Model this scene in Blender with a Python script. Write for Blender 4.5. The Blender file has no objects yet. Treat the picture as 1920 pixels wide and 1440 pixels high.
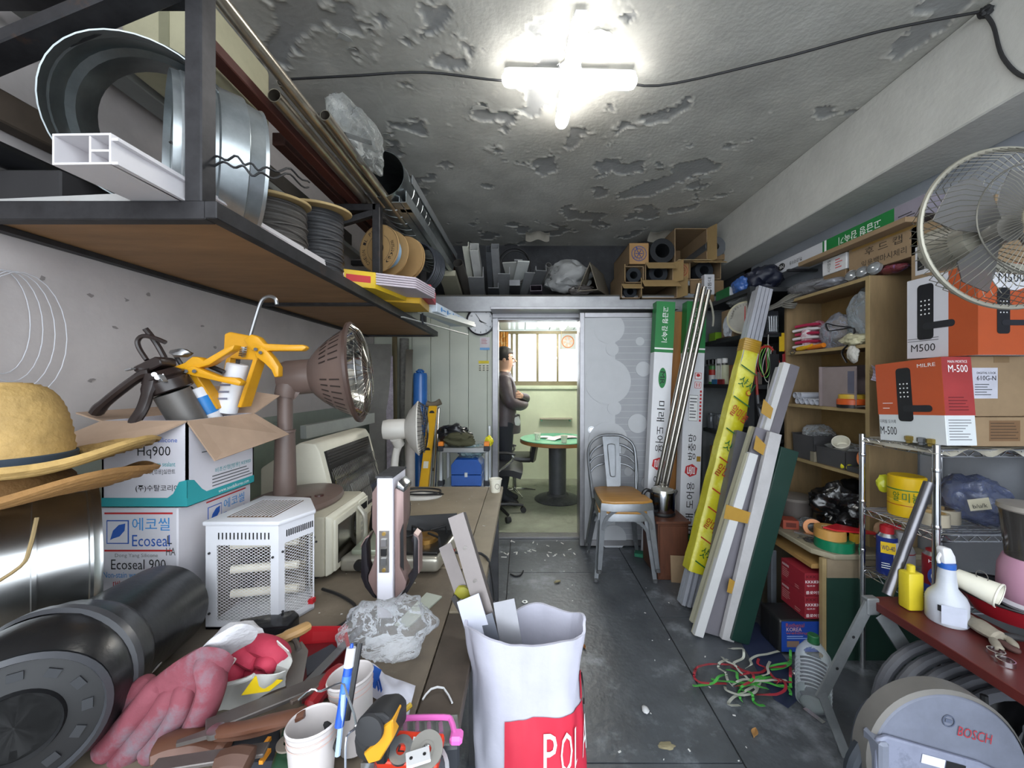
import bpy, bmesh, math, random
from mathutils import Vector as V, Matrix, noise
R = random.Random(7)
sc = bpy.context.scene
COL = sc.collection
# ---------------------------------------------------------------- camera, sky, exposure
cam = bpy.data.objects.new('camera', bpy.data.cameras.new('camera'))
COL.objects.link(cam)
cam.location = (0, 0, 1.35); cam.rotation_euler = (math.pi/2, 0, 0)
cam.data.sensor_width = 36; cam.data.lens = 36*720/1920
cam.data.shift_x = -20/1920; cam.data.shift_y = -4/1920
cam.data.clip_start = 0.02
sc.camera = cam
wd = bpy.data.worlds.new('sky'); sc.world = wd; wd.use_nodes = True
bg = wd.node_tree.nodes['Background']
bg.inputs[0].default_value = (0.86, 0.93, 1.0, 1); bg.inputs[1].default_value = 3.4
sc.view_settings.view_transform = 'Standard'; sc.view_settings.look = 'None'
sc.view_settings.gamma = 1; sc.view_settings.use_curve_mapping = False
sc.view_settings.exposure = 0.68
LAMP = 20.0      # strength of the cross tube lamp
LAMP2 = 55.0
# ---------------------------------------------------------------- helpers
F, CX, CY, CH = 720.0, 980.0, 716.0, 1.35
def W(u, v, Y): return V(((u-CX)*Y/F, Y, CH-(v-CY)*Y/F))          # point at a depth
def WZ(u, v, z): return W(u, v, (CH-z)*F/(v-CY))                   # point on a level
def WX(u, v, X): return W(u, v, X*F/(u-CX))                        # point on a side plane
INV = {}
def lin(c): return c/12.92 if c <= .04045 else ((c+.055)/1.055)**2.4
def rgb(h):
    h = h.lstrip('#'); return tuple(lin(int(h[i:i+2], 16)/255) for i in (0, 2, 4))
MATS = {}
def mat(hx, rough=.55, metal=0, var=.12, scale=9, bump=0, bscale=60, alpha=1, emit=0, dust=0, spec=.5, stretch=None, tint=None, tscale=3, tmin=.5, trans=0):
    k = (hx, rough, metal, var, scale, bump, bscale, alpha, emit, dust, spec, stretch, tint, tscale, tmin, trans)
    if k in MATS: return MATS[k]
    m = bpy.data.materials.new('surface_%d' % len(MATS)); MATS[k] = m; m.use_nodes = True
    nt = m.node_tree; N = nt.nodes; L = nt.links; p = N['Principled BSDF']; c = rgb(hx)
    p.inputs['Roughness'].default_value = rough; p.inputs['Metallic'].default_value = metal
    p.inputs['Specular IOR Level'].default_value = spec
    if trans: p.inputs['Transmission Weight'].default_value = trans; p.inputs['IOR'].default_value = 1.4
    tc = N.new('ShaderNodeTexCoord'); src = tc.outputs['Object']
    if stretch:
        mp = N.new('ShaderNodeMapping'); mp.inputs['Scale'].default_value = stretch; L.new(src, mp.inputs[0]); src = mp.outputs[0]
    nz = N.new('ShaderNodeTexNoise'); nz.inputs['Scale'].default_value = scale; nz.inputs['Detail'].default_value = 6
    nz.inputs['Roughness'].default_value = .65; L.new(src, nz.inputs['Vector'])
    rp = N.new('ShaderNodeValToRGB'); e = rp.color_ramp.elements
    e[0].position = .3; e[1].position = .7
    e[0].color = tuple(x*(1-var) for x in c)+(1,); e[1].color = tuple(min(1, x*(1+var*.7)) for x in c)+(1,)
    L.new(nz.outputs[0], rp.inputs[0]); col = rp.outputs[0]
    if tint:
        n2 = N.new('ShaderNodeTexNoise'); n2.inputs['Scale'].default_value = tscale; n2.inputs['Detail'].default_value = 8; n2.inputs['Roughness'].default_value = .7
        L.new(src, n2.inputs['Vector'])
        r2 = N.new('ShaderNodeValToRGB'); r2.color_ramp.elements[0].position = tmin; r2.color_ramp.elements[1].position = min(1, tmin+.12)
        L.new(n2.outputs[0], r2.inputs[0])
        mx = N.new('ShaderNodeMix'); mx.data_type = 'RGBA'; L.new(r2.outputs[0], mx.inputs[0]); L.new(col, mx.inputs[6])
        mx.inputs[7].default_value = rgb(tint)+(1,); col = mx.outputs[2]
    L.new(col, p.inputs['Base Color'])
    if emit:
        p.inputs['Emission Color'].default_value = c+(1,); p.inputs['Emission Strength'].default_value = emit
    if alpha < 1: p.inputs['Alpha'].default_value = alpha
    if bump:
        b = N.new('ShaderNodeBump'); b.inputs['Strength'].default_value = bump; b.inputs['Distance'].default_value = .01
        n3 = N.new('ShaderNodeTexNoise'); n3.inputs['Scale'].default_value = bscale; n3.inputs['Detail'].default_value = 5
        L.new(src, n3.inputs['Vector']); L.new(n3.outputs[0], b.inputs['Height']); L.new(b.outputs[0], p.inputs['Normal'])
    return m
def film(hx='e6eaee', base=.10, edge=.55, rough=.12, crinkle=.6, cs=28):
    """clear plastic: mostly see-through, reflecting more at grazing angles"""
    k = ('film', hx, base, edge, rough, crinkle, cs)
    if k in MATS: return MATS[k]
    m = bpy.data.materials.new('clear_film_%d' % len(MATS)); MATS[k] = m; m.use_nodes = True; nt = m.node_tree; N = nt.nodes; L = nt.links; p = N['Principled BSDF']
    p.inputs['Base Color'].default_value = rgb(hx)+(1,); p.inputs['Roughness'].default_value = rough; p.inputs['Specular IOR Level'].default_value = 1
    tc = N.new('ShaderNodeTexCoord'); nz = N.new('ShaderNodeTexNoise'); nz.inputs['Scale'].default_value = cs; nz.inputs['Detail'].default_value = 3; nz.inputs['Distortion'].default_value = 1.5; L.new(tc.outputs['Object'], nz.inputs['Vector'])
    b = N.new('ShaderNodeBump'); b.inputs['Strength'].default_value = crinkle; b.inputs['Distance'].default_value = .012; L.new(nz.outputs[0], b.inputs['Height']); L.new(b.outputs[0], p.inputs['Normal'])
    lw = N.new('ShaderNodeFresnel'); lw.inputs['IOR'].default_value = 1.45; L.new(b.outputs[0], lw.inputs['Normal'])
    ma = N.new('ShaderNodeMath'); ma.operation = 'MULTIPLY_ADD'; L.new(lw.outputs[0], ma.inputs[0]); ma.inputs[1].default_value = edge; ma.inputs[2].default_value = base; ma.use_clamp = True
    tr = N.new('ShaderNodeBsdfTransparent'); mx = N.new('ShaderNodeMixShader'); L.new(ma.outputs[0], mx.inputs[0]); L.new(tr.outputs[0], mx.inputs[1]); L.new(p.outputs[0], mx.inputs[2]); L.new(mx.outputs[0], N['Material Output'].inputs[0])
    return m
def frame(d, up=V((0, 0, 1))):
    z = V(d).normalized(); up = V(up)
    if abs(z.dot(up.normalized())) > .98: up = V((0, 1, 0)) if abs(z.y) < .9 else V((1, 0, 0))
    x = up.cross(z).normalized(); y = z.cross(x)
    return x, y, z
class G:
    def __init__(s): s.v = []; s.f = []
    def add(s, vs, fs):
        o = len(s.v); s.v += [V(a) for a in vs]; s.f += [tuple(i+o for i in f) for f in fs]; return s
    def rings(s, rs, cap0=True, cap1=True, closed=False):
        n = len(rs[0]); vs = [p for r in rs for p in r]; fs = []
        m = len(rs)
        for i in range(m if closed else m-1):
            a, b = i*n, ((i+1) % m)*n
            for k in range(n):
                k2 = (k+1) % n; fs.append((a+k, a+k2, b+k2, b+k))
        if not closed:
            if cap0: fs.append(tuple(range(n-1, -1, -1)))
            if cap1: fs.append(tuple(range((m-1)*n, m*n)))
        return s.add(vs, fs)
    def box(s, lo, hi, M=None):
        x0, y0, z0 = lo; x1, y1, z1 = hi
        vs = [V(p) for p in ((x0,y0,z0),(x1,y0,z0),(x1,y1,z0),(x0,y1,z0),(x0,y0,z1),(x1,y0,z1),(x1,y1,z1),(x0,y1,z1))]
        if M: vs = [M @ p for p in vs]
        return s.add(vs, [(0,3,2,1),(4,5,6,7),(0,1,5,4),(1,2,6,5),(2,3,7,6),(3,0,4,7)])
    def cbox(s, c, sz, M=None):
        c = V(c); h = V(sz)/2; return s.box(c-h, c+h, M)
    def bar(s, p0, p1, w, h=None, up=(0,0,1)):
        h = h or w; return s.pro(p0, p1, [(-w/2,-h/2),(w/2,-h/2),(w/2,h/2),(-w/2,h/2)], up)
    def pro(s, p0, p1, poly, up=(0,0,1)):
        p0, p1 = V(p0), V(p1); x, y, z = frame(p1-p0, up)
        return s.rings([[p+x*a+y*b for a, b in poly] for p in (p0, p1)])
    def cyl(s, p0, p1, r0, r1=None, n=16, caps=True):
        p0, p1 = V(p0), V(p1); r1 = r0 if r1 is None else r1; x, y, z = frame(p1-p0)
        return s.rings([[p+(x*math.cos(6.28318*k/n)+y*math.sin(6.28318*k/n))*r for k in range(n)] for p, r in ((p0, r0), (p1, r1))], caps, caps)
    def shell(s, p0, p1, rx, ry=None, t=.002, n=20, up=(0,0,1), sq=False):
        p0, p1 = V(p0), V(p1); ry = ry or rx; x, y, z = frame(p1-p0, up)
        if sq: base = [(-1,-1),(1,-1),(1,1),(-1,1)]
        else: base = [(math.cos(6.28318*k/n), math.sin(6.28318*k/n)) for k in range(n)]
        o = lambda p, a, b: [p+x*c*a+y*d*b for c, d in base]
        return s.rings([o(p0, rx, ry), o(p1, rx, ry), o(p1, rx-t, ry-t), o(p0, rx-t, ry-t)], closed=True)
    def tube(s, pts, r, n=8, closed=False, flat=1, up=(0,0,1)):
        pts = [V(p) for p in pts]; m = len(pts); rs = []; px = None
        for i, p in enumerate(pts):
            if closed: d = pts[(i+1) % m]-pts[i-1]
            else: d = pts[min(i+1, m-1)]-pts[max(i-1, 0)]
            if d.length < 1e-7: d = V((0,0,1))
            d.normalize()
            if px is None: x, y, z = frame(d, up)
            else:
                x = px-d*px.dot(d)
                if x.length < 1e-5: x, y, z = frame(d, up)
                x.normalize(); y = d.cross(x)
            px = x; rr = r[i] if isinstance(r, (list, tuple)) else r
            rs.append([p+(x*math.cos(6.28318*k/n)+y*math.sin(6.28318*k/n)*flat)*rr for k in range(n)])
        return s.rings(rs, closed=closed)
    def strip(s, pts, w, t=.0015, nrm=(0,0,1)):
        pts = [V(p) for p in pts]; rs = []; m = len(pts); nrm = V(nrm)
        for i, p in enumerate(pts):
            d = (pts[min(i+1, m-1)]-pts[max(i-1, 0)]).normalized(); nn = nrm
            if abs(d.dot(nn)) > .95: nn = V((0,1,0))
            sd = d.cross(nn).normalized(); u = sd.cross(d)
            rs.append([p-sd*w/2-u*t/2, p+sd*w/2-u*t/2, p+sd*w/2+u*t/2, p-sd*w/2+u*t/2])
        return s.rings(rs)
    def lathe(s, prof, o=(0,0,0), ax=(0,0,1), n=24, cap0=True, cap1=True, sx=1, sy=1):
        o = V(o); x, y, z = frame(ax)
        return s.rings([[o+z*h+(x*math.cos(6.28318*k/n)*sx+y*math.sin(6.28318*k/n)*sy)*max(r, 1e-4) for k in range(n)] for r, h in prof], cap0, cap1)
    def prism(s, pts, d):
        pts = [V(p) for p in pts]; d = V(d)
        return s.rings([pts, [p+d for p in pts]])
    def grid(s, fn, nu, nv):
        vs = [fn(i/nu, j/nv) for j in range(nv+1) for i in range(nu+1)]; w = nu+1
        return s.add(vs, [(j*w+i, j*w+i+1, (j+1)*w+i+1, (j+1)*w+i) for j in range(nv) for i in range(nu)])
    def blob(s, c, r, seed=0, amp=.25, fr=2.2, sub=3, flatten=None, sharp=False):
        bm = bmesh.new(); bmesh.ops.create_icosphere(bm, subdivisions=sub, radius=1); c = V(c); vs = []
        for q in bm.verts:
            p = q.co; off = V((seed*3.7, seed*1.9, seed*5.3))
            a = noise.noise(p*fr+off)
            if sharp: a = noise.noise(p*fr*.6+off)*1.3+.45*(.5-2.2*abs(noise.noise(p*fr*1.3+off)))+.2*(.5-2.2*abs(noise.noise(p*fr*2.9+off)))
            k = 1+amp*a; w = V((p.x*r[0]*k, p.y*r[1]*k, p.z*r[2]*k))+c
            if flatten is not None and w.z < flatten: w.z = flatten
            vs.append(w)
        fs = [tuple(x.index for x in f.verts) for f in bm.faces]; bm.free(); return s.add(vs, fs)
    def xf(s, M): s.v = [M @ p for p in s.v]; return s
def link(o): COL.objects.link(o); return o
def props(o, label=None, cat=None, group=None, kind=None):
    if label: o['label'] = label
    if cat: o['category'] = cat
    if group: o['group'] = group
    if kind: o['kind'] = kind
    return o
def thing(name, label, cat, base, group=None, kind=None):
    o = link(bpy.data.objects.new(name, None)); o.location = V(base); o.empty_display_size = .05
    INV[o.name] = V(base); return props(o, label, cat, group, kind)
def off(p): return INV.get(p.name, V((0, 0, 0))) if p else V((0, 0, 0))
def obj(name, g, m, parent=None, label=None, cat=None, group=None, kind=None, bevel=0, seg=1, ang=35, solid=0, origin=None):
    """one mesh object; coordinates are world coordinates"""
    if parent is not None: o0 = off(parent); loc = V((0, 0, 0)); base = o0
    else:
        lo = [min(p[i] for p in g.v) for i in range(3)]; hi = [max(p[i] for p in g.v) for i in range(3)]
        base = V(origin) if origin is not None else V(((lo[0]+hi[0])/2, (lo[1]+hi[1])/2, lo[2])); loc = base
    me = bpy.data.meshes.new(name); me.from_pydata([p-base for p in g.v], [], g.f)
    bm = bmesh.new(); bm.from_mesh(me)
    if solid:
        bmesh.ops.solidify(bm, geom=bm.faces[:], thickness=solid)
    bmesh.ops.recalc_face_normals(bm, faces=bm.faces[:])
    if bevel:
        es = [e for e in bm.edges if len(e.link_faces) == 2 and e.calc_face_angle(0) > .5]
        bmesh.ops.bevel(bm, geom=es, offset=bevel, segments=seg, affect='EDGES', profile=.5, clamp_overlap=True)
    bm.to_mesh(me); bm.free()
    me.polygons.foreach_set('use_smooth', [True]*len(me.polygons))
    me.set_sharp_from_angle(angle=math.radians(ang))
    me.materials.append(m)
    o = link(bpy.data.objects.new(name, me)); o.location = loc
    if parent is not None: o.parent = parent; INV[o.name] = base
    else: INV[o.name] = base
    return props(o, label, cat, group, kind)
def copy_tree(o, loc=None, rz=0, label=None, parent=None):
    c = link(o.copy()); c.parent = parent
    if loc is not None: c.location = V(loc); c.rotation_euler.z = o.rotation_euler.z+rz
    if label: c['label'] = label
    for ch in list(o.children): copy_tree(ch, parent=c)
    return c
TX = []
def tx(parent, s, o, rx, uy, w, h, m, bold=0.0, name='lettering', lift=.0008):
    """flat printed lettering fitted into a w x h box centred on o"""
    cu = bpy.data.curves.new(name, 'FONT'); cu.body = s; cu.resolution_u = 2; cu.offset = 0 if s.isascii() else min(bold, .004); cu.fill_mode = 'FRONT'
    cu.align_x = 'CENTER'
    f = link(bpy.data.objects.new('tmp_text', cu)); TX.append((f, parent, V(o), V(rx).normalized(), V(uy).normalized(), w, h, m, name, lift))
def finish_text():
    dg = bpy.context.evaluated_depsgraph_get()
    for f, parent, o, rx, uy, w, h, m, name, lift in TX:
        me = bpy.data.meshes.new_from_object(f.evaluated_get(dg))
        if len(me.vertices):
            xs = [q.co.x for q in me.vertices]; ys = [q.co.y for q in me.vertices]
            x0, x1, y0, y1 = min(xs), max(xs), min(ys), max(ys); n = rx.cross(uy); b = off(parent)
            for q in me.vertices:
                a = ((q.co.x-x0)/max(x1-x0, 1e-6)-.5)*w; c = ((q.co.y-y0)/max(y1-y0, 1e-6)-.5)*h
                q.co = o+rx*a+uy*c+n*lift-b
            me.materials.clear(); me.materials.append(m); me.name = name
            t = link(bpy.data.objects.new(name, me)); t.parent = parent
        bpy.data.objects.remove(f)
def panel(parent, name, o, rx, uy, w, h, m, lift=.0006, t=.0004, label=None):
    """a flat printed patch centred on o"""
    o, rx, uy = V(o), V(rx).normalized(), V(uy).normalized(); n = rx.cross(uy)
    c = o+n*lift
    p = [c+rx*a*w/2+uy*b*h/2 for a, b in ((-1,-1),(1,-1),(1,1),(-1,1))]
    return obj(name, G().prism(p, -n*t), m, parent, label)
def disc(parent, name, o, rx, uy, w, h, m, lift=.0006, n=28, t=.0004):
    o, rx, uy = V(o), V(rx).normalized(), V(uy).normalized(); nn = rx.cross(uy)
    p = [o+nn*lift+rx*math.cos(6.28318*k/n)*w/2+uy*math.sin(6.28318*k/n)*h/2 for k in range(n)]
    return obj(name, G().prism(p, -nn*t), m, parent)
def lines(parent, o, rx, uy, w, h, n, m, name='small_print', lift=.0006, th=.32, seed=1):
    """rows of illegible small print, one strip per row"""
    o, rx, uy = V(o), V(rx).normalized(), V(uy).normalized(); rr = random.Random(seed); nn = rx.cross(uy)
    for i in range(n):
        y = h/2-(i+.5)*h/n; a = -w/2; b = a+w*(.55+.45*rr.random())
        c = o+uy*y+nn*lift; q = h/n*th/2
        obj(name, G().prism([c+rx*a-uy*q, c+rx*b-uy*q, c+rx*b+uy*q, c+rx*a+uy*q], -nn*.0003), m, parent)
def loftg(rs, k=3):
    """closed rings smoothed along and around"""
    n = len(rs[0]); cols = [smooth([r[i] for r in rs], k) for i in range(n)]; out = []
    for j in range(len(cols[0])):
        P = [c[j] for c in cols]; ring = []
        for i in range(n):
            a, b, c, d = P[i-1], P[i], P[(i+1) % n], P[(i+2) % n]
            for q in range(3): t = q/3; ring.append(.5*((2*b)+(c-a)*t+(2*a-5*b+4*c-d)*t*t+(3*b-a-3*c+d)*t**3))
        out.append(ring)
    return G().rings(out)
def arc(c, r, a0, a1, n, ex, ey): return [V(c)+V(ex)*r*math.cos(a0+(a1-a0)*k/n)+V(ey)*r*math.sin(a0+(a1-a0)*k/n) for k in range(n+1)]
def smooth(pts, k=3):
    """Catmull-Rom through points"""
    P = [V(p) for p in pts]; out = []
    for i in range(len(P)-1):
        a, b, c, d = P[max(i-1, 0)], P[i], P[i+1], P[min(i+2, len(P)-1)]
        for j in range(k):
            t = j/k; out.append(.5*((2*b)+(c-a)*t+(2*a-5*b+4*c-d)*t*t+(3*b-a-3*c+d)*t**3))
    out.append(P[-1]); return out
XX, YY, ZZ = V((1,0,0)), V((0,1,0)), V((0,0,1))
# common materials
BLACK = mat('1a1a1c', .4); BLACKR = mat('202022', .7); WHITE = mat('d2d2d4', .45, var=.05); CARD = mat('8f785c', .8, var=.12, bump=.1, bscale=30)
CARDD = mat('7d6548', .85); STEEL = mat('b9bbbd', .32, 1, var=.2); CHROME = mat('d8d8da', .12, 1, var=.05); GALV = mat('b4babc', .3, .8, var=.22, scale=14)
DARKST = mat('4a4a4c', .5, .6, var=.3); INK = mat('17171a', .6, var=0); INKW = mat('f0f0f0', .6, var=0); INKR = mat('c0272a', .6, var=0)
INKB = mat('1f57b0', .6, var=0); GREYT = mat('8b8b8d', .6); WOODT = mat('b08a55', .6, var=.2, scale=5, stretch=(1, 6, 6)); FILM = film('d9dde0', .16, .7)
GREENB = mat('1f7a3c', .5, var=.06); YELL = mat('e8c21a', .5); REDP = mat('b21f28', .4)
# ---------------------------------------------------------------- the setting
XL, XR, YB, ZC, YF = -1.31, 2.0, 3.36, 2.75, -0.55
# floor base and steel/rubber sheets with seams
obj('ground', G().box((-9, -9, -.14), (9, YF-.02, -.03)), mat('8a8c8e', .8), kind='structure')
fl = obj('floor', G().box((XL-.1, YF, -.12), (XR+.1, YB+.05, -.006)), mat('1d1d1f', .8), kind='structure', origin=(0,0,0))
FS = mat('4f5358', .38, 0, var=.35, scale=4, bump=.25, bscale=35, tint='7d8288', tscale=3, tmin=.54)
xs = [XL, -.102, .782, XR]; ysplit = {0: [YF, .6, 1.9, YB], 1: [YF, 1.36, 2.72, YB], 2: [YF, .98, 2.2, YB]}
for i in range(3):
    yy = ysplit[i]
    for j in range(3):
        obj('floor_sheet', G().box((xs[i]+.003, yy[j]+.003, -.008), (xs[i+1]-.003, yy[j+1]-.003, 0)), FS, fl)
fo = obj('floor', G().box((XL-.1, YB+.05, -.12), (XR+.1, 5.5, 0)), mat('8c9082', .6, var=.25, scale=5, bump=.2, tint='6d7166', tscale=2.5, tmin=.55), kind='structure')
# ceiling: plaster with peeled flakes
def flake(x, y):
    return noise.fractal(V((x*4.2, y*4.2, 3.1)), .9, 2.1, 4)+.75*noise.noise(V((x*.9+2, y*.9, 9)))-.12*x
FV = []
def ceil_fn(u, v):
    x = XL-.05+(XR-XL+.1)*u; y = YF+(4.0-YF)*v; f = flake(x, y); FV.append(f)
    return V((x, y, ZC+.006*noise.noise(V((x*2, y*2, 0)))+(.006 if f > .3 else -.003 if f > .24 else 0)))
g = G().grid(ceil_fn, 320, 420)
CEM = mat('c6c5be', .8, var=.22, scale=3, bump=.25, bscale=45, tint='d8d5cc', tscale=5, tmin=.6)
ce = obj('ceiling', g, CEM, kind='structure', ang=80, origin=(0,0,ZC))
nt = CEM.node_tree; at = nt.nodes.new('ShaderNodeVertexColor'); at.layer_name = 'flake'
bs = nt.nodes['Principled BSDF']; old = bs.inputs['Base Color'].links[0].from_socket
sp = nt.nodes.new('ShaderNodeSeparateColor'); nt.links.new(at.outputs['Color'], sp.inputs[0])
for ch_, hx_ in (('Red', '9a9c9e'), ('Green', 'e2e0d8'), ('Blue', '8a7f6c')):  # peeled plaster, highlight painted along the curled flake edges, stains
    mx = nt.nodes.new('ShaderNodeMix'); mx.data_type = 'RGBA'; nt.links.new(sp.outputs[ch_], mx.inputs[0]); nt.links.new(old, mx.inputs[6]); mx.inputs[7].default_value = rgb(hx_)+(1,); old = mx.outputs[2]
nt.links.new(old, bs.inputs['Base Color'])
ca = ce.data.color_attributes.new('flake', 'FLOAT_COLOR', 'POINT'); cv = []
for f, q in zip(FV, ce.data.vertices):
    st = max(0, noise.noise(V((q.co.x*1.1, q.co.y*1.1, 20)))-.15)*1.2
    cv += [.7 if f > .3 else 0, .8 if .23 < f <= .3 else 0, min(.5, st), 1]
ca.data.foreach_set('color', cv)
obj('ceiling', G().box((XL-.1, YF, ZC+.03), (XR+.1, 4.1, ZC+.15)), mat('777777', .9), kind='structure')
# peeled flakes of paint hanging from the ceiling
FLK = mat('a9a9a4', .8)
for k in range(26):
    while True:
        x = R.uniform(-.9, 1.5); y = R.uniform(1.0, 3.3)
        if abs(flake(x, y)-.28) < .04: break
    a = R.random()*6.28; n = 9; r = R.uniform(.015, .05); c = V((x, y, ZC-.004))
    ring = [c+V((math.cos(6.283*i/n+a)*r*R.uniform(.35, 1.3), math.sin(6.283*i/n+a)*r*R.uniform(.3, 1.0)*.6, 0)) for i in range(n)]
    for p in ring: p.z -= max(0, (p-c).dot(V((math.cos(a), math.sin(a), 0))))*.35
    obj('paint_flake', G().prism(ring, (0, 0, .0015)), FLK, ce)
# walls
wl = obj('wall_left', G().box((XL-.1, YF, -.1), (XL, YB+.1, ZC+.02)), mat('bdb6b4', .75, var=.12, scale=4, bump=.12, bscale=30, tint='938d8b', tscale=5, tmin=.68), kind='structure', origin=(0,0,0))
for k in range(16):
    c_ = V((XL+.001, R.uniform(.9, 2.6), R.uniform(1.25, 1.68))); a_ = R.random()*6; n_ = 7
    obj('scuff_mark', G().prism([c_+V((0, math.cos(a_+t*.9)*R.uniform(.002,.014), math.sin(a_+t*.9)*R.uniform(.002,.009))) for t in range(n_)], (.0008,0,0)), mat('8b8583', .9), wl)
obj('dado_paint', G().box((XL, YF, 0), (XL+.004, YB-.01, 1.17)), mat('8e968d', .6, var=.12, scale=4, tint='a0a89e', tscale=3, tmin=.6), wl)
obj('wall_right', G().box((XR, YF, -.1), (XR+.1, YB+.1, ZC+.02)), mat('9a9ea5', .75, var=.1, scale=4, bump=.1, tint='8f9398', tscale=4, tmin=.66), kind='structure', origin=(0,0,0))
obj('trim_1', G().box((1.72, YF, 2.35), (XR, 4.0, ZC)), mat('c4c3bd', .8, var=.1, scale=6, bump=.2, bscale=40, tint='a5a39c', tscale=7, tmin=.66), kind='structure', bevel=.006, origin=(0,0,0))
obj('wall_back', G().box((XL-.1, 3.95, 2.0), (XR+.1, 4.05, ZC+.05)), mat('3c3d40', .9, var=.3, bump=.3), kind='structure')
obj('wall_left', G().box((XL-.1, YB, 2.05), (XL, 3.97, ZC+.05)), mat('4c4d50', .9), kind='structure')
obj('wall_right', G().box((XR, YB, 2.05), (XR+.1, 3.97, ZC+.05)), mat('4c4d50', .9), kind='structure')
# partition wall: sandwich panels
PAN = mat('b3b7aa', .45, var=.06, scale=3)
wb = obj('wall_back', G().box((XL, YB+.02, 0), (-.215, YB+.06, 2.03)), mat('8f938a', .7), kind='structure', origin=(0,0,0))
x = XL+.01
while x < -.24:
    x2 = min(x+.165, -.225); obj('wall_panel', G().box((x+.002, YB, .02), (x2-.001, YB+.021, 1.96)), PAN, wb, bevel=.002); x = x2
wb2 = obj('wall_back', G().box((.50, YB+.02, 0), (XR, YB+.06, 2.03)), mat('8f938a', .7), kind='structure', origin=(0,0,0))
x = .52
while x < XR-.05:
    x2 = min(x+.33, XR); obj('wall_panel', G().box((x+.002, YB, .02), (x2-.001, YB+.021, 1.96)), PAN, wb2, bevel=.002); x = x2
ALU = mat('908f92', .35, .7, var=.1, scale=20)
t2 = obj('trim_2', G().box((XL, YB-.05, 1.955), (XR, YB+.08, 2.09)), mat('9c9da0', .4, .5, var=.15, tint='6e7072', tscale=5, tmin=.62), kind='structure', bevel=.004, origin=(0,0,0))
obj('trim_rail', G().box((-.26, YB-.27, 1.935), (1.26, YB-.04, 1.955)), ALU, t2, bevel=.002)
obj('trim_rail', G().box((-.26, YB-.06, 1.90), (1.26, YB-.045, 1.945)), ALU, t2, bevel=.002)
obj('trim_3', G().box((XL, YB-.05, 2.09), (XR, 3.96, 2.10)), mat('55524d', .9), kind='structure')
# door frame and sliding leaf
df = thing('door_1', None, None, (.14, YB, 0), kind='structure')
obj('door_jamb', G().box((-.262, YB-.04, 0), (-.212, YB+.09, 1.92)), ALU, df, bevel=.003)
obj('door_jamb', G().box((.488, YB-.02, 0), (.52, YB+.09, 1.92)), ALU, df, bevel=.003)
obj('door_head', G().box((-.262, YB-.03, 1.885), (.52, YB+.09, 1.93)), ALU, df, bevel=.003)
for k in range(3): obj('sill_track', G().box((-.212, YB-.06+k*.045, 0), (.488, YB-.03+k*.045, .018-.004*k)), ALU, df, bevel=.002)
dl = thing('door_2', 'grey sliding door leaf with frosted bubble pattern', 'door', (.83, 3.15, 0), kind='structure')
DG = mat('aeb0b4', .35, var=.04); DG2 = mat('93959a', .4, var=.04)
obj('leaf_panel', G().box((.5, 3.14, .03), (1.2, 3.165, 1.90)), DG, dl)
for a, b in (((.465, 3.13, .012), (.505, 3.175, 1.915)), ((1.19, 3.13, .012), (1.22, 3.175, 1.915))): obj('leaf_stile', G().box(a, b), ALU, dl, bevel=.003)
for a, b in (((.505, 3.13, .012), (1.19, 3.175, .06)), ((.505, 3.13, 1.875), (1.19, 3.175, 1.915))): obj('leaf_rail', G().box(a, b), ALU, dl, bevel=.003)
obj('pattern_field', G().box((.757, 3.1385, .065), (1.19, 3.1395, 1.87)), DG2, dl)
for k in range(34):
    z = .10+k*.053; obj('pattern_line', G().box((.757, 3.1375, z), (1.19, 3.1383, z+.004)), mat('a6a8ac', .4, var=0), dl)
BK = []
def bub(u, v, r):
    c = W(u, v, 3.1365); r = r*3.1365/720
    pts = [c+V((math.cos(a*6.2832/30)*r, 0, math.sin(a*6.2832/30)*r)) for a in range(30)]
    pts = [V((min(max(p.x, .507), 1.188), p.y, p.z)) for p in pts]
    BK.append(1); obj('pattern_bubble', G().prism([p-YY*.0004*len(BK) for p in pts], (0, .0007+.0004*len(BK), 0)), DG, dl)
for u, v, r in ((1142,615,29),(1200,640,8),(1148,655,12),(1140,715,43),(1206,692,14),(1152,765,13),(1195,794,18),(1140,828,37),(1178,884,8),(1160,940,22),(1212,905,10),(1150,1008,24)): bub(u, v, r)
c = W(1109, 806, 3.138); obj('finger_pull', G().lathe([(.028,0),(.028,.006),(.024,.006),(.02,.002),(.001,.002)], (c.x, 3.14, c.z), (0,-1,0), 24), CHROME, dl)
# office behind the partition
OW = mat('c6cdb4', .7, var=.08, scale=3, bump=.15, bscale=12)
wo = obj('wall_back', G().box((XL, 5.34, -.05), (XR, 5.46, 1.30)), OW, kind='structure')
obj('wall_left', G().box((XL-.1, YB+.05, -.05), (XL, 5.5, 2.15)), OW, kind='structure')
obj('wall_right', G().box((XR, YB+.05, -.05), (XR+.1, 5.5, 2.15)), OW, kind='structure')
obj('wall_back', G().box((1.35, 5.34, 1.3), (XR, 5.46, 2.15)), OW, kind='structure')
obj('wall_back', G().box((XL, 5.34, 1.3), (-.95, 5.46, 2.15)), OW, kind='structure')
OC = mat('c9d6cf', .3, var=.05)
oc = obj('ceiling', G().box((XL, YB+.06, 2.08), (XR, 5.5, 2.09)), mat('9fa9a3', .5), kind='structure')
x = XL+.02
while x < XR-.1: obj('ceiling_panel', G().box((x+.006, YB+.08, 2.062), (x+.325, 5.33, 2.08)), OC, oc, bevel=.004); x += .33
WF = mat('7d7458', .4, .3, var=.1)
wn = thing('window_1', None, None, (.2, 5.4, 1.3), kind='structure')
obj('window_frame', G().box((-.95, 5.36, 1.30), (1.35, 5.44, 1.36)), WF, wn, bevel=.003)
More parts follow.
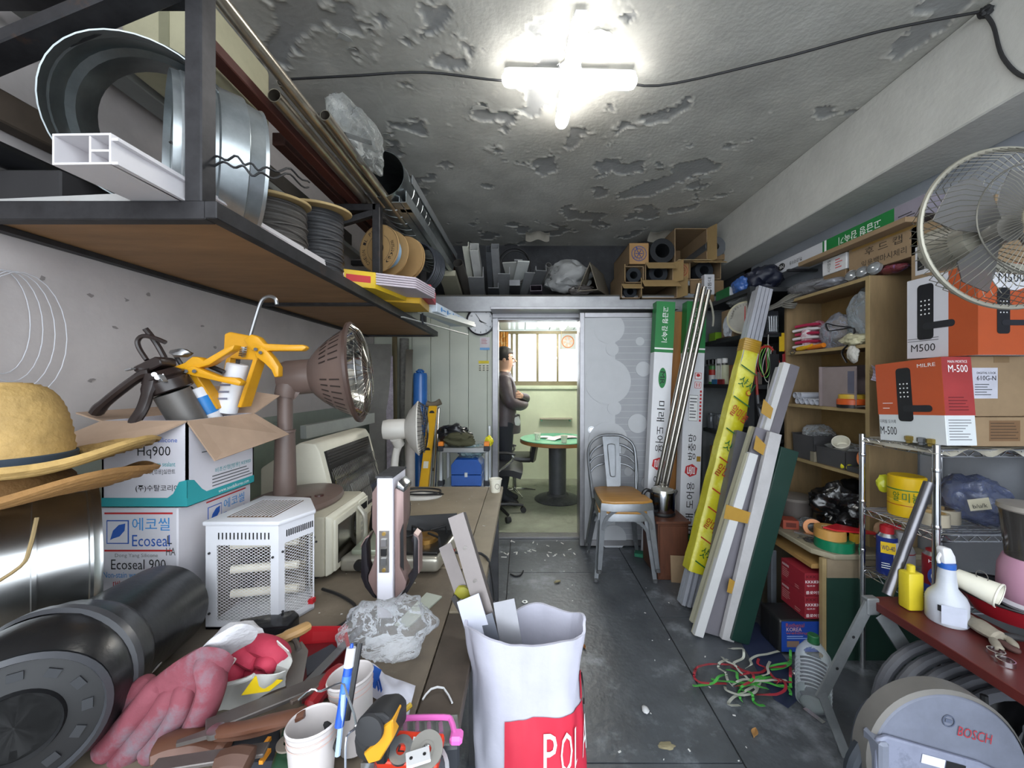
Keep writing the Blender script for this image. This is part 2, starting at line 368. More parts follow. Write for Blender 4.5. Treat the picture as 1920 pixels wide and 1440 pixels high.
obj('window_frame', G().box((-.95, 5.36, 2.02), (1.35, 5.44, 2.062)), WF, wn, bevel=.003)
for x0, x1 in ((-.95,-.91),(-.55,-.5),(-.17,-.135),(-.10,-.06),(.19,.225),(.475,.505),(.9,.94),(1.31,1.35)): obj('window_mullion', G().box((x0, 5.37, 1.36), (x1, 5.43, 2.02)), WF, wn, bevel=.003)
PANE = mat('eef4f6', .05, alpha=.12, var=.02)
for x0, x1 in ((-.91,-.55),(-.5,-.17),(-.135,-.10),(-.06,.19),(.225,.475),(.505,.9),(.94,1.31)): obj('window_pane', G().box((x0, 5.398, 1.36), (x1, 5.402, 2.02)), PANE, wn)
obj('window_latch', G().box((.462, 5.35, 1.66), (.482, 5.37, 1.70)), WHITE, wn, bevel=.003)
obj('trim_4', G().box((-.95, 5.30, 1.25), (1.35, 5.36, 1.275)), mat('b9c1ac', .6), kind='structure', bevel=.003)
def curtain_fn(x0, x1, z0, z1, y, am, ph):
    return lambda u, v: V((x0+(x1-x0)*u, y+am*math.sin(u*28+ph), z0+(z1-z0)*v))
obj('curtain', G().grid(curtain_fn(-.36, -.20, 1.5, 2.04, 5.31, .012, 0), 40, 6), mat('c98a3c', .8, var=.5, scale=16, tint='e7d3a0', tscale=9, tmin=.5), None, 'orange patterned curtain beside the office window', 'curtain', solid=.003)
obj('curtain', G().grid(curtain_fn(-.52, -.365, 1.45, 2.04, 5.28, .012, 1), 40, 6), mat('3f62a8', .8, var=.5, scale=18, tint='d6dae4', tscale=12, tmin=.5), None, 'blue and white checked cloth hanging left of the orange curtain', 'curtain', solid=.003)
# exhaust fan on the office window
ef = thing('exhaust_fan', 'small square exhaust fan with orange ring fixed on the office window', 'fan', (.625, 5.33, 1.80))
c = V((.625, 5.33, 1.905))
obj('housing', G().box((.515, 5.31, 1.80), (.735, 5.355, 2.01)), mat('c9cccd', .5), ef, bevel=.008, seg=2)
obj('ring', G().tube([c+V((math.cos(a*6.2832/28)*.08, -.022, math.sin(a*6.2832/28)*.08)) for a in range(28)], .007, 6, True), mat('d9884e', .5), ef)
for k in range(6):
    a = k*1.0472; p = [c+V((math.cos(a+d)*r, -.022, math.sin(a+d)*r)) for r, d in ((.02,-.3),(.07,-.1),(.07,.5),(.02,.4))]
    obj('blade', G().prism(p, (0, .004, .0)), mat('e0b9a0', .5), ef)
obj('hub', G().lathe([(.024,0),(.024,.012),(.015,.018),(.001,.018)], (c.x, 5.308, c.z), (0,-1,0), 18), WHITE, ef)
obj('pull_cord', G().tube([(.535, 5.3, 2.05), (.535, 5.3, 1.8)], .0025, 5), mat('c9b27a', .6), ef)
# wall ledge in the office
lg = thing('narrow_ledge', 'narrow pale ledge fixed to the green office wall', 'shelf', (.45, 5.3, .82))
obj('board', G().box((.24, 5.24, .835), (.68, 5.34, .853)), mat('a7a08f', .6), lg, bevel=.002)
for x in (.25, .64): obj('bracket', G().box((x, 5.25, .81), (x+.02, 5.34, .835)), mat('6fa58c', .5), lg)
# office lamp
TUBE2 = mat('fff8ee', .3, emit=LAMP2, var=0)
ol = thing('ceiling_lamp', 'lit cross shaped tube lamp on the office ceiling', 'lamp', (.47, 4.25, 2.0))
obj('lamp_base', G().lathe([(.05,0),(.05,.04),(.03,.055)], (.47, 4.25, 2.005), (0,0,1), 16), WHITE, ol)
for dx, dy in ((1,0),(-1,0),(0,1),(0,-1)):
    d = V((dx, dy, 0)); c0 = V((.47, 4.25, 1.985)); obj('tube', G().tube([c0+d*t for t in (.04, .05, .30, .32)], [.012, .027, .027, .012], 12), TUBE2, ol)
obj('strip_light', G().box((.02, 4.0, 2.035), (.34, 4.05, 2.06)), mat('e9eeea', .4, emit=0), None, 'slim white fitting on the office ceiling beside the cross lamp', 'lamp', bevel=.006)
# cross lamp in the shop
TUBE = mat('fffdf8', .3, emit=LAMP, var=0)
c0 = V((.209, 1.71, ZC-.055))
cl = thing('ceiling_lamp', 'lit white cross shaped tube lamp under the peeling ceiling', 'lamp', (c0.x, c0.y, ZC-.09))
obj('lamp_base', G().lathe([(.055,-.02),(.055,.045),(.04,.055)], c0, (0,0,1), 20), WHITE, cl)
for a in (1.5, 91.5, 181.5, 271.5):
    d = V((math.cos(math.radians(a)), math.sin(math.radians(a)), 0)); L0 = .30
    e = V((-d.y, d.x, 0)); hp_ = [(math.cos(math.radians(t)), math.sin(math.radians(t))) for t in range(170, 371, 20)]
    obj('tube', G().rings([[c0+d*t+e*x_*r_+ZZ*(z_*r_) for x_, z_ in hp_] for t, r_ in ((.034,.034),(L0-.03,.034),(L0-.01,.029),(L0,.014))]), TUBE, cl)
    obj('tube_back', G().rings([[c0+d*t+e*x_*r_+ZZ*z_ for x_, z_ in ((-.9,.007),(.9,.007),(.8,.03),(-.8,.03))] for t, r_ in ((.03,.034),(L0-.03,.034),(L0-.008,.026))]), WHITE, cl)
for a in (46, 226): 
    d = V((math.cos(math.radians(a)), math.sin(math.radians(a)), 0)); obj('spring_clip', G().tube([c0+d*.05+ZZ*.01, c0+d*.075+ZZ*.03, c0+d*.09+ZZ*.012], .003, 5), STEEL, cl)
obj('mount_bar', G().box((c0.x-.17, c0.y-.012, ZC-.022), (c0.x+.17, c0.y+.012, ZC-.006)), mat('8c8c88', .5, .5), cl)
CABLE = mat('232325', .6)
pts = smooth([V((-1.08, 1.74, ZC-.03)), V((-.75, 1.70, ZC-.045)), V((-.43, 1.70, ZC-.03)), V((-.1, 1.72, ZC-.05)), c0+V((-.17, 0, .01))], 5)
obj('lamp_cable', G().tube(pts, .005, 6), CABLE, None, 'black cable running left from the cross lamp under the ceiling', 'cable', group='lamp cables')
pts = smooth([c0+V((.17, .01, .02)), V((.62, 1.75, ZC-.05)), V((1.05, 1.62, ZC-.045)), V((1.4, 1.5, ZC-.03)), V((1.70, 1.42, ZC-.03))], 5)
obj('lamp_cable', G().tube(pts, .005, 6), CABLE, None, 'black cable running right from the cross lamp to the concrete beam', 'cable', group='lamp cables')
pts = smooth([V((1.70, 1.42, ZC-.03)), V((1.715, 1.40, ZC-.10)), V((1.712, 1.37, ZC-.24)), V((1.712, 1.31, ZC-.36)), V((1.713, 1.24, ZC-.39)), V((1.712, 1.1, ZC-.40))], 5)
obj('lamp_cable', G().tube(pts, .006, 6), CABLE, None, 'looped black cable hanging down the face of the concrete beam', 'cable', group='lamp cables')
for dz, dy in ((0,0),(.02,.015),(-.01,.02)): pass
obj('cable_knot', G().blob((1.705, 1.415, ZC-.035), (.018,.02,.018), 3, .5), CABLE, None, 'taped cable knot at the top of the concrete beam', 'cable')
# wall clock
ck = thing('wall_clock', 'round white wall clock with black rim on the partition', 'clock', W(901, 630, 3.33))
c = W(901, 602, 3.335); Rk = 27*3.335/720
obj('rim', G().lathe([(Rk-.014,0),(Rk,0),(Rk,.03),(Rk-.012,.034),(Rk-.014,.02)], (c.x, YB-.001, c.z), (0,-1,0), 40, False, False), mat('1d1b22', .3), ck)
obj('face', G().lathe([(Rk-.013,0),(Rk-.013,.012),(.0005,.012)], (c.x, YB-.001, c.z), (0,-1,0), 40), mat('dcdde0', .5, var=.03), ck)
yf = YB-.0145
for h in range(1, 13):
    a = math.radians(90-30*h); q = V((c.x+math.cos(a)*(Rk-.03), yf, c.z+math.sin(a)*(Rk-.03))); tx(ck, str(h), q, XX, ZZ, .02 if h > 9 else .011, .018, INK, .01, 'numeral')
def hand(nm, deg, L, w):
    a = math.radians(90-deg); d = V((math.cos(a), 0, math.sin(a))); s = V((-d.z, 0, d.x)); o = V((c.x, yf-.003, c.z))
    obj(nm, G().prism([o-d*.015-s*w, o-d*.015+s*w, o+d*L+s*w*.5, o+d*L-s*w*.5], (0,-.0012,0)), INK, ck)
hand('hour_hand', 113, .055, .004); hand('minute_hand', 326, .078, .003); hand('second_hand', 125, .08, .001)
obj('hand_cap', G().lathe([(.006,0),(.006,.004),(.001,.005)], (c.x, yf, c.z), (0,-1,0), 12), INK, ck)
# papers on the partition
pp = thing('notice_paper', 'pale pink notice with blue wave taped under the wall clock', 'paper', W(909, 655, 3.34))
panel(pp, 'sheet', W(909, 643, 3.355), XX, ZZ, .085, .1, mat('c9c3c8', .7), lift=0, t=.001); panel(pp, 'blue_wave', W(909, 654, 3.353), XX, ZZ, .085, .02, mat('6c9fd0', .6)); lines(pp, W(909, 640, 3.353), XX, ZZ, .06, .05, 4, mat('b0646a', .6), seed=3)
pp = thing('notice_paper', 'small yellow headed calendar sheet stuck beside the door frame', 'paper', W(907, 700, 3.34))
panel(pp, 'sheet', W(907, 686, 3.355), XX, ZZ, .09, .09, mat('c9c8b6', .7), lift=0, t=.001); panel(pp, 'yellow_header', W(907, 679, 3.353), XX, ZZ, .09, .025, mat('cdb928', .6))
for k in range(9): panel(pp, 'calendar_mark', W(900+(k % 3)*7, 686+(k//3)*4, 3.353), XX, ZZ, .018, .01, mat('6a6a60', .6))
# ---------------------------------------------------------------- office: person, table, chairs
def skin_mesh(verts, edges, root=0, sub=2):
    me = bpy.data.meshes.new('sk'); me.from_pydata([v[0] for v in verts], edges, [])
    o = link(bpy.data.objects.new('sk', me)); o.modifiers.new('s', 'SKIN'); sl = me.skin_vertices[0].data
    for i, v in enumerate(verts):
        r = v[1]; sl[i].radius = (r, r) if not isinstance(r, tuple) else r; sl[i].use_root = i == root
    sb = o.modifiers.new('u', 'SUBSURF'); sb.levels = sub; sb.render_levels = sub
    dg = bpy.context.evaluated_depsgraph_get(); m2 = bpy.data.meshes.new_from_object(o.evaluated_get(dg))
    g = G(); g.add([q.co for q in m2.vertices], [tuple(p.vertices) for p in m2.polygons])
    bpy.data.objects.remove(o); return g
px0, py0 = -.205, 4.25
def PL(f, s, z): return V((px0+f, py0+s, z*.985))
vt = [(PL(0,0,.95), (.155,.135)), (PL(.01,0,1.08), (.165,.14)), (PL(.015,0,1.25), (.175,.145)), (PL(0,0,1.40), (.12,.10)), (PL(.0,0,1.475), .062), (PL(.02,0,1.56), (.085,.078)), (PL(.018,0,1.65), (.098,.082)), (PL(.012,0,1.72), (.066,.06)),
      (PL(0,-.17,1.385), .085), (PL(.06,-.25,1.15), .07), (PL(.18,-.15,1.11), .062), (PL(.23,.0,1.12), .05), (PL(.2,.12,1.14), .036),
      (PL(0,.17,1.385), .085), (PL(.06,.25,1.15), .07), (PL(.2,.16,1.14), .062), (PL(.25,-.0,1.19), .05), (PL(.17,-.17,1.225), .036),
      (PL(0,-.095,.86), .115), (PL(.015,-.10,.50), .08), (PL(-.02,-.10,.12), .058), (PL(.10,-.11,.045), .045), (PL(.17,-.115,.035), .035),
      (PL(0,.095,.86), .115), (PL(.01,.10,.50), .08), (PL(-.03,.10,.12), .058), (PL(.09,.11,.045), .045), (PL(.16,.115,.035), .035)]
ed = [(0,1),(1,2),(2,3),(3,4),(4,5),(5,6),(6,7),(3,8),(8,9),(9,10),(10,11),(11,12),(3,13),(13,14),(14,15),(15,16),(16,17),(0,18),(18,19),(19,20),(20,21),(21,22),(0,23),(23,24),(24,25),(25,26),(26,27)]
g = skin_mesh(vt, ed)
pe = obj('person', g, mat('c39a80', .55, var=.05), None, 'person in brown jacket and dark trousers standing with arms crossed behind the doorway', 'person', ang=180)
JK = mat('4a4044', .5, var=.3, scale=10, bump=.4, bscale=14); PT = mat('1d2029', .75, var=.15)
for m in (JK, PT, BLACKR): pe.data.materials.append(m)
hands = [PL(.2,.15,1.14), PL(.165,-.19,1.225)]
for p in pe.data.polygons:
    c = p.center+INV[pe.name]
    if c.z < .075: p.material_index = 3
    elif c.z < .90: p.material_index = 2
    elif c.z < 1.46 and min((c-h).length for h in hands) > .055: p.material_index = 1
# jacket skirt, shirt, hair, face
obj('jacket_hem', G().lathe([(.172,0),(.178,.03),(.176,.10),(.17,.2)], PL(.005,0,.80), ZZ, 20, False, False, 1, .9), JK, pe, solid=.01)
obj('jacket_collar', G().lathe([(.075,0),(.088,.02),(.08,.045)], PL(.0,0,1.42), ZZ, 18, False, False, 1, 1), JK, pe, solid=.008)
obj('shirt', G().blob(PL(.085,-.05,.93), (.095,.075,.10), 2, .1), mat('c9c9c6', .7), pe)
HAIR = mat('26221f', .7, var=.2)
g = G().blob(PL(.0,0,1.665), (.108,.098,.105), 4, .06, sub=4); g.v = [p if not (p.x > px0+.06 and p.z < 1.665) and p.z > 1.58 else V((min(p.x, px0+.03), py0+(p.y-py0)*.6, max(p.z, 1.59))) for p in g.v]
obj('hair', g, HAIR, pe)
SK = mat('bf9379', .55, var=.04)
obj('nose', G().tube([PL(.105,0,1.64), PL(.128,0,1.60), PL(.1,0,1.59)], [.007,.014,.009], 8), SK, pe)
obj('mouth', G().tube([PL(.098,-.024,1.553), PL(.108,0,1.555), PL(.098,.024,1.553)], [.003,.007,.003], 6), mat('9c5f55', .5), pe)
for s in (-1, 1):
    obj('ear', G().blob(PL(.005, s*.088, 1.615), (.018,.009,.03), 1, .1, sub=2), SK, pe)
    obj('eye', G().blob(PL(.098, s*.033, 1.633), (.009,.012,.006), 1, 0, sub=2), mat('2a2320', .3), pe)
    obj('eyebrow', G().tube([PL(.096, s*.018, 1.654), PL(.092, s*.05, 1.655)], .004, 5), HAIR, pe)
for hx in ((.2,.13,1.14,1),(.17,-.18,1.225,-1)):
    for k in range(4):
        a = PL(hx[0]+.012, hx[1]+hx[3]*.0, hx[2]-.022+k*.016); obj('finger', G().tube([a, a+V((-.02, hx[3]*.03, .002)), a+V((-.05, hx[3]*.045, 0))], [.008,.0085,.006], 7), SK, pe)
    a = PL(hx[0]-.005, hx[1], hx[2]+.035); obj('thumb', G().tube([a, a+V((-.005, hx[3]*.02, .008)), a+V((-.02, hx[3]*.035, .012))], [.009,.009,.006], 7), SK, pe)
# round table
tc = WZ(1052, 940, 0); tc = V((.40, 4.42, 0))
rt = thing('round_table', 'round office table with green glass top and grey pedestal', 'table', tc)
obj('tabletop', G().lathe([(.42,.655),(.43,.66),(.43,.69),(.42,.695)], tc, ZZ, 56), mat('9a6a3c', .5), rt)
obj('glass_top', G().lathe([(.425,.695),(.428,.698),(.426,.704)], tc, ZZ, 56), mat('6fb897', .08, var=.04), rt)
obj('column', G().lathe([(.10,.06),(.10,.655)], tc, ZZ, 28), mat('53555a', .5, .3, var=.2), rt)
obj('foot', G().lathe([(.26,0),(.265,.008),(.24,.025),(.13,.055),(.115,.075),(.1,.075)], tc, ZZ, 40), mat('4b4d51', .6, .3, var=.4, scale=14), rt)
def cup(base, h, r, label, ax=ZZ, lid=None):
    o = thing('paper_cup', label, 'cup', base)
    obj('cup_wall', G().lathe([(r*.72,0),(r*.74,.002),(r,h),(r*.95,h),(r*.70,.005)], base, ax, 24, True, True), mat('e3dfcf', .6, var=.03), o)
    obj('rim', G().lathe([(r,h-.003),(r*1.05,h-.001),(r*1.05,h+.002),(r,h+.003),(r*.95,h+.001)], base, ax, 24, False, False), mat('e8e4d6', .5, var=.03), o)
    return o
def ringmark(o, c, rx, uy, r, m):
    rx, uy = V(rx).normalized(), V(uy).normalized(); obj('printed_ring', G().tube([V(c)+rx*math.cos(a*.3142)*r+uy*math.sin(a*.3142)*r*1.2 for a in range(20)], .0012, 5, True), m, o)
b = V((.165, 4.27, .705)); o = cup(b, .075, .037, 'paper cup standing left on the green round table'); ringmark(o, b+V((.01,-.034,.04)), XX, ZZ, .014, mat('6b6257', .6))
b = V((.44, 4.08, .705)); cup(b, .075, .037, 'plain cream paper cup at the front of the green round table')
for k, (x, y, rz, lb) in enumerate(((.50,4.45,.4,'open printed magazine lying on the green round table'),(.26,4.42,-.2,'loose white sheet beside the cup on the round table'),(.36,4.30,.9,'folded leaflet lying in front of the magazine on the round table'))):
    M_ = Matrix.Translation((x, y, .706+k*.003)) @ Matrix.Rotation(rz, 4, 'Z'); s = (.2,.14,.12)[k]
    obj('paper', G().grid(lambda u, v: M_ @ V(((u-.5)*s*1.5, (v-.5)*s, .012*abs(math.sin(u*3.1)))), 10, 4), mat('d5d3d6' if k else 'c3b3bb', .6, var=.25, scale=30), None, lb, 'paper', solid=.002)
# office swivel chair
ch = thing('office_chair', 'black leather swivel chair with chrome arms behind the doorway', 'chair', (-.25, 3.92, 0))
LE = mat('1c1c1f', .38, var=.1)
cb = V((-.27, 3.92, 0))
obj('seat', G().grid(lambda u, v: cb+V(((u-.5)*.5, (v-.5)*.48, .445+.02*math.sin(u*3.1)*math.sin(v*3.1)-(.05*max(0, u-.8)*5*.6))), 12, 12), LE, ch, solid=-.06, bevel=.0)
obj('backrest', G().grid(lambda u, v: cb+V((-.24-.05*v, (u-.5)*.46*(1-.15*v*v), .5+.5*v)), 10, 10), LE, ch, solid=.05)
for s in (-1, 1):
    y = s*.26
    obj('arm_pad', G().tube([cb+V((-.2,y,.665)), cb+V((-.05,y,.675)), cb+V((.12,y,.67)), cb+V((.2,y,.655))], [.018,.024,.024,.014], 8, flat=.6), LE, ch)
    obj('arm_tube', G().tube(smooth([cb+V((.17,y,.655)), cb+V((.17,y,.60)), cb+V((.05,y*.95,.5)), cb+V((-.06,y*.8,.40))], 4), .011, 8), CHROME, ch)
    obj('arm_tube', G().tube(smooth([cb+V((-.17,y,.655)), cb+V((-.2,y,.60)), cb+V((-.14,y*.9,.45))], 4), .011, 8), CHROME, ch)
obj('gas_column', G().lathe([(.028,.08),(.028,.22),(.018,.22),(.018,.41)], cb, ZZ, 14), BLACK, ch)
for k in range(5):
    a = math.radians(-62+72*k); d = V((math.cos(a), math.sin(a), 0)); lg_ = obj('base_leg', G().tube([cb+ZZ*.1, cb+d*.14+ZZ*.095, cb+d*.28+ZZ*.075], [.026,.02,.014], 8), BLACK, ch)
    e = cb+d*.28; s_ = V((-d.y, d.x, 0)); obj('caster', G().cyl(e+ZZ*.03-s_*.022, e+ZZ*.03+s_*.022, .029, None, 14), BLACKR, lg_)
# second chair back beside the table
c2 = thing('office_chair', 'black padded chair pushed against the far side of the round table', 'chair', (.02, 4.72, 0))
cb = V((.0, 4.62, 0))
obj('backrest', G().grid(lambda u, v: cb+V((.12+.04*math.sin(u*3.1)+.05*v, (u-.5)*.40, .42+.27*v)), 10, 8), LE, c2, solid=.045)
obj('seat', G().cbox(cb+V((-.1,0,.45)), (.4,.42,.06)), LE, c2, bevel=.02, seg=2)
for k in range(4):
    a = math.radians(20+90*k); d = V((math.cos(a), math.sin(a), 0)); obj('leg', G().tube([cb+V((-.1,0,.06))+d*.02, cb+V((-.1,0,.05))+d*.15, cb+V((-.1,0,.03))+d*.27], [.02,.016,.012], 8), CHROME, c2)
obj('column', G().cyl(cb+V((-.1,0,.05)), cb+V((-.1,0,.43)), .025), CHROME, c2)
# ---------------------------------------------------------------- stacked metal cafe chairs
MC = mat('7b7e82', .35, .6, var=.15, scale=14)
SW = mat('b0803e', .35, var=.25, scale=5, stretch=(1,7,7))
def cafe_chair(base, label):
    o = thing('cafe_chair', label, 'chair', base, 'stacked metal cafe chairs'); b = V(base)
    pr = [(-.175,-.18),(-.10,-.205),(.10,-.205),(.175,-.18),(.165,.0),(.15,.16),(.1,.185),(-.1,.185),(-.15,.16),(-.165,.0)]
    obj('seat', G().prism([b+V((x, y, .452)) for x, y in pr], (0,0,.018)), SW, o, bevel=.005, seg=2)
    obj('apron', G().rings([[b+V((x*k, y*k, z)) for x, y in pr] for k, z in ((.98,.452),(1.0,.44),(1.02,.405))], False, False), MC, o, solid=.003)
    for sx in (-1, 1):
        for fy, top, bot in ((-1,(-.172,-.172),(-.205,-.215)),(1,(-.15,.15),(-.20,.235))):
            p0 = b+V((-top[0]*sx, top[1], .43)); p1 = b+V((-bot[0]*sx, bot[1], 0)); x_ = V((sx*.03, 0, 0)); y_ = V((0, fy*.03, 0))
            lg_ = obj('leg', G().rings([[p0+(-x_)*1.3-y_*.1, p0+x_*.25, p0+x_*.25+y_*.25, p0-y_*1.3], [p1-x_*.7, p1+x_*.2, p1+x_*.2+y_*.2, p1-y_*.7]]), MC, o, bevel=.004)
            obj('foot_cap', G().cyl(p1-x_*.2-y_*.2+ZZ*.0, p1-x_*.2-y_*.2+ZZ*.02, .018, .016, 10), mat('4b4c4e', .6), lg_)
        # arched apron brace between the legs of a side
    for y, w in ((-.185,.168),(.165,.146)):
        a = [b+V((w*math.cos(t*math.pi/14), y-.012*math.copysign(1,-y)*0, .27+.15*math.sin(t*math.pi/14))) for t in range(15)]
        obj('brace', G().strip(a, .022, .003, (0,1,0)), MC, o)
    hoop = smooth([b+V((-.165,.12,.40)), b+V((-.172,.16,.50)), b+V((-.185,.20,.66)), b+V((-.17,.225,.78)), b+V((-.09,.24,.845)), b+V((0,.243,.855)), b+V((.09,.24,.845)), b+V((.17,.225,.78)), b+V((.185,.20,.66)), b+V((.172,.16,.50)), b+V((.165,.12,.40))], 5)
    obj('back_hoop', G().tube(hoop, .011, 10), MC, o)
    h2 = smooth([b+V((-.178,.205,.64)), b+V((-.12,.222,.69)), b+V((0,.23,.71)), b+V((.12,.222,.69)), b+V((.178,.205,.64))], 4)
    obj('cross_tube', G().tube(h2, .008, 8), MC, o)
    sp = [b+V((-.05,.165,.47)), b+V((.05,.165,.47)), b+V((.068,.238,.845)), b+V((-.068,.238,.845))]
    s = obj('splat', G().prism(sp, (0,.004,0)), MC, o, bevel=.0015)
    rib = [(-.018,.55),(.018,.55),(.026,.77),(-.026,.77)]; f = lambda z: .165+(z-.47)/.375*.073-.003
    lp = smooth([b+V((x, f(z), z)) for x, z in ((-.012,.545),(.012,.545),(.022,.575),(.03,.76),(.016,.785),(-.016,.785),(-.03,.76),(-.022,.575),(-.012,.545))], 3)
    obj('pressed_rib', G().tube(lp, .0035, 6), MC, s)
    return o
c1 = cafe_chair(V((.70, 2.80, .002)), 'lower galvanised metal cafe chair of the stack, mostly under the other')
c2_ = copy_tree(c1, (.70, 2.775, .078), math.radians(2), 'upper galvanised metal cafe chair with wooden seat, on top of the stack')
c1.rotation_euler.z = math.radians(-2)
# low brown cabinet with kettle, carton piece
BW = mat('5a3524', .5, var=.3, scale=5, stretch=(6,6,1))
lc = thing('low_cabinet', 'low dark brown wooden cabinet beside the stacked chairs', 'cabinet', (1.02, 2.77, 0))
obj('body', G().box((.92, 2.615, .0), (1.13, 2.94, .385)), BW, lc, bevel=.004); obj('top_board', G().box((.905, 2.6, .385), (1.14, 2.95, .402)), BW, lc, bevel=.003)
obj('door_panel', G().box((.93, 2.607, .03), (1.12, 2.616, .37)), BW, lc, bevel=.003)
kb = V((1.005, 2.76, .402))
kt = thing('electric_kettle', 'steel electric kettle with black handle on the low brown cabinet', 'kettle', kb)
obj('power_base', G().lathe([(.085,0),(.088,.012),(.08,.024)], kb, ZZ, 30), BLACK, kt)
obj('pot', G().lathe([(.082,.024),(.086,.035),(.086,.15),(.082,.165),(.078,.165)], kb, ZZ, 34), mat('9b9ca0', .18, 1, var=.1), kt)
obj('lid', G().lathe([(.08,.165),(.075,.18),(.04,.195),(.012,.197),(.012,.21),(.018,.215),(.001,.22)], kb, ZZ, 30), mat('aaa89f', .2, .6), kt)
obj('handle', G().tube(smooth([kb+V((-.075,-.01,.16)), kb+V((-.12,-.015,.175)), kb+V((-.145,-.015,.14)), kb+V((-.14,-.015,.06)), kb+V((-.13,-.01,.035))], 4), [.012]*4+[.014]*9+[.011]*4, 8), BLACK, kt)
obj('spout', G().tube([kb+V((.07,0,.135)), kb+V((.105,.01,.165))], [.022,.012], 8), STEEL, kt)
obj('carton_scrap', G().prism([(1.0,2.585,.001),(1.15,2.56,.001),(1.16,2.595,.17),(1.0,2.6,.175)], (0,.004,0)), CARD, None, 'loose piece of brown cardboard leaning on the low cabinet', 'cardboard')
# long printed cartons standing by the sliding door
def mr_box(base, top, w, d, label, second=False):
    o = thing('long_carton', label, 'carton', base, 'long printed door closer cartons'); b, t = V(base), V(top); z = (t-b); L = z.length; zz = z.normalized(); x = (XX-zz*XX.dot(zz)).normalized(); y = zz.cross(x)
    M_ = Matrix((x, y, zz)).transposed().to_4x4(); M_.translation = b
    P = lambda a, c: M_ @ V((a, -d/2, c))
    obj('carton_body', G().box((-w/2,-d/2,0),(w/2,d/2,L), M_), mat('dfe0e4', .55, var=.04), o, bevel=.002)
    gl = .40
    obj('green_end', G().box((-w/2-.0006,-d/2-.0006,L-gl),(w/2+.0006,d/2+.0006,L+.0006), M_), GREENB, o)
    panel(o, 'stripe', P(0, L-gl+.03), x, zz, w*1.01, .012, INKW, .0012)
    tx(o, '고급형 감속기', P(-.0, L-.18), -zz, x, .28, .045, INKW, .012, lift=.0013)
    if not second:
        disc(o, 'green_oval', P(.0, L-.60), x, zz, .062, .16, GREENB); tx(o, 'MR', P(0, L-.60), -zz, x, .10, .036, INK, .02, lift=.0014)
        words = [('미래', .86, .16), ('도어용', 1.08, .20), ('방충망', 1.46, .2)]; red = 1.27
        for s, q, ln in words: tx(o, s, P(0, L-q), -zz, x, ln, .06, INK, .02)
        disc(o, 'red_star', P(0, L-red), x+zz*.4, zz-x*.4, .105, .1, INKR, n=6); tx(o, '돌', P(0, L-red), -zz, x, .07, .06, INKW, .02, lift=.0014)
        for k in range(2): lines(o, P(-.03+k*.06, L-1.66), x, zz, .045, .10, 6, INKR, seed=k+9)
        lines(o, P(0, L-1.78), x, zz, .1, .10, 5, mat('55585c', .6), seed=4)
    else:
        panel(o, 'care_mark', P(.03, L-.58), x, zz, .05, .05, INKR); panel(o, 'care_mark_field', P(.03, L-.58), x, zz, .042, .042, INKW, .0011); disc(o, 'care_umbrella', P(.03, L-.575), x, zz, .03, .025, INKR, .0016, 12)
        panel(o, 'care_mark', P(.03, L-.65), x, zz, .05, .05, INKR); panel(o, 'care_mark_field', P(.03, L-.65), x, zz, .042, .042, INKW, .0011); 
        for s in (-1, 1): panel(o, 'care_arrow', P(.03+s*.009, L-.65), x, zz, .007, .03, INKR, .0016)
        panel(o, 'spec_table', P(.0, L-.83), x, zz, .07, .2, mat('55585c', .6)); panel(o, 'spec_field', P(.0, L-.83), x, zz, .066, .194, INKW, .0011); lines(o, P(0, L-.83), x, zz, .055, .17, 7, mat('55585c', .6), lift=.0014, seed=2)
        for k in range(9): panel(o, 'red_note', P(.055, L-.70-.028*k), x, zz, .014, .017, INKR)
        words = [('방충망', 1.13, .2), ('도어용', 1.50, .2), ('미래', 1.72, .16)]; red = 1.31
        for s, q, ln in words: tx(o, s, P(0, L-q), zz, -x, ln, .06, INK, .02)
        disc(o, 'red_star', P(0, L-red), x+zz*.4, zz-x*.4, .105, .1, INKR, n=6); tx(o, '돌', P(0, L-red), zz, -x, .07, .06, INKW, .02, lift=.0014)
        disc(o, 'green_oval', P(0, L-1.87), x, zz, .062, .16, GREENB); tx(o, 'MR', P(0, L-1.87), zz, -x, .10, .036, INK, .02, lift=.0014)
        panel(o, 'tape_piece', P(.055, L-1.22), x, zz, .03, .04, mat('a8842c', .3))
    return o
b0 = W(1222, 1030, 3.02); b0.z = 0; t0 = W(1245, 568, 3.06); mr_box(b0, t0, .145, .09, 'white and green long carton leaning on the sliding door')
b1 = W(1285, 1030, 2.98); b1.z = 0; t1 = W(1302, 568, 3.04); mr_box(b1, t1, .15, .09, 'white and green long carton with spec table, beside the dark shelf', True)
p0, p1 = W(1256, 1010, 3.10), W(1275, 585, 3.11); p0.z = 0
obj('wood_board', G().bar(p0, p1, .10, .018, (0,1,0)), mat('a3703a', .5, var=.2, scale=4, stretch=(5,5,1)), None, 'brown wooden board standing between the two long cartons', 'board')
for k, (ub, ut, yb, dd) in enumerate(((1196,1311,2.90,0),(1206,1321,2.88,.012),(1214,1330,2.93,.02))):
    q0 = W(ub+27, 951, 2.90); q0.z = .4025; q1 = W(ut, 532+k*6, 2.86+dd); q1 = q1
    obj('steel_pipe', G().shell(q0, q1, .0165, t=.002, n=18), mat('a8a49c', .25, .9, var=.12), None, ('leftmost','middle','rightmost')[k]+' polished steel pipe leaning in front of the long cartons', 'pipe', 'leaning polished steel pipes')
obj('threshold_scrap', G().prism([(.86,2.96,.001),(.93,2.93,.001),(.95,3.0,.001),(.88,3.02,.001)], (0,0,.03)), mat('1f6a4f', .4), None, 'small green plastic scrap on the floor behind the chairs', 'scrap', bevel=.004)
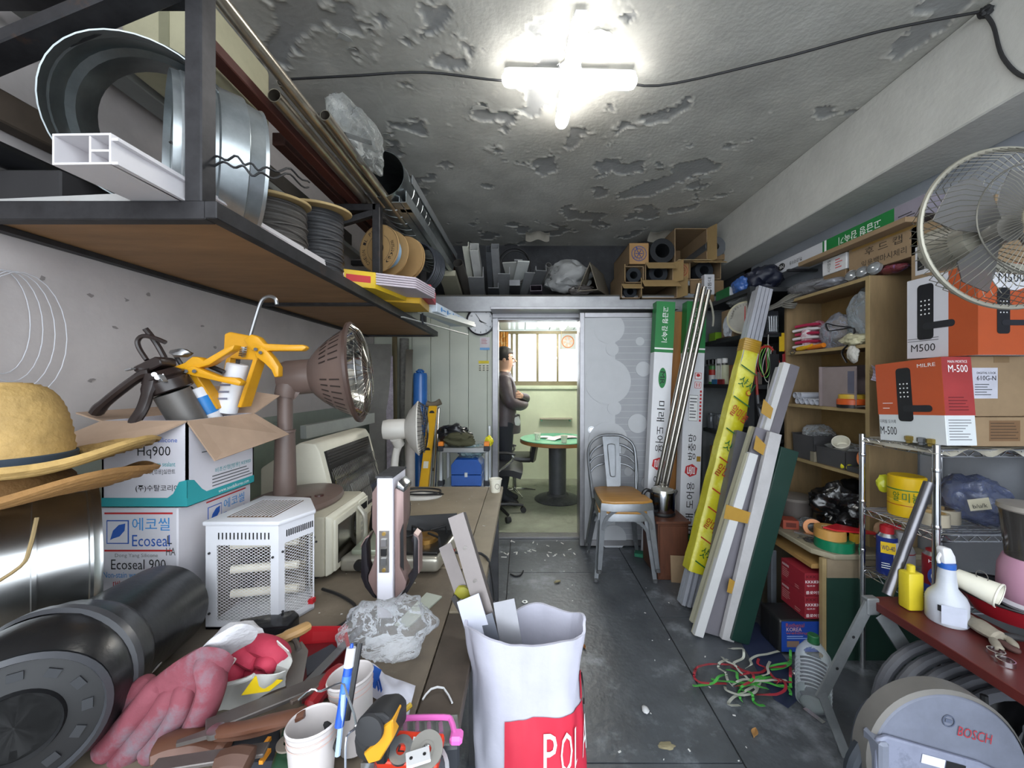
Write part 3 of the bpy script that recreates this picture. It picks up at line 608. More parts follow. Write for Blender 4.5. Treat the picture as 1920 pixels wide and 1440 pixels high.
# ---------------------------------------------------------------- wall rack on the left with plywood deck
SX, SZ, Y0, Y1 = -.731, 1.765, .885, 3.2
PLY = mat('9c7650', .6, var=.22, scale=3, stretch=(1,5,1), bump=.05)
RUST = mat('3d3c3e', .5, .55, var=.35, scale=16, tint='5b463a', tscale=10, tmin=.62)
rk = thing('storage_rack', 'dark welded steel wall rack with plywood deck along the left wall', 'rack', (-1.02, 2.0, 1.73))
obj('plywood_deck', G().box((XL+.005, Y0+.02, 1.738), (SX-.004, 1.885, SZ)), PLY, rk); obj('plywood_deck', G().box((XL+.005, 1.905, 1.738), (SX-.004, Y1-.01, SZ)), PLY, rk)
obj('front_rail', G().box((SX-.005, Y0, 1.727), (SX+.025, Y1, 1.768)), RUST, rk, bevel=.002)
for y in (Y0, 1.88, Y1-.03): obj('cross_rail', G().box((XL+.004, y, 1.725), (SX, y+.032, 1.768)), RUST, rk, bevel=.002)
obj('back_rail', G().box((XL+.002, Y0, 1.722), (XL+.03, Y1, 1.737)), RUST, rk)
for y in (Y0, 1.99, 2.92): 
    obj('post', G().box((SX-.05, y, SZ), (SX-.01, y+.045, 2.275)), RUST, rk, bevel=.003)
    obj('top_arm', G().box((XL+.002, y, 2.24), (SX-.03, y+.04, 2.275)), RUST, rk, bevel=.003)
obj('brace', G().bar((XL+.02, .87, 2.05), (SX-.03, .87, 2.27), .03, .06, (0,1,0)), RUST, rk, bevel=.003)
q = V((SX-.28, 1.99, 2.15)); obj('brace', G().bar(q, (SX-.02, 2.01, 2.24), .03, .03), RUST, rk)
TOPZ = 2.2755
# galvanised duct pieces
def ribbed(p0, p1, prof, name, label, m=GALV, cat='duct', n=44, t=.003):
    p0, p1 = V(p0), V(p1); d = p1-p0; L = d.length
    return obj(name, G().lathe([(r, h*L) for h, r in prof], p0, d, n, False, False), m, None, label, cat, solid=t, ang=25)
D2 = mat('8d9394', .3, .9, var=.25, scale=10)
ribbed(W(276, 238, .96), W(330, 266, 1.12), [(0,.193),(.16,.193),(.19,.2),(.23,.193),(.5,.19),(.53,.184),(.57,.176),(.8,.17),(1,.168)], 'duct_ring', 'wide open galvanised duct ring facing out beside the rack post', D2)
ribbed(V((-.955,1.03,1.965)), V((-.82,1.17,1.965)), [(0,.2),(.08,.2),(.1,.204),(.34,.204),(.36,.198),(.44,.198),(.46,.203),(.76,.203),(.78,.194),(.96,.186),(1,.19)], 'duct_collar', 'shiny galvanised duct collar lying on the plywood deck')
# twisted wire tie
pts = smooth([W(318,268,.95), W(345,285,.95), W(400,297,.93), W(440,296,.92), W(470,310,.93), W(500,318,.96), W(545,320,1.05), W(580,345,1.2)], 6)
obj('wire_tie', G().tube([p+V((0,0,.006*math.sin(i*1.1))) for i, p in enumerate(pts)], .0028, 5), BLACKR, None, 'black twisted wire tied around the duct collar', 'wire')
obj('wire_tie', G().tube([p+V((0,-.004,-.018+.007*math.sin(i*.9))) for i, p in enumerate(pts[6:])], .0028, 5), BLACKR, None, 'second black wire sagging below the twisted wire on the duct', 'wire')
# white plastic profile sticking out in front
PV = mat('dcd8da', .4, var=.05)
wp = thing('plastic_profile', 'white hollow plastic window profile poking out beside the rack post', 'profile', V((-.84, .75, SZ+.003)))
a = V((-.85,.74,SZ+.034)); b = a+V((.02,1.0,0)); w2, h2 = .058, .03
obj('profile_body', G().shell(a, b, w2, h2, t=.004, sq=True), PV, wp)
obj('profile_web', G().box((a.x+.012, .742, a.z-h2+.004), (a.x+.016, 1.7, a.z+h2-.004)), PV, wp)
obj('profile_web', G().box((a.x+.016, .742, a.z-.004), (a.x+w2-.004, 1.7, a.z)), PV, wp)
obj('profile_lip', G().box((a.x+w2-.002, .74, a.z-h2-.0), (a.x+w2+.012, 1.7, a.z-h2+.005)), PV, wp); obj('profile_lip', G().box((a.x+w2-.002, .74, a.z+h2-.014), (a.x+w2+.012, 1.7, a.z+h2-.009)), PV, wp)
obj('profile_strip', G().bar((-1.25,.93,SZ+.012), (-.80,.90,SZ+.016), .03, .018), mat('b9b7b4', .5), None, 'flat pale strip lying along the front rail of the rack', 'profile')
# wire reels standing upright
def reel(c, r, R_, h, wire, label, grp='upright cable reels', lean=0):
    o = thing('cable_reel', label, 'cable reel', c, grp); c = V(c)
    obj('lower_flange', G().lathe([(R_,0),(R_,.008)], c, ZZ, 32), mat('a98f62', .8), o)
    pr = []; n = int((h-.02)/.009)
    for i in range(n): z = .01+i*.009; pr += [(r*(.97+.03*((i*7) % 3)/2), z), (r*(1.0+.02*((i*5) % 3)), z+.0045)]
    obj('wound_cable', G().lathe(pr, c, ZZ+XX*lean, 32), wire, o, ang=60)
    obj('upper_flange', G().lathe([(R_,h-.01),(R_*1.0,h)], c, ZZ+XX*(lean+.06)-YY*.1, 32), mat('b39b6d', .8, var=.1), o, bevel=.002)
    for k in range(3):
        a0 = R.random()*6; z0 = .05+R.random()*.1
        obj('loose_turn', G().tube([c+V((math.cos(a0+t*.35)*r*1.03, math.sin(a0+t*.35)*r*1.03, z0+.006*t*(1 if k % 2 else -1)*.8+.03)) for t in range(12)], .004, 6), wire, o)
reel(V((-.885,1.37,SZ)), .10, .115, .225, mat('57534f', .6, var=.2), 'grey cable reel with tan flange next to the duct collar')
reel(V((-.835,1.58,SZ)), .088, .118, .285, mat('3c3c3e', .6, var=.2), 'taller dark cable reel with tan flange in the middle of the rack')
# reels on an axle, facing out
axd = V((.34,.94,0)).normalized(); c0 = W(710, 466, 2.06)
def axle_reel(c, R_, r, L, wire, label, text=False):
    o = thing('wire_reel', label, 'wire reel', c-V((0,0,R_)), 'wire reels on an axle'); KR = mat('ab8a5c', .75, var=.08)
    obj('front_flange', G().lathe([(.03,0),(R_,0),(R_,.008),(.03,.008)], c, axd, 40, False, False), KR, o)
    obj('back_flange', G().lathe([(.03,L),(R_,L),(R_,L+.008),(.03,L+.008)], c, axd, 40, False, False), KR, o)
    pr = []; 
    for i in range(int(L/.008)): pr += [(r, .01+i*.008), (r*1.03, .014+i*.008)]
    obj('wound_wire', G().lathe(pr, c, axd, 32), wire, o, ang=60)
    obj('hub', G().lathe([(.03,-.001),(.034,-.003),(.028,-.004),(.026,.03)], c, axd, 24, False, True), BLACK, o)
    if text:
        rx = V((axd.y,-axd.x,0))
        for k, chr_ in enumerate('CHEON IL PVC'):
            a = math.radians(228-k*11.5); p = c+rx*math.cos(a)*R_*.78+ZZ*math.sin(a)*R_*.78; u = rx*math.cos(a)+ZZ*math.sin(a)
            if chr_ != ' ': tx(o, chr_, p, rx*math.sin(a)-ZZ*math.cos(a), u, .014, .020, INK, .02, lift=.001)
        for k, chr_ in enumerate('(주)천일전선화학'):
            a = math.radians(-52+k*13.5); p = c+rx*math.cos(a)*R_*.72+ZZ*math.sin(a)*R_*.72; u = rx*math.cos(a)+ZZ*math.sin(a)
            if k < 6: tx(o, '(주)전일화확'[k] if k < 3 else '전일화'[k-3], p, -rx*math.sin(a)+ZZ*math.cos(a), -u, .02, .02, INK, .015, lift=.001)
        for rr in (.58, .97):
            for a0, a1 in ((118, 245), (-62, 62)): obj('printed_line', G().tube([c-axd*.0005+rx*math.cos(math.radians(a0+(a1-a0)*t/14))*R_*rr+ZZ*math.sin(math.radians(a0+(a1-a0)*t/14))*R_*rr for t in range(15)], .0009, 4), INK, o)
    return o
axle_reel(c0, .128, .085, .08, mat('7d9bb5', .5), 'cardboard wire reel with printed lettering facing the room', True)
axle_reel(W(757, 484, 2.28), .13, .1, .02, mat('7d9bb5', .5), 'plain cardboard flange reel behind the lettered wire reel')
o = thing('cable_coil', 'thick dark blue cable coil hanging behind the wire reels', 'cable coil', W(783, 540, 2.45))
cc = W(781, 497, 2.40)
for k in range(9): obj('cable_turn', G().tube([cc+axd*(k*.013)+(V((axd.y,-axd.x,0))*math.cos(a*.2618)+ZZ*math.sin(a*.2618))*(.135-.002*((k*3) % 4)) for a in range(24)], .0075, 6, True), mat('2c3038', .5), o)
obj('cable_tail', G().tube(smooth([cc+V((.06,-.05,-.12)), cc+V((.07,-.06,-.22)), cc+V((.05,-.06,-.33)), cc+V((.06,-.07,-.38))], 4), .006, 6), mat('2c3038', .5), o)
obj('reel_axle', G().cyl(c0-axd*.02, cc+axd*.14, .012, None, 10), DARKST, None, 'steel axle rod carrying the wire reels', 'rod')
# flat cartons overhanging the rack edge
fb = thing('tile_carton', 'flat yellow printed carton of tiles overhanging the rack edge', 'carton', V((-.72,1.96,SZ+.003)))
def pbox(o, name, pts, z0, z1, m): return obj(name, G().prism([V((x, y, z0)) for x, y in pts], (0,0,z1-z0)), m, o, bevel=.0015)
q = [W(650, 545, 1.62), W(700, 555, 1.72), W(712, 540, 2.0), W(655, 530, 1.9)]
f1 = [(-.78,1.66),(-.66,1.72),(-.60,1.98),(-.74,1.95)]
pbox(fb, 'carton_sleeve', f1, SZ+.003, SZ+.075, mat('d9b41f', .5, var=.1))
panel(fb, 'red_print', V((-.722,1.689,SZ+.04)), V((.12,.06,0)), ZZ, .10, .03, INKR)
f2 = [(-.66,1.722),(-.50,1.80),(-.46,2.02),(-.605,1.98)]
for k in range(5): pbox(fb, 'tile', f2, SZ+.022+k*.011, SZ+.031+k*.011, mat('b9adb6', .4, var=.05))
pbox(None, 'yellow_carton', [(-.735,1.99),(-.55,2.05),(-.56,2.3),(-.74,2.3)], SZ+.003, SZ+.045, mat('d2a71c', .5)); props(bpy.data.objects['yellow_carton'], 'small yellow carton lying under the tile stack on the rack', 'carton')
pbox(None, 'red_carton', [(-.60,2.06),(-.50,2.09),(-.52,2.30),(-.62,2.28)], SZ+.046, SZ+.115, mat('b3263a', .5)); props(bpy.data.objects['red_carton'], 'small red carton at the end of the tile stack', 'carton')
fx = thing('long_flat_carton', 'long white carton with blue print overhanging toward the clock', 'carton', V((-.55,2.5,SZ+.003)))
a, b = V((-.585,2.34,SZ+.038)), V((-.49,2.95,SZ+.038)); obj('carton_body', G().bar(a, b, .13, .055), mat('ccd8e6', .5), fx, bevel=.003)
dx = (b-a).normalized(); nx = V((dx.y,-dx.x,0))
for k in range(5): disc(fx, 'blue_print', a+nx*.0652+dx*(.08+k*.11), dx, ZZ, .03, .03, mat('4a8fcf', .5), n=14); panel(fx, 'blue_line', a+nx*.0652+dx*(.13+k*.11), dx, ZZ, .05, .008, mat('4a8fcf', .5))
a, b = V((-.60,2.32,SZ-.008)), V((-.395,2.93,SZ-.008)); a.z = b.z = SZ+.012
lp = thing('window_profile', 'long white plastic profile reaching out in front of the clock', 'profile', a)
obj('profile_body', G().shell(a, b, .04, .009, t=.003, sq=True), mat('d5dad6', .35, var=.04), lp)
dx = (b-a).normalized(); nx = V((dx.y,-dx.x,0)); obj('profile_fin', G().bar(a+nx*.03+ZZ*.012, b+nx*.03+ZZ*.012, .006, .03), mat('d5dad6', .35, var=.04), lp)
obj('thin_strip', G().bar(V((-.69,2.2,1.722)), V((-.43,2.98,1.717)), .018, .006), mat('c9ccc8', .4), None, 'thin white strip under the long white profile', 'profile')
# long stock on the upper arms
ST = mat('b3aa9c', .28, .85, var=.3, scale=10)
obj('steel_tube', G().shell((-.745,.75,TOPZ+.018), (-.745,2.05,TOPZ+.018), .018, t=.002), ST, None, 'longest polished steel tube along the top front of the rack', 'tube', 'steel tubes on the rack top')
obj('steel_tube', G().shell((-.822,1.27,TOPZ+.0225), (-.822,2.2,TOPZ+.0225), .0225, t=.0025), ST, None, 'thick steel tube with open dark end nearest the red timber', 'tube', 'steel tubes on the rack top')
obj('steel_tube', G().shell((-.785,1.25,TOPZ+.052), (-.785,2.15,TOPZ+.052), .016, t=.002), ST, None, 'steel tube stacked between the two lower tubes on the rack', 'tube', 'steel tubes on the rack top')
obj('steel_tube', G().shell((-.70,1.36,TOPZ+.019), (-.70,2.3,TOPZ+.019), .0185, t=.002), ST, None, 'short steel tube with open end nearest the plastic film', 'tube', 'steel tubes on the rack top')
obj('timber', G().box((-.905,1.06,TOPZ), (-.86,2.4,TOPZ+.035)), mat('5a2f27', .6, var=.2, stretch=(8,1,8)), None, 'dark red timber batten lying along the rack top', 'timber', bevel=.003)
obj('timber', G().box((-.98,1.5,TOPZ), (-.93,2.6,TOPZ+.05)), mat('43241d', .7, var=.2), None, 'dark brown timber lying behind the red batten', 'timber', bevel=.003)
sd = thing('spiral_duct', 'long galvanised spiral duct lying on the rack top', 'duct', (-.715,1.9,TOPZ))
a, b = V((-.712,1.93,TOPZ+.121)), V((-.705,3.32,TOPZ+.121)); obj('duct_wall', G().shell(a, b, .118, t=.003, n=40), D2, sd)
for k in range(15): obj('spiral_seam', G().tube([a+V((math.cos(t*.2618)*.119, .08+k*.09+t*.00375, math.sin(t*.2618)*.119)) for t in range(25)], .0026, 5), GALV, sd)
obj('flat_bar', G().bar((-.59,2.05,TOPZ+.155), (-.565,3.3,TOPZ+.15), .005, .05), mat('a3a7aa', .35, .6), None, 'flat grey metal strip beside the spiral duct', 'bar')
ps = thing('slotted_angle', 'slotted steel angle below the spiral duct', 'angle bar', (-.66,1.95,TOPZ))
obj('angle', G().pro((-.655,1.98,TOPZ+.02), (-.655,3.25,TOPZ+.02), [(-.02,-.02),(.02,-.02),(.02,-.017),(-.017,-.017),(-.017,.02),(-.02,.02)]), GALV, ps)
obj('angle', G().pro((-.615,1.98,TOPZ+.03), (-.60,3.25,TOPZ+.03), [(-.015,-.03),(.015,-.03),(.015,-.027),(-.012,-.027),(-.012,.03),(-.015,.03)]), GALV, ps)
obj('angle_bracket', G().box((-.66,2.06,TOPZ-.0),(-.60,2.10,TOPZ+.004)), GALV, ps)
# plastic film bundle
def crumple(c, r, seed, label, name='plastic_bag', cat='bag', m=FILM, amp=.28, fr=2.2, sub=4, flatten=None):
    return obj(name, G().blob(c, r, seed, amp, fr, sub, flatten, True), m, None, label, cat, ang=50)
FILM2 = film('d3d7d6', .14, .8)
crumple((-.70,1.62,TOPZ+.11), (.075,.2,.09), 5, 'crumpled clear plastic film on top of the steel tubes', 'plastic_film', 'film', FILM2, .3)
obj('black_strip', G().bar(W(645,252,1.55), W(695,268,1.75), .012, .016), BLACK, None, 'black strip sticking through the clear plastic film', 'strip')
# things along the wall above the deck
obj('timber_batten', G().box((XL, .3, 1.98), (XL+.05, 3.2, 2.06)), mat('4b4036', .7, var=.2), None, 'dark timber batten fixed along the left wall above the deck', 'batten', bevel=.004)
obj('service_pipe', G().tube([(XL+.035,.3,1.905), (XL+.035,3.2,1.905)], .03, 12), BLACK, None, 'black pipe running along the left wall under the batten', 'pipe')
cb_ = thing('foam_carton', 'cream carton with rounded edge lying on the rack top', 'carton', (-1.02,1.4,TOPZ))
obj('carton_body', G().box((-1.18,1.12,TOPZ), (-.93,1.42,TOPZ+.22)), mat('b7b193', .7), cb_, bevel=.02, seg=3)
obj('tape_seam', G().box((-1.06,1.118,TOPZ+.001), (-1.03,1.13,TOPZ+.2)), mat('8d8a70', .4), cb_)
obj('carton_strip', G().box((-.9305,1.16,TOPZ+.03),(-.928,1.38,TOPZ+.10)), mat('6a6754', .6), cb_)
obj('dark_box', G().box((-1.29,.93,SZ), (-1.12,2.5,SZ+.10)), mat('2c2a2b', .8), None, 'low dark box against the wall on the plywood deck', 'box', bevel=.004)
obj('plank', G().box((-1.28,.95,TOPZ), (-1.2,2.9,TOPZ+.03)), mat('8e8f8c', .7), None, 'grey plank lying on the rack top next to the wall', 'plank', bevel=.003)
obj('plank', G().box((-1.28,1.0,TOPZ+.031), (-1.2,2.7,TOPZ+.11)), mat('4a4540', .7), None, 'dark timber stacked on the grey plank by the wall', 'plank', bevel=.003)
# fishing line loops hanging at the far left
o = thing('nylon_line', 'loops of thin nylon line hanging on the left wall', 'line', (XL+.02,.98,1.33))
for k in range(4):
    c = V((XL+.015+.006*k, .985+.01*k, 1.50)); obj('line_loop', G().tube([c+V((0, math.cos(a*.2618)*(.055+.012*k)*1.0-.03, math.sin(a*.2618)*(.13+.01*k)-.01*k)) for a in range(24)], .0012, 5, True), mat('c3c3c8', .3), o)
# stock leaning in the back left corner
def lean(name, u0, v0, y0, u1, v1, y1, poly, m, label, cat, z0=None):
    a, b = W(u0, v0, y0), W(u1, v1, y1)
    if z0 is not None:
        t = (z0-b.z)/(a.z-b.z); a = b+(a-b)*t
    return obj(name, G().pro(a, b, poly, (0,1,0)), m, None, label, cat)
RC = lambda w, h: [(-w/2,-h/2),(w/2,-h/2),(w/2,h/2),(-w/2,h/2)]
LS = lambda w, h, t: [(-w/2,-h/2),(w/2,-h/2),(w/2,-h/2+t),(-w/2+t,-h/2+t),(-w/2+t,h/2),(-w/2,h/2)]
g = G().grid(lambda u, v: W(690+44*u+6*(1-v), 1010-365*v, 2.95+.02*math.sin(v*5+u)+.1*u), 6, 12)
obj('sheet_metal', g, mat('6c6963', .55, .3, var=.2), None, 'dull grey metal sheet leaning in the corner under the rack', 'sheet', solid=.003)
lean('perforated_angle', 733, 855, 3.0, 731, 668, 3.05, LS(.055,.03,.004), mat('9d949c', .5, .4, var=.3, scale=40), 'perforated pale angle bar leaning in the corner', 'angle bar', .0)
lean('gold_channel', 741, 800, 3.08, 741, 632, 3.12, LS(.04,.03,.006), mat('8a7f63', .3, .8), 'brass toned channel leaning in the corner', 'channel', .0)
obj('grey_pipe', G().cyl(V((-.96,3.1,0)), W(758, 635, 3.16), .036, None, 18), mat('6e6c66', .7, var=.4, scale=30), None, 'rough grey pipe leaning in the corner', 'pipe')
lean('steel_channel', 766, 800, 3.02, 769, 656, 3.06, LS(.055,.04,.004), mat('85837a', .25, .9), 'steel channel with bright edge leaning in the corner', 'channel', .0)
o = thing('film_roll', 'blue plastic film roll standing behind the white fan', 'roll', V((-.84,3.02,0)))
c = W(788, 716, 3.06); obj('roll', G().lathe([(.05,0),(.055,.0),(.055,1.40),(.05,1.42),(.015,1.425)], (c.x,3.06,0), ZZ, 24), mat('2f67ae', .25, var=.12), o); obj('twisted_end', G().blob((c.x,3.06,1.43), (.03,.03,.022), 3, .5, 3, 3, None, True), mat('2f67ae', .25), o)
obj('pvc_pipe', G().cyl(V((-.71,2.42,0)), V((-.71,2.42,1.0)), .031, None, 20), mat('a8a29c', .5), None, 'thick off-white plastic pipe standing behind the white fan', 'pipe')
# spirit level and crutch
lv = thing('spirit_level', 'long yellow spirit level leaning on the partition', 'level', W(792, 960, 2.7))
a, b = W(789, 960, 2.60), W(812, 762, 2.95); ax_ = (b-a).normalized(); s_ = V((ax_.z,0,-ax_.x)); 
obj('level_body', G().bar(a, b, .026, .062, (1,0,0)), mat('d9a51c', .4, var=.06), lv, bevel=.003)
for v_, r_ in ((776,.02),(850,.02)):
    t = (v_-960)/(762-960); p = a+(b-a)*t; obj('vial_window', G().cyl(p-V((0,.0145,0)), p+V((0,.001,0)), r_, None, 18), BLACK, lv)
panel(lv, 'label', a+(b-a)*.42-V((0,.0142,0)), s_, ax_, .035, .05, mat('d8d4c4', .6))
cr = thing('crutch', 'steel crutch with grey padded top leaning by the spirit level', 'crutch', W(812, 960, 2.75))
for d0, d1 in ((0,0),(10,6)): obj('shaft', G().cyl(W(802+d0, 960, 2.62), W(817+d1, 765, 2.98), .011, None, 12), CHROME, cr)
obj('arm_pad', G().tube([W(800,757,2.96), W(808,759,2.96), W(818,757,2.96), W(826,753,2.96)], [.026,.022,.022,.026], 10), mat('6d6355', .7), cr)
for d0 in (780, 785): pass
obj('hand_bar', G().cyl(W(806,880,2.8), W(818,880,2.8), .012, None, 10), mat('6d6355', .7), cr)
# aluminium work platform with bags and blue tool box
wp_ = thing('work_platform', 'folding aluminium work platform standing behind the table', 'platform', (-.45, 2.75, 0))
AL = mat('b5b8ba', .3, .9, var=.1)
Yp = 2.72
def X_(u, Y): return (u-CX)*Y/F
for u in (830, 914):
    for y in (2.66, 2.92): obj('leg', G().box((X_(u,Yp)-.012, y, 0), (X_(u,Yp)+.012, y+.03, .87)), AL, wp_, bevel=.003)
    obj('upright', G().box((X_(u,Yp)-.011, 2.9, .87), (X_(u,Yp)+.011, 2.925, 1.02)), AL, wp_, bevel=.003)
    obj('orange_clip', G().box((X_(u,Yp)-.018, 2.65, .905), (X_(u,Yp)+.018, 2.69, .935)), mat('e8862a', .5), wp_, bevel=.003)
    for z in (.87, .63): obj('corner_block', G().box((X_(u,Yp)-.02, 2.645, z), (X_(u,Yp)+.02, 2.70, z+.035)), mat('25272d', .6), wp_, bevel=.004)
obj('top_tread', G().box((X_(830,Yp), 2.65, .86), (X_(914,Yp), 2.95, .895)), AL, wp_, bevel=.003)
obj('lower_tread', G().box((X_(830,Yp), 2.65, .60), (X_(914,Yp), 2.95, .625)), AL, wp_, bevel=.003)
obj('yellow_cap', G().blob(W(917, 827, 2.75), (.03,.03,.035), 2, .4), mat('d9cf2a', .5), wp_)
crumple(W(852, 812, 2.76)+V((0,0,.0)), (.105,.1,.065), 8, 'black plastic bag on top of the work platform', m=mat('1d1e22', .3), amp=.4)
o = crumple(W(861, 826, 2.70), (.115,.07,.052), 9, 'olive cloth bag below the black bag on the platform', 'cloth_bag', 'bag', mat('45442f', .85), .3)
o.location.z = .897
bt = thing('tool_box', 'blue metal tool box on the lower step of the work platform', 'tool box', (-.45, 2.78, .626))
x0, x1 = X_(846,2.68), X_(903,2.68); BT = mat('1f4f9c', .4, var=.12)
obj('lower_body', G().box((x0, 2.67, .626), (x1, 2.88, .70)), BT, bt, bevel=.004)
obj('upper_lid', G().rings([[V((x0,y,.704)), V((x1,y,.704)), V((x1,y,.77)), V((x1-.03,y,.81)), V((x0+.03,y,.81)), V((x0,y,.77))] for y in (2.67,2.88)]), BT, bt, bevel=.003)
obj('latch', G().box(((x0+x1)/2-.01, 2.662, .69), ((x0+x1)/2+.01, 2.672, .72)), STEEL, bt)
crumple(((x0+x1)/2+.03, 2.76, .855), (.1,.1,.055), 11, 'clear green tinted plastic cover on the blue tool box', 'plastic_cover', 'film', mat('7f9aa0', .15, alpha=.6, spec=.8), .35)
# ---------------------------------------------------------------- work table on the left
TZ = .72
tb = thing('work_table', 'long low plywood work table covered with tools and appliances', 'table', (-.7, 1.3, 0))
TW = mat('6f6456', .6, var=.3, scale=4, bump=.12, bscale=30, tint='7f7566', tscale=5, tmin=.55)
obj('tabletop_board', G().box((XL+.012, 1.30, TZ-.03), (-.205, 2.31, TZ)), mat('8d806c', .55, var=.25, scale=4, bump=.1, tint='9a9080', tscale=6, tmin=.6), tb, bevel=.002)
obj('tabletop_board', G().box((XL+.012, .42, TZ-.03), (-.205, 1.297, TZ)), TW, tb, bevel=.002)
obj('edge_board', G().box((-.202, 1.05, TZ-.03), (-.118, 2.31, TZ+.001)), mat('8d826f', .55, var=.2, scale=6), tb, bevel=.002)
obj('edge_board', G().box((-.202, .42, TZ-.03), (-.118, 1.047, TZ-.001)), mat('4a4037', .6, var=.3), tb, bevel=.002)
for x in (-1.22, -.19):
    for y in (.5, 1.35, 2.2): obj('leg', G().box((x, y, 0), (x+.05, y+.05, TZ-.03)), DARKST, tb)
obj('apron', G().box((-.16, .5, TZ-.09), (-.14, 2.25, TZ-.03)), DARKST, tb)
# paper cup at the far corner
b = WZ(929, 922, TZ+.001); o = cup(b, .072, .036, 'paper cup standing on the far corner of the work table'); ringmark(o, b+V((.012,-.033,.038)), XX, ZZ, .012, mat('6b6257', .6))
# ---- sealant cartons
CW = mat('d6d3da', .5, var=.04)
TEAL = mat('2d9aa0', .5, var=.04); BLU = mat('2c62b8', .5, var=.04); LBL = mat('3f8fd0', .5, var=0)
def logo(o, c, rx, uy, s):
    """leaf mark and name in a red ruled box"""
    rx, uy = V(rx).normalized(), V(uy).normalized(); c = V(c)
    panel(o, 'logo_rule', c+uy*.052*s, rx, uy, .19*s, .005*s, INKR); panel(o, 'logo_rule', c-uy*.052*s, rx, uy, .19*s, .005*s, INKR)
    k = c-rx*.058*s; panel(o, 'logo_square', k, rx, uy, .062*s, .066*s, INKB); panel(o, 'logo_field', k, rx, uy, .056*s, .06*s, CW, .0011)
    leaf = [(-.02,-.022),(-.012,.004),(.004,.02),(.022,.024),(.02,.004),(.006,-.012),(-.012,-.018)]
    nn = rx.cross(uy); obj('logo_leaf', G().prism([k+rx*a*s+uy*b*s+nn*.0016 for a, b in leaf], -nn*.0004), INKB, o)
    tx(o, '에코씰', c+rx*.035*s+uy*.022*s, rx, uy, .105*s, .036*s, LBL, .01); tx(o, 'Ecoseal', c+rx*.035*s-uy*.024*s, rx, uy, .105*s, .032*s, INKB, .0)
def sealant_box(o, x0, x1, y0, y1, z0, z1): return obj('carton_body', G().box((x0,y0,z0),(x1,y1,z1)), CW, o, bevel=.003)
# lower carton
bx0, bx1, by0, by1, bz0, bz1 = -1.115, -.885, .985, 1.25, TZ+.001, 1.026
o = thing('sealant_carton', 'white sealant carton with leaf logo, lower one of the stack', 'carton', ((bx0+bx1)/2, 1.1, bz0), 'sealant cartons')
sealant_box(o, bx0, bx1, by0, by1, bz0, bz1)
fc = V(((bx0+bx1)/2+.01, by0, 0))
logo(o, fc+ZZ*.965+XX*.005, XX, ZZ, .92)
tx(o, 'Dong Yang Silicone', fc+ZZ*.904, XX, ZZ, .11, .012, mat('777777', .6)); tx(o, 'Ecoseal 900', fc+ZZ*.882+XX*.005, XX, ZZ, .14, .026, INK, .0)
tx(o, 'Non-stain weatherproofing', fc+ZZ*.853, XX, ZZ, .17, .02, LBL, .0); tx(o, '[비오염성 실란트]', fc+ZZ*.83, XX, ZZ, .12, .02, INKR, .005)
tx(o, 'L', fc+V((.085,0,.945)), XX, ZZ, .012, .022, mat('444444', .6)); tx(o, 'HA', fc+V((.088,0,.915)), XX, ZZ, .024, .02, mat('444444', .6))
obj('blue_chevron', G().prism([V((bx0,by0-.0012,.80)), V((fc.x,by0-.0012,.76)), V((bx1,by0-.0012,.80)), V((bx1,by0-.0012,.775)), V((fc.x,by0-.0012,.735)), V((bx0,by0-.0012,.775))], (0,.0006,0)), BLU, o)
rc = V((bx1, 1.12, 0)); logo(o, rc+ZZ*.97+YY*.03, YY, ZZ, .8); tx(o, '동양실리콘', rc+ZZ*.918+YY*.03, YY, ZZ, .09, .014, INK)
obj('blue_chevron', G().prism([V((bx1+.0012,by0,.775)), V((bx1+.0012,1.08,.75)), V((bx1+.0012,by1,.86)), V((bx1+.0012,by1,.885)), V((bx1+.0012,1.08,.778)), V((bx1+.0012,by0,.80))], (-.0006,0,0)), BLU, o)
# upper carton, open with flaps
ux0, ux1, uy0, uy1, uz0, uz1 = -1.085, -.865, .99, 1.235, 1.027, 1.25
o = thing('sealant_carton', 'open white sealant carton with teal band holding caulking guns, upper one', 'carton', (-.975, 1.1, uz0), 'sealant cartons')
obj('carton_wall', G().box((ux0,uy0,uz0),(ux1,uy0+.005,uz1)), CW, o); obj('carton_wall', G().box((ux0,uy1-.005,uz0),(ux1,uy1,uz1)), CW, o)
obj('carton_wall', G().box((ux0,uy0,uz0),(ux0+.005,uy1,uz1)), CW, o); obj('carton_wall', G().box((ux1-.005,uy0,uz0),(ux1,uy1,uz1)), CW, o); obj('carton_bottom', G().box((ux0,uy0,uz0),(ux1,uy1,uz0+.004)), CARD, o)
KR = mat('a68d78', .8, var=.12, bump=.08, bscale=20)
def quad(name, o, pts, m, t): 
    n = (V(pts[1])-V(pts[0])).cross(V(pts[3])-V(pts[0])).normalized(); return obj(name, G().prism(pts, n*t), m, o)
quad('flap', o, [V((ux0,uy0,uz1)), V((ux1,uy0,uz1)), V((ux1-.10,.88,uz1-.075)), V((ux0-.06,.885,uz1-.06))], KR, .004)
quad('flap', o, [V((ux1,uy0,uz1)), V((ux1,uy1,uz1)), V((ux1+.085,uy1+.05,uz1-.075)), V((ux1+.065,uy0+.01,uz1-.105))], KR, .004)
quad('flap', o, [V((ux1,uy1,uz1)), V((ux0,uy1,uz1)), V((ux0+.03,uy1+.06,uz1+.09)), V((ux1+.05,uy1+.05,uz1+.055))], KR, .004)
quad('flap', o, [V((ux0,uy1,uz1)), V((ux0,uy0,uz1)), V((ux0-.09,uy0+.02,uz1+.02)), V((ux0-.09,uy1,uz1+.02))], KR, .004)
fc = V((-.975, uy0, 0))
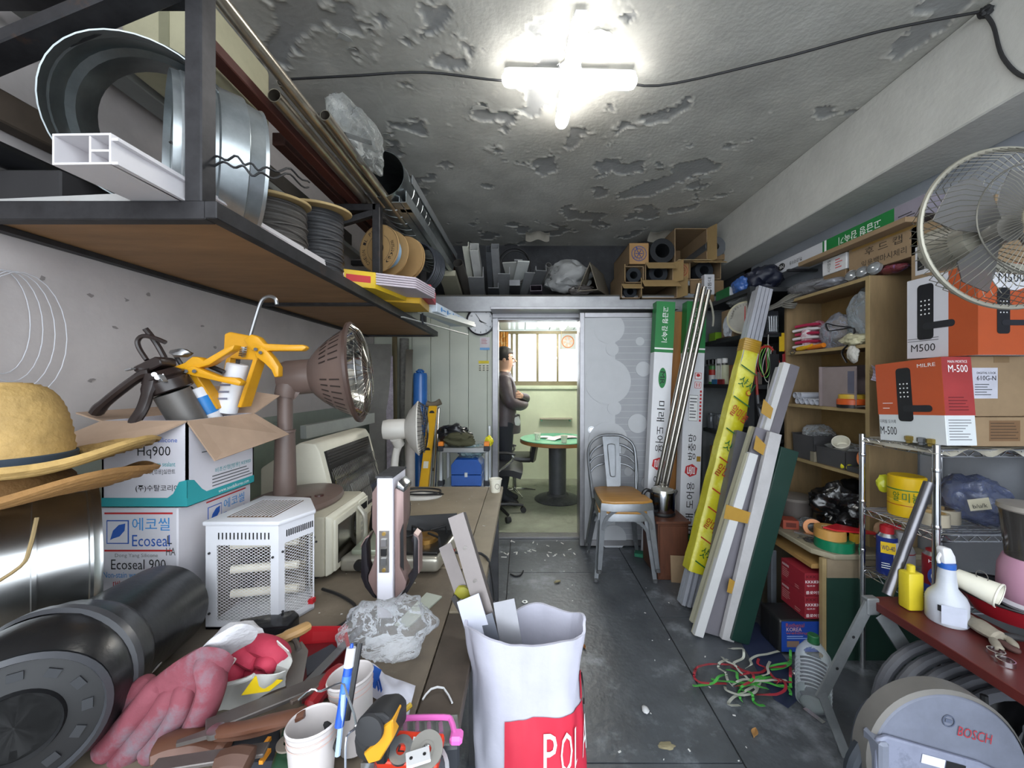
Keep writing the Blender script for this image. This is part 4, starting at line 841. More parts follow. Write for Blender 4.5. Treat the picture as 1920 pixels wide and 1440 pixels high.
tx(o, 'Hq900', fc+V((.025,0,1.168)), XX, ZZ, .085, .032, INK, .015); tx(o, 'silicone', fc+V((.06,0,1.20)), XX, ZZ, .05, .012, INKB); tx(o, 'Neutral cure sealant', fc+V((.03,0,1.138)), XX, ZZ, .1, .012, TEAL)
tx(o, '비초산형[범용]실란트', fc+V((.03,0,1.118)), XX, ZZ, .1, .015, INK); tx(o, '(주)수탈코리아', fc+V((.035,0,1.075)), XX, ZZ, .115, .019, INK, .005)
obj('teal_band', G().box((ux0,uy0-.0012,uz0+.002),(ux1+.0012,uy0,uz0+.024)), TEAL, o); obj('teal_band', G().box((ux1,uy0,uz0+.002),(ux1+.0012,uy1,uz0+.024)), TEAL, o)
obj('teal_corner', G().prism([V((ux1-.05,uy0-.0012,uz0+.024)), V((ux1,uy0-.0012,uz0+.024)), V((ux1,uy0-.0012,uz0+.07)), V((ux1-.02,uy0-.0012,uz0+.065)), V((ux1-.035,uy0-.0012,uz0+.035))], (0,.0006,0)), TEAL, o)
obj('teal_corner', G().prism([V((ux1+.0012,uy0,uz0+.024)), V((ux1+.0012,uy0+.06,uz0+.024)), V((ux1+.0012,uy0+.045,uz0+.035)), V((ux1+.0012,uy0+.02,uz0+.065)), V((ux1+.0012,uy0,uz0+.07))], (-.0006,0,0)), TEAL, o)
rc = V((ux1, 1.12, 0)); tx(o, '비초산형[범용] KE900', rc+V((0,.03,1.10)), YY, ZZ, .14, .016, TEAL); lines(o, rc+V((0,.03,1.073)), YY, ZZ, .16, .036, 4, mat('55585c', .6), seed=5)
tx(o, 'www.soudalkorea.com', rc+V((0,.03,1.04)), YY, ZZ, .12, .010, INKW, lift=.002); lines(o, rc+V((0,-.06,1.16)), YY, ZZ, .05, .008, 1, mat('55585c', .6))
# ---- caulking guns
def poly_px(pts, Y, t): 
    P = [W(u, v, Y) for u, v in pts]; return G().prism(P, (0,t,0))
DB = mat('2b2220', .3, var=.15); YG = mat('d0951a', .35, var=.12, tint='b07c18', tscale=8, tmin=.68)
o = thing('caulking_gun', 'black caulking gun with grey barrel leaning out of the carton', 'caulking gun', V((-.93,1.1,1.03)), 'caulking guns'); Y = 1.06
p0, p1 = W(300,690,Y), W(390,850,Y+.06)
obj('barrel', G().cyl(W(322,735,Y), p1, .042, .042, 24), mat('6f6c69', .45, .5), o)
obj('collar', G().lathe([(.03,-.012),(.046,0),(.05,.006),(.044,.012),(.05,.018),(.052,.045),(.048,.048)], W(306,703,Y), p1-p0, 28), DB, o)
obj('grip', G().tube(smooth([W(282,700,Y-.02), W(262,706,Y-.03), W(222,735,Y-.05), W(190,762,Y-.06), W(180,775,Y-.06)], 4), [.02,.02,.019,.018,.017,.016,.016,.016,.016,.016,.016,.016,.018,.019,.019,.019,.015], 10, flat=.75), DB, o)
obj('trigger', G().tube(smooth([W(286,702,Y-.03), W(279,730,Y-.04), W(268,765,Y-.06), W(250,795,Y-.07), W(245,822,Y-.07)], 4), [.02]*5+[.016]*8+[.012]*4, 10, flat=.65), DB, o)
obj('yoke', G().prism([W(248,688,Y-.02), W(290,668,Y-.02), W(300,672,Y-.02), W(302,684,Y-.02), W(270,700,Y-.02), W(250,697,Y-.02)], (0,.05,0)), DB, o, bevel=.003)
obj('push_rod', G().tube(smooth([W(318,690,Y+.02), W(300,655,Y+.02), W(285,632,Y+.01), W(272,616,Y)], 3), .007, 8), DB, o)
obj('rod_hook', G().tube(smooth([W(275,675,Y), W(262,655,Y), W(258,640,Y), W(268,630,Y), W(290,634,Y), W(310,642,Y)], 4), .006, 8), DB, o)
obj('release_plate', G().bar(W(238,694,Y-.03), W(250,691,Y-.03), .012, .004), STEEL, o)
obj('spring', G().tube([W(300+.25*t, 702+.55*t, Y-.045)+V((.008*math.cos(t*1.6), .008*math.sin(t*1.6), 0)) for t in range(26)], .0018, 5), STEEL, o)
for u, v in ((289,702),(295,708)): obj('rivet', G().cyl(W(u,v,Y-.055), W(u,v,Y-.045), .006, None, 10), STEEL, o)
def cartridge(o, p0, p1, r, band):
    d = (V(p1)-V(p0)); obj('cartridge', G().lathe([(r*.9,0),(r,.004),(r,d.length),(r*.8,d.length)], p0, d, 22), mat('dedee2', .4, var=.04), o)
    if band: obj('cartridge_band', G().lathe([(r+.0008,d.length*.25),(r+.0008,d.length*.75)], p0, d, 22, False, False), mat('2f7fc4', .4), o)
    else:
        n = V((-.2,-1,0)).normalized()
        for k in range(4): q = V(p0)+d*(.3+k*.14)-YY*(r+.0005); panel(o, 'small_print', q, XX, d*-1, r*1.1, .006, mat('777788', .6))
# middle yellow gun
o = thing('caulking_gun', 'yellow caulking gun with blue cartridge lying low in the carton', 'caulking gun', V((-.9,1.12,1.03)), 'caulking guns'); Y = 1.10
obj('frame_rail', G().prism([W(352,700,Y), W(362,696,Y), W(410,765,Y+.04), W(398,772,Y+.04)], (0,.04,0)), YG, o, bevel=.002)
obj('handle', G().prism([W(u,v,Y-.01) for u, v in ((318,690),(345,680),(360,668),(372,670),(380,676),(425,650),(440,646),(436,656),(392,684),(372,690),(352,690),(330,697))], (0,.03,0)), YG, o, bevel=.004, seg=2)
obj('trigger', G().prism([W(u,v,Y-.015) for u, v in ((344,690),(362,686),(380,694),(410,706),(440,708),(452,716),(448,724),(420,718),(385,710),(362,705),(345,700))], (0,.026,0)), YG, o, bevel=.004, seg=2)
for u in (348, 364): obj('rivet', G().cyl(W(u,696,Y-.022), W(u,696,Y-.01), .005, None, 10), DARKST, o)
cartridge(o, W(366,728,Y+.02), W(400,790,Y+.05), .026, True)
obj('push_rod', G().bar(W(356,726,Y+.02), W(368,742,Y+.02), .008), DARKST, o)
obj('rod', G().tube([W(350,700,Y+.03), W(330,668,Y+.02)], .006, 8), DARKST, o); obj('rod_tip', G().blob(W(340,662,Y), (.03,.012,.012), 4, .5, sub=2), STEEL, o)
obj('rod_end', G().tube([W(388,684,Y+.03), W(420,698,Y+.04)], .007, 8), BLACK, o)
# tall yellow gun
o = thing('caulking_gun', 'tall yellow caulking gun with hooked steel rod', 'caulking gun', V((-.8,1.15,1.03)), 'caulking guns'); Y = 1.16
obj('frame_rail', G().prism([W(424,668,Y), W(432,668,Y), W(412,766,Y), W(402,770,Y)], (0,.045,0)), YG, o, bevel=.002); obj('frame_rail', G().prism([W(474,672,Y), W(481,674,Y), W(452,764,Y), W(444,764,Y)], (0,.045,0)), YG, o, bevel=.002)
obj('frame_head', G().prism([W(u,v,Y) for u, v in ((420,626),(430,622),(470,630),(478,640),(482,676),(424,672),(418,660))], (0,.012,0)), YG, o, bevel=.003)
obj('handle', G().prism([W(u,v,Y-.012) for u, v in ((455,636),(470,626),(484,632),(494,644),(540,646),(568,646),(574,652),(566,658),(505,658),(484,662),(468,655))], (0,.026,0)), YG, o, bevel=.005, seg=2)
obj('trigger', G().prism([W(u,v,Y-.014) for u, v in ((476,656),(490,650),(502,660),(512,672),(522,688),(522,706),(514,708),(508,694),(494,680),(480,670))], (0,.024,0)), YG, o, bevel=.004, seg=2)
for u, v in ((479,655),(488,661)): obj('rivet', G().cyl(W(u,v,Y-.022), W(u,v,Y-.012), .005, None, 10), DARKST, o)
cartridge(o, W(446,682,Y+.02), W(424,772,Y+.02), .029, False)
obj('push_rod', G().bar(W(447,672,Y+.02), W(444,694,Y+.02), .008), DARKST, o)
obj('spring', G().tube([W(457-.15*t, 650+.9*t, Y-.01)+V((.009*math.cos(t*1.6), .006*math.sin(t*1.6), 0)) for t in range(22)], .0018, 5), STEEL, o)
obj('hooked_rod', G().tube(smooth([W(468,634,Y+.02), W(478,600,Y+.02), W(487,572,Y+.02), W(494,560,Y+.02), W(506,556,Y+.02), W(516,560,Y+.02), W(519,571,Y+.02)], 4), .0055, 8), mat('8f8f90', .3, .8), o)
# ---- straw hats on the duct elbow
STR = mat('ab8c54', .7, var=.3, scale=12, bump=.35, bscale=70); STR2 = mat('8a6538', .75, var=.3, scale=14, bump=.35, bscale=70)
def hat(c, R_, crown, label, m, ph, group='straw hats'):
    o = thing('straw_hat', label, 'hat', c, group); c = V(c)
    def fn(u, v):
        a = u*6.28318; r = .10+(R_-.10)*v; k = 1+.06*math.sin(3*a+ph)*v
        return c+V((math.cos(a)*r*k, math.sin(a)*r*k*.72, .005+.012*v*math.sin(2*a+ph)+.006*v*math.sin(5*a+ph*2)+.004*math.sin(v*60)+(.032*v*v*math.cos(a))))
    obj('brim', G().grid(fn, 72, 26), m, o, solid=.006)
    if not crown: obj('crown', G().lathe([(.104,0),(.1,.03),(.09,.042),(.001,.044)], c, ZZ, 36, False, False, 1, .9), m, o)
    if crown:
        pr = []
        for i in range(15):
            t = i/14; r = .103*math.cos(t*1.45)**.55; z = .005+.155*math.sin(t*1.5708); pr += [(r+.002, z), (r-.001, z+.004)]
        obj('crown', G().lathe(pr, c, ZZ, 40, False, True, 1, .9), m, o, ang=50)
        obj('hat_band', G().lathe([(.106,.004),(.107,.028),(.104,.03)], c, ZZ, 40, False, False, 1, .9), mat('2c3a48', .7), o)
    return o
hat(V((-.985,.72,1.185)), .24, True, 'straw hat with dark band, on top of the other hat', STR, .4)
hat(V((-.98,.72,1.135)), .245, False, 'older brown straw hat under the banded hat', STR2, 1.5)
obj('hat_cord', G().tube(smooth([V((-.86,.68,1.11)), V((-.86,.67,1.06)), V((-.87,.665,1.03)), V((-.93,.66,.99))], 4), .003, 6), mat('8f7a55', .8), None, 'thin cord hanging from the lower straw hat', 'cord')
# silver duct elbow
SV = mat('c2c3c3', .28, 1, var=.18, scale=8)
p0, p1 = V((-1.20,.63,.965)), V((-.99,.89,.965))
o = thing('duct_elbow', 'shiny ribbed metal duct under the straw hats', 'duct', V((-1.1,.8,TZ+.08)))
pr = []
for i in range(13):
    h = i/12*.30; pr += [(.138,h),(.138,h+.018)] + ([(.145,h+.02),(.145,h+.026)] if i % 3 == 0 else [])
obj('duct_wall', G().lathe(pr+[(.138,.32)], p0, p1-p0, 48, False, False), SV, o, solid=.003, ang=25)
obj('end_flange', G().lathe([(.138,.32),(.156,.332),(.158,.337),(.138,.33)], p0, p1-p0, 48, False, False), SV, o)
# black plastic hood
obj('wood_block', G().box((-1.27,.70,TZ), (-1.05,.86,.812)), mat('7a6448', .7), None, 'wooden block under the shiny ribbed duct', 'block', bevel=.003)
BP = mat('1c1d1f', .3, var=.35, scale=7, bump=.06, tint='34363a', tscale=6, tmin=.6)
ax0, ax1 = V((-.60,.50,.86)), V((-.70,.86,.835)); ax0 = V((-.784,.62,.845)); ax1 = W(300,1165,.90); dd = ax1-ax0; L_ = dd.length
ax0.z = .845; ax1.z = TZ+.098; dd = ax1-ax0; L_ = dd.length
o = thing('plastic_hood', 'black plastic funnel hood with pipe lying on the table front', 'hood', V((-.72,.7,TZ)))
obj('pipe', G().lathe([(.098,.06),(.098,L_),(.093,L_),(.093,.1)], ax0, dd, 44, False, False), BP, o)
obj('pipe_end', G().lathe([(.089,L_-.012),(.001,L_-.012)], ax0, dd, 44, False, False), mat('0e0e0f', .6), o)
fdir = V((.6,-.8,.05)).normalized(); RG = mat('3d3e42', .35)
obj('dome', G().lathe([(.012,-.12),(.07,-.1),(.108,-.055),(.121,0),(.115,.045),(.1,.075)], ax0, fdir, 48), BP, o)
obj('shoulder_ring', G().lathe([(.119,.012),(.125,.018),(.125,.032),(.117,.038)], ax0, dd, 48, False, False), RG, o); obj('collar', G().lathe([(.119,.03),(.116,.07),(.104,.095),(.099,.1)], ax0, dd, 44, False, False), BP, o)
obj('front_rim', G().lathe([(.098,.074),(.101,.082),(.094,.088),(.09,.08)], ax0, fdir, 48, False, False), RG, o); obj('grille_plate', G().lathe([(.094,.078),(.052,.083),(.05,.09),(.046,.083)], ax0, fdir, 40, False, False), mat('141416', .5), o)
obj('bore', G().lathe([(.046,.0825),(.001,.0825)], ax0, fdir, 30, True, False), mat('060607', .7), o)
fx_, fy_, fz_ = frame(fdir)
for k in range(12):
    a = k*.5236; rd = fx_*math.cos(a)+fy_*math.sin(a); tn = -fx_*math.sin(a)+fy_*math.cos(a); q = ax0+fz_*.083+rd*.072
    obj('grille_slot', G().prism([q-tn*.008-rd*.006, q+tn*.008-rd*.006, q+tn*.008+rd*.006, q-tn*.008+rd*.006], -fz_*.003), mat('2a2b2e', .3), o)
q = ax0+dd*.5; sn = V((.72,-.5,-.35)); sn = (sn-dd.normalized()*sn.dot(dd.normalized())).normalized(); disc(o, 'round_sticker', q+sn*.099, dd, sn.cross(dd.normalized()), .022, .018, INKW)
# ---- glove pair, glove
PK = mat('7a3b46', .8, var=.2, scale=14, bump=.25, bscale=60, tint='6e6068', tscale=7, tmin=.5); PKR = mat('b03048', .75, var=.15, bump=.2); KN = mat('c3c1c4', .9, var=.1, bump=.4, bscale=90)
def finger(o, pts, r, m, k=4): 
    P = smooth(pts, k); n = len(P); obj('finger', G().tube(P, [r*(.5 if i == 0 else .85 if i == 1 else 1.0 if i < n-2 else (.82 if i == n-2 else .4)) for i in range(n)], 12, flat=.8), m, o)
def fp(l, Y, z=0): return [W(u, v, Y+dy) for u, v, dy in l]
o = thing('work_glove', 'dusty pink rubber coated work glove lying over the black hood', 'glove', W(330,1330,.64)); Y = .66
obj('palm', loftg([[W(u+du, v+dv, Y+dy) for du, dv, dy in ((-w,h,.0),(-w*.5,-h*.2,-.02),(w*.5,h*.1,-.022),(w,h*1.5,-.005),(w*.6,h*2,.02),(-w*.5,h*1.8,.02))] for u, v, w, h, dz in ((398,1216,42,14,0),(368,1242,58,16,0),(338,1275,66,16,0),(305,1312,64,16,0),(288,1332,52,14,0))]), PK, o)
for l, r in (([(262,1290,0),(235,1320,0),(212,1348,0),(196,1372,0)],.016),([(290,1295,-.015),(262,1330,-.02),(228,1370,-.02),(200,1402,-.02),(188,1415,-.02)],.019),([(318,1310,-.02),(290,1350,-.02),(255,1395,-.02),(225,1430,-.02),(210,1448,-.02)],.018),([(346,1300,-.02),(335,1340,-.025),(310,1380,-.025),(285,1410,-.025),(272,1420,-.025)],.017)): l = [(l[0][0]+.55*(l[0][0]-l[1][0]), l[0][1]+.55*(l[0][1]-l[1][1]), l[0][2]+.02)]+l; finger(o, fp(l, Y), r, PK)
finger(o, fp([(385,1225,-.01),(398,1275,-.02),(388,1320,-.02),(372,1355,-.02),(364,1372,-.02)], Y), .022, PK)
obj('knit_cuff', loftg([[W(u+du*.8, v+dv, Y+.015+dy) for du, dv, dy in ((-40,22,0),(-22,-8,-.022),(16,-14,-.026),(42,0,0),(26,22,.02),(-10,30,.022))] for u, v in ((396,1222),(410,1208),(424,1198),(438,1190),(450,1184))]), KN, o)
o = thing('work_glove', 'bundle of red rubber gloves curled inside a white plastic bag', 'glove', W(480,1250,.74)); Y = .76
for l, r in (([(440,1222,0),(462,1228,-.02),(478,1236,-.02),(488,1238,-.02)],.02),([(470,1205,.0),(500,1212,-.015),(522,1224,-.015),(528,1240,-.015)],.022),([(428,1232,0),(436,1250,-.02),(444,1262,-.02),(450,1268,-.01)],.018),([(486,1240,-.01),(500,1238,-.03),(510,1244,-.03),(505,1250,-.03)],.017),([(462,1256,0),(482,1262,-.02),(500,1268,-.02),(506,1268,-.02)],.014),([(415,1262,.01),(425,1258,0),(434,1268,0),(430,1275,0)],.018)): finger(o, fp(l, Y), r, PKR)
obj('knit_cuff', G().blob(W(446,1196,Y+.03), (.05,.03,.026), 3, .3), KN, o)
bgm = mat('c9c9c4', .35, var=.1, alpha=.85)
o = thing('plastic_bag', 'white plastic bag with yellow print around the red gloves', 'bag', W(450,1310,.7)); Y = .735
obj('bag_front', G().grid(lambda u, v: W(400+135*u+(-25)*(1-u)*v, 1285-30*u+ (88-60*u)*v+4*math.sin(u*9+v*4), Y-.03+.02*math.sin(u*6)+.02*v), 12, 8), bgm, o, solid=.002)
obj('bag_side', G().grid(lambda u, v: W(520+22*u+6*math.sin(v*5), 1200+75*v+20*u*(1-v), Y+.01*math.sin(v*7)), 6, 8), bgm, o, solid=.002)
obj('bag_rim', G().tube(smooth(fp([(440,1235,-.03),(425,1255,-.035),(404,1286,-.035),(455,1276,-.04),(476,1266,-.04)], Y), 3), .004, 6), bgm, o)
quad('yellow_print', o, [W(478,1268,Y-.042), W(530,1276,Y-.038), W(505,1296,Y-.04), W(452,1304,Y-.042)], mat('d9b91c', .4), .001)
# ---------------------------------------------------------------- appliances on the table
CR = mat('d3cfbd', .45, var=.06, tint='b9b29c', tscale=7, tmin=.68)
# microwave
mw = thing('microwave', 'cream microwave oven with dark window standing on the table', 'microwave', (-.79, 1.3, TZ))
x0, x1, y0, y1, z1 = -.97, -.605, 1.21, 1.50, .925
obj('body', G().box((x0, y0, TZ+.012), (x1-.02, y1, z1)), mat('b4ae9b', .5, var=.1), mw, bevel=.008, seg=2)
obj('front', G().rings([[V((x1-.02, a, b)) for a, b in ((y0,TZ+.012),(y1,TZ+.012),(y1,z1),(y0,z1))], [V((x1, a, b)) for a, b in ((y0+.01,TZ+.02),(y1-.01,TZ+.02),(y1-.01,z1-.01),(y0+.01,z1-.01))]]), CR, mw, bevel=.004)
d = obj('door', G().box((x1-.002, y0+.012, TZ+.024), (x1+.010, y1-.10, z1-.014)), CR, mw, bevel=.006, seg=2)
obj('window', G().box((x1+.0085, y0+.028, TZ+.045), (x1+.0115, y1-.13, z1-.035)), mat('17130f', .12), d, bevel=.001)
obj('handle', G().tube(smooth([V((x1+.008,y1-.108,TZ+.035)), V((x1+.032,y1-.112,TZ+.07)), V((x1+.036,y1-.112,TZ+.11)), V((x1+.032,y1-.112,TZ+.15)), V((x1+.008,y1-.108,z1-.025))], 4), .0085, 8), mat('b7b3a6', .3, .5), d)
pn = obj('control_panel', G().box((x1-.001, y1-.092, TZ+.024), (x1+.006, y1-.014, z1-.014)), CR, mw, bevel=.002)
obj('display', G().box((x1+.0055, y1-.08, z1-.055), (x1+.0075, y1-.026, z1-.03)), BLACK, pn)
for k in range(12): obj('key', G().box((x1+.0055, y1-.078+(k % 3)*.019, z1-.085-(k//3)*.02), (x1+.0072, y1-.064+(k % 3)*.019, z1-.073-(k//3)*.02)), mat('b9b6aa', .5), pn)
for x in (x0+.03, x1-.06):
    for y in (y0+.03, y1-.05): obj('foot', G().cyl((x, y, TZ), (x, y, TZ+.013), .012, None, 10), BLACK, mw)
# brown dish heater standing on the microwave
BR = mat('6b5a53', .4, var=.1, tint='53443e', tscale=10, tmin=.68)
hb = V((-.835, 1.35, z1+.001)); hh = thing('dish_heater', 'brown parabolic dish heater with wire guard standing on the microwave', 'heater', hb)
obj('base', G().lathe([(.185,0),(.19,.008),(.185,.02),(.15,.028),(.05,.034)], hb+V((.04,0,0)), ZZ, 44, True, True, .75, 1), BR, hh)
for k, (u, v) in enumerate(((612,955),(590,963),(579,969))): obj('control_knob', G().lathe([(.016-.004*k,0),(.014-.004*k,.008),(.001,.009)], hb+V((.13-.025*k,-.02-.025*k,.026)), ZZ, 14), mat('3d1f18', .4), hh)
obj('pole', G().lathe([(.037,.025),(.036,.05),(.031,.245),(.033,.247),(.033,.255),(.024,.256),(.024,.36),(.03,.40)], hb, ZZ, 24), BR, hh)
hc = V((-.62, 1.42, 1.385)); hd = V((1,.22,.10)).normalized()          # rim centre and facing
nk = hb+ZZ*.385
obj('pivot', G().tube([nk-ZZ*.01, nk+ZZ*.03+XX*.01, nk+ZZ*.055+XX*.03], [.034,.036,.026], 14), BR, hh)
mc = hc-hd*.255
obj('motor_housing', G().lathe([(.03,0),(.055,.008),(.062,.03),(.062,.125),(.056,.13)], mc, hd, 30), BR, hh)
obj('neck', G().tube([nk+ZZ*.02, mc+hd*.05-ZZ*.05], [.03,.04], 14), BR, hh)
pr = [(.05,.105),(.075,.125),(.10,.15),(.135,.20),(.165,.25),(.178,.258)]
obj('dish', G().lathe(pr, mc, hd, 48, False, False), BR, hh, solid=-.003)
obj('rim', G().lathe([(.177,.25),(.184,.252),(.186,.262),(.178,.268),(.172,.262)], mc, hd, 48, False, False), mat('4a3a34', .35), hh)
obj('reflector', G().lathe([(.04,.118),(.10,.158),(.163,.254)], mc, hd, 40, False, False), mat('c9c7c2', .1, 1), hh)
fx_, fy_, fz_ = frame(hd)
SL = mat('2f2623', .5)
for k in range(40):
    a = k*6.28318/40; e = fx_*math.cos(a)+fy_*math.sin(a); tn = -fx_*math.sin(a)+fy_*math.cos(a)
    if k % 10 in (0, 9): continue
    for h0, r0, h1, r1 in ((.165,.114,.19,.132),(.20,.139,.235,.158)):
        A, B = mc+hd*h0+e*(r0-.0), mc+hd*h1+e*(r1-.0); nn = (e-hd*.75).normalized()*.0012
        obj('cooling_slot', G().prism([A-tn*.0025+nn, A+tn*.0025+nn, B+tn*.0025+nn, B-tn*.0025+nn], nn*.4), SL, hh)
WR = mat('c7c3bc', .2, 1)
for k in range(44):
    a = k*6.28318/44; e = fx_*math.cos(a)+fy_*math.sin(a)
    obj('guard_wire', G().tube([mc+hd*.262+e*.176, mc+hd*.285+e*.155, mc+hd*.30+e*.11, mc+hd*.306+e*.04], .0012, 4), WR, hh)
for r, h in ((.04,.306),(.11,.30),(.155,.285)): obj('guard_ring', G().tube([mc+hd*h+(fx_*math.cos(t*.1963)+fy_*math.sin(t*.1963))*r for t in range(32)], .0016, 5, True), WR, hh)
obj('heating_element', G().lathe([(.012,.14),(.016,.15),(.016,.24),(.012,.25)], mc, hd, 14), mat('d9d3c6', .5), hh)
# gas heater with slatted front
gh = thing('gas_heater', 'cream gas heater with slanted wire grille front behind the brown heater', 'heater', (-.9, 1.8, TZ))
ya, yb = 1.55, 2.06
prof = [(-1.06,TZ),(-.735,TZ),(-.74,.76),(-.82,1.07),(-.84,1.10),(-.90,1.105),(-1.06,1.0)]
obj('casing', G().rings([[V((x, y, z)) for x, z in prof] for y in (ya, yb)]), CR, gh, bevel=.008, seg=2)
fn_ = V((.305,0,.08)).normalized(); fdn = V((.08,0,-.31)).normalized()
def fp_(s, t, l=0): return V((-.822,0,1.062))+YY*(ya+.03+(yb-ya-.06)*s)+fdn*(.32*t)+fn_*(.002+l)
def fq(nm, s0, s1, t0, t1, m, l=0, th=.004): return obj(nm, G().prism([fp_(s0,t0,l), fp_(s1,t0,l), fp_(s1,t1,l), fp_(s0,t1,l)], fn_*th), m, gh)
fq('black_front', 0, 1, .0, .97, mat('1f1d1c', .35))
for k in range(5): fq('louvre', .03, .97, .015+k*.038, .04+k*.038, mat('2f2c2a', .35), .004, .006)
fq('reflector_panel', .04, .96, .28, .93, mat('9a9792', .12, 1), .004, .002)
fq('radiant_panel', .3, .7, .55, .92, mat('b3b0a8', .6), .006, .006)
for k in range(34): obj('grille_wire', G().tube([fp_(.03+.94*k/33,.25,.012), fp_(.03+.94*k/33,.6,.022), fp_(.03+.94*k/33,.95,.012)], .0016, 4), mat('6a6661', .3, .8), gh)
for t in (.42, .7): obj('grille_bar', G().tube([fp_(.02,t,.02), fp_(.98,t,.02)], .002, 5), mat('6a6661', .3, .8), gh)
obj('panel_board', G().bar(V((-1.0,1.75,1.12)), V((-.92,2.35,1.13)), .03, .06), mat('8f938f', .5), None, 'grey board leaning behind the gas heater', 'board')
obj('board_panel', G().box((XL+.005,1.55,TZ), (XL+.025,2.1,1.14)), mat('7f8d82', .4), None, 'pale green panel standing against the wall behind the brown heater', 'panel')
# white halogen heater with mesh sides
HW = mat('cfcfd4', .4, var=.04)
he = thing('halogen_heater', 'white box heater with expanded mesh sides at the table front', 'heater', (-.7, 1.08, TZ))
pl = [(-.805,.975),(-.62,.975),(-.578,1.065),(-.65,1.17),(-.80,1.19)]
zb, zt = TZ+.002, .985
def wallq(a, b, hole, nm='mesh_side'):
    """a sheet metal side with a mesh window"""
    A, B = V((a[0],a[1],0)), V((b[0],b[1],0)); e = (B-A); L = e.length; e.normalize(); n = V((e.y,-e.x,0)); s0, s1, z0, z1 = hole
    P = lambda s, z, l=0: A+e*s+ZZ*z+n*l
    for r in ((0,L,zb,z0),(0,L,z1,zt),(0,s0,z0,z1),(s1,L,z0,z1)): obj('side_sheet', G().prism([P(r[0],r[2]), P(r[1],r[2]), P(r[1],r[3]), P(r[0],r[3])], -n*.003), HW, he)
    g = G(); cs, cz = .0115, .0075; ns, nz = int((s1-s0)/cs), int((z1-z0)/cz); w = .00055; idx = {}
    def node(i, j):
        if (i, j) not in idx: g.v.append(P(s0+(s1-s0)*i/(2*ns), z0+(z1-z0)*j/(2*nz), -.001)); idx[i, j] = len(g.v)-1
        return idx[i, j]
    MM = mat('e3e3e6', .4, var=.02); 
    for j in range(2*nz):
        for i in range(2*ns):
            if (i+j) % 2 == 0: p, q = (i, j), (i+1, j+1)
            else: p, q = (i+1, j), (i, j+1)
            pa, pb = P(s0+(s1-s0)*p[0]/(2*ns), z0+(z1-z0)*p[1]/(2*nz), -.001), P(s0+(s1-s0)*q[0]/(2*ns), z0+(z1-z0)*q[1]/(2*nz), -.001)
            up = ZZ*w; g.add([pa-up, pb-up, pb+up, pa+up], [(0,1,2,3)])
    obj(nm, g, MM, he, kind='stuff')
    for k in range(14):
        s = s0+.004+(s1-s0-.01)*k/13; obj('vent_slot', G().prism([P(s,zt-.035,.0008), P(s+.003,zt-.035,.0008), P(s+.003,zt-.018,.0008), P(s,zt-.018,.0008)], -n*.0006), BLACK, he)
    for s, z in ((.01,z0+.02),(.01,z1-.02),(s1+.006,z1-.03)): obj('screw', G().cyl(P(s,z,.0), P(s,z,.003), .003, None, 8), DARKST, he)
wallq(pl[0], pl[1], (.028,.165,zb+.02,zt-.05)); wallq(pl[1], pl[2], (.016,.098,zb+.02,zt-.05))
wallq(pl[2], pl[3], (.02,.11,zb+.02,zt-.05)); 
for a, b in ((3,4),(4,0)): obj('side_sheet', G().prism([V((pl[a][0],pl[a][1],zb)), V((pl[b][0],pl[b][1],zb)), V((pl[b][0],pl[b][1],zt)), V((pl[a][0],pl[a][1],zt))], (0,0.002,0)), mat('6f6a64', .5), he)
lid = [V((x*1.0+(x+.69)*.05, y+(y-1.08)*.05, zt)) for x, y in pl]
obj('lid', G().prism(lid, (0,0,.012)), HW, he, bevel=.004, seg=2)
obj('lid_grille', G().box((-.77,1.0,zt+.0122),(-.65,1.14,zt+.014)), mat('6f5a48', .6, .3, var=.4, scale=60), he)
for k in range(13): obj('lid_bar', G().box((-.77+k*.0097,1.0,zt+.0145),(-.7675+k*.0097,1.14,zt+.016)), HW, he)
obj('base_plate', G().prism([V((x,y,zb)) for x, y in pl], (0,0,.006)), HW, he)
obj('inner_reflector', G().prism([V((-.77,1.10,zb+.01)), V((-.64,1.13,zb+.01)), V((-.64,1.13,zt-.02)), V((-.77,1.10,zt-.02))], (0,.003,0)), mat('b8b2a6', .12, 1), he)
for k in range(3):
    z = zb+.06+k*.065; obj('quartz_tube', G().cyl((-.78,1.03,z), (-.62,1.06,z), .011, None, 14), mat('efe6d2', .15, var=.05), he); 
obj('power_cord', G().tube(smooth([V((-.60,1.15,TZ+.01)), V((-.53,1.12,TZ+.006)), V((-.46,1.06,TZ+.005)), V((-.47,.98,TZ+.005)), V((-.55,.93,TZ+.006)), V((-.60,.94,TZ+.01))], 5), .0045, 6), BLACK, he)
obj('red_switch', G().box((-.588,1.05,zb+.02),(-.574,1.066,zb+.032)), REDP, he)
# door lock sample on a white post
dk = thing('door_lock_sample', 'white display post with mauve push-pull door lock handles', 'door lock', (-.37, 1.07, TZ)); LK = mat('8b7470', .35, .35, var=.05)
obj('post', G().box((-.388,1.02,TZ), (-.346,1.135,1.095)), mat('dfdde6', .4, var=.03), dk, bevel=.003)
obj('post_cap', G().box((-.39,1.018,1.095), (-.344,1.137,1.10)), mat('3a3a3c', .6, var=.5, scale=80), dk)
tx(dk, 'UNICOR', V((-.3455,1.075,1.055)), YY, ZZ, .07, .018, INKR, .02)
obj('latch_plate', G().box((-.380,1.016,.845), (-.354,1.021,.955)), mat('9d9a96', .3, .8), dk)
for z, m_ in ((.90,BLACK),(.875,STEEL),(.925,STEEL)): obj('latch_bolt', G().box((-.374,1.011,z-.009), (-.360,1.017,z+.009)), m_, dk)
for z in (.852,.948): obj('screw', G().cyl((-.367,1.013,z), (-.367,1.017,z), .005, None, 10), mat('c9a860', .3, .8), dk)
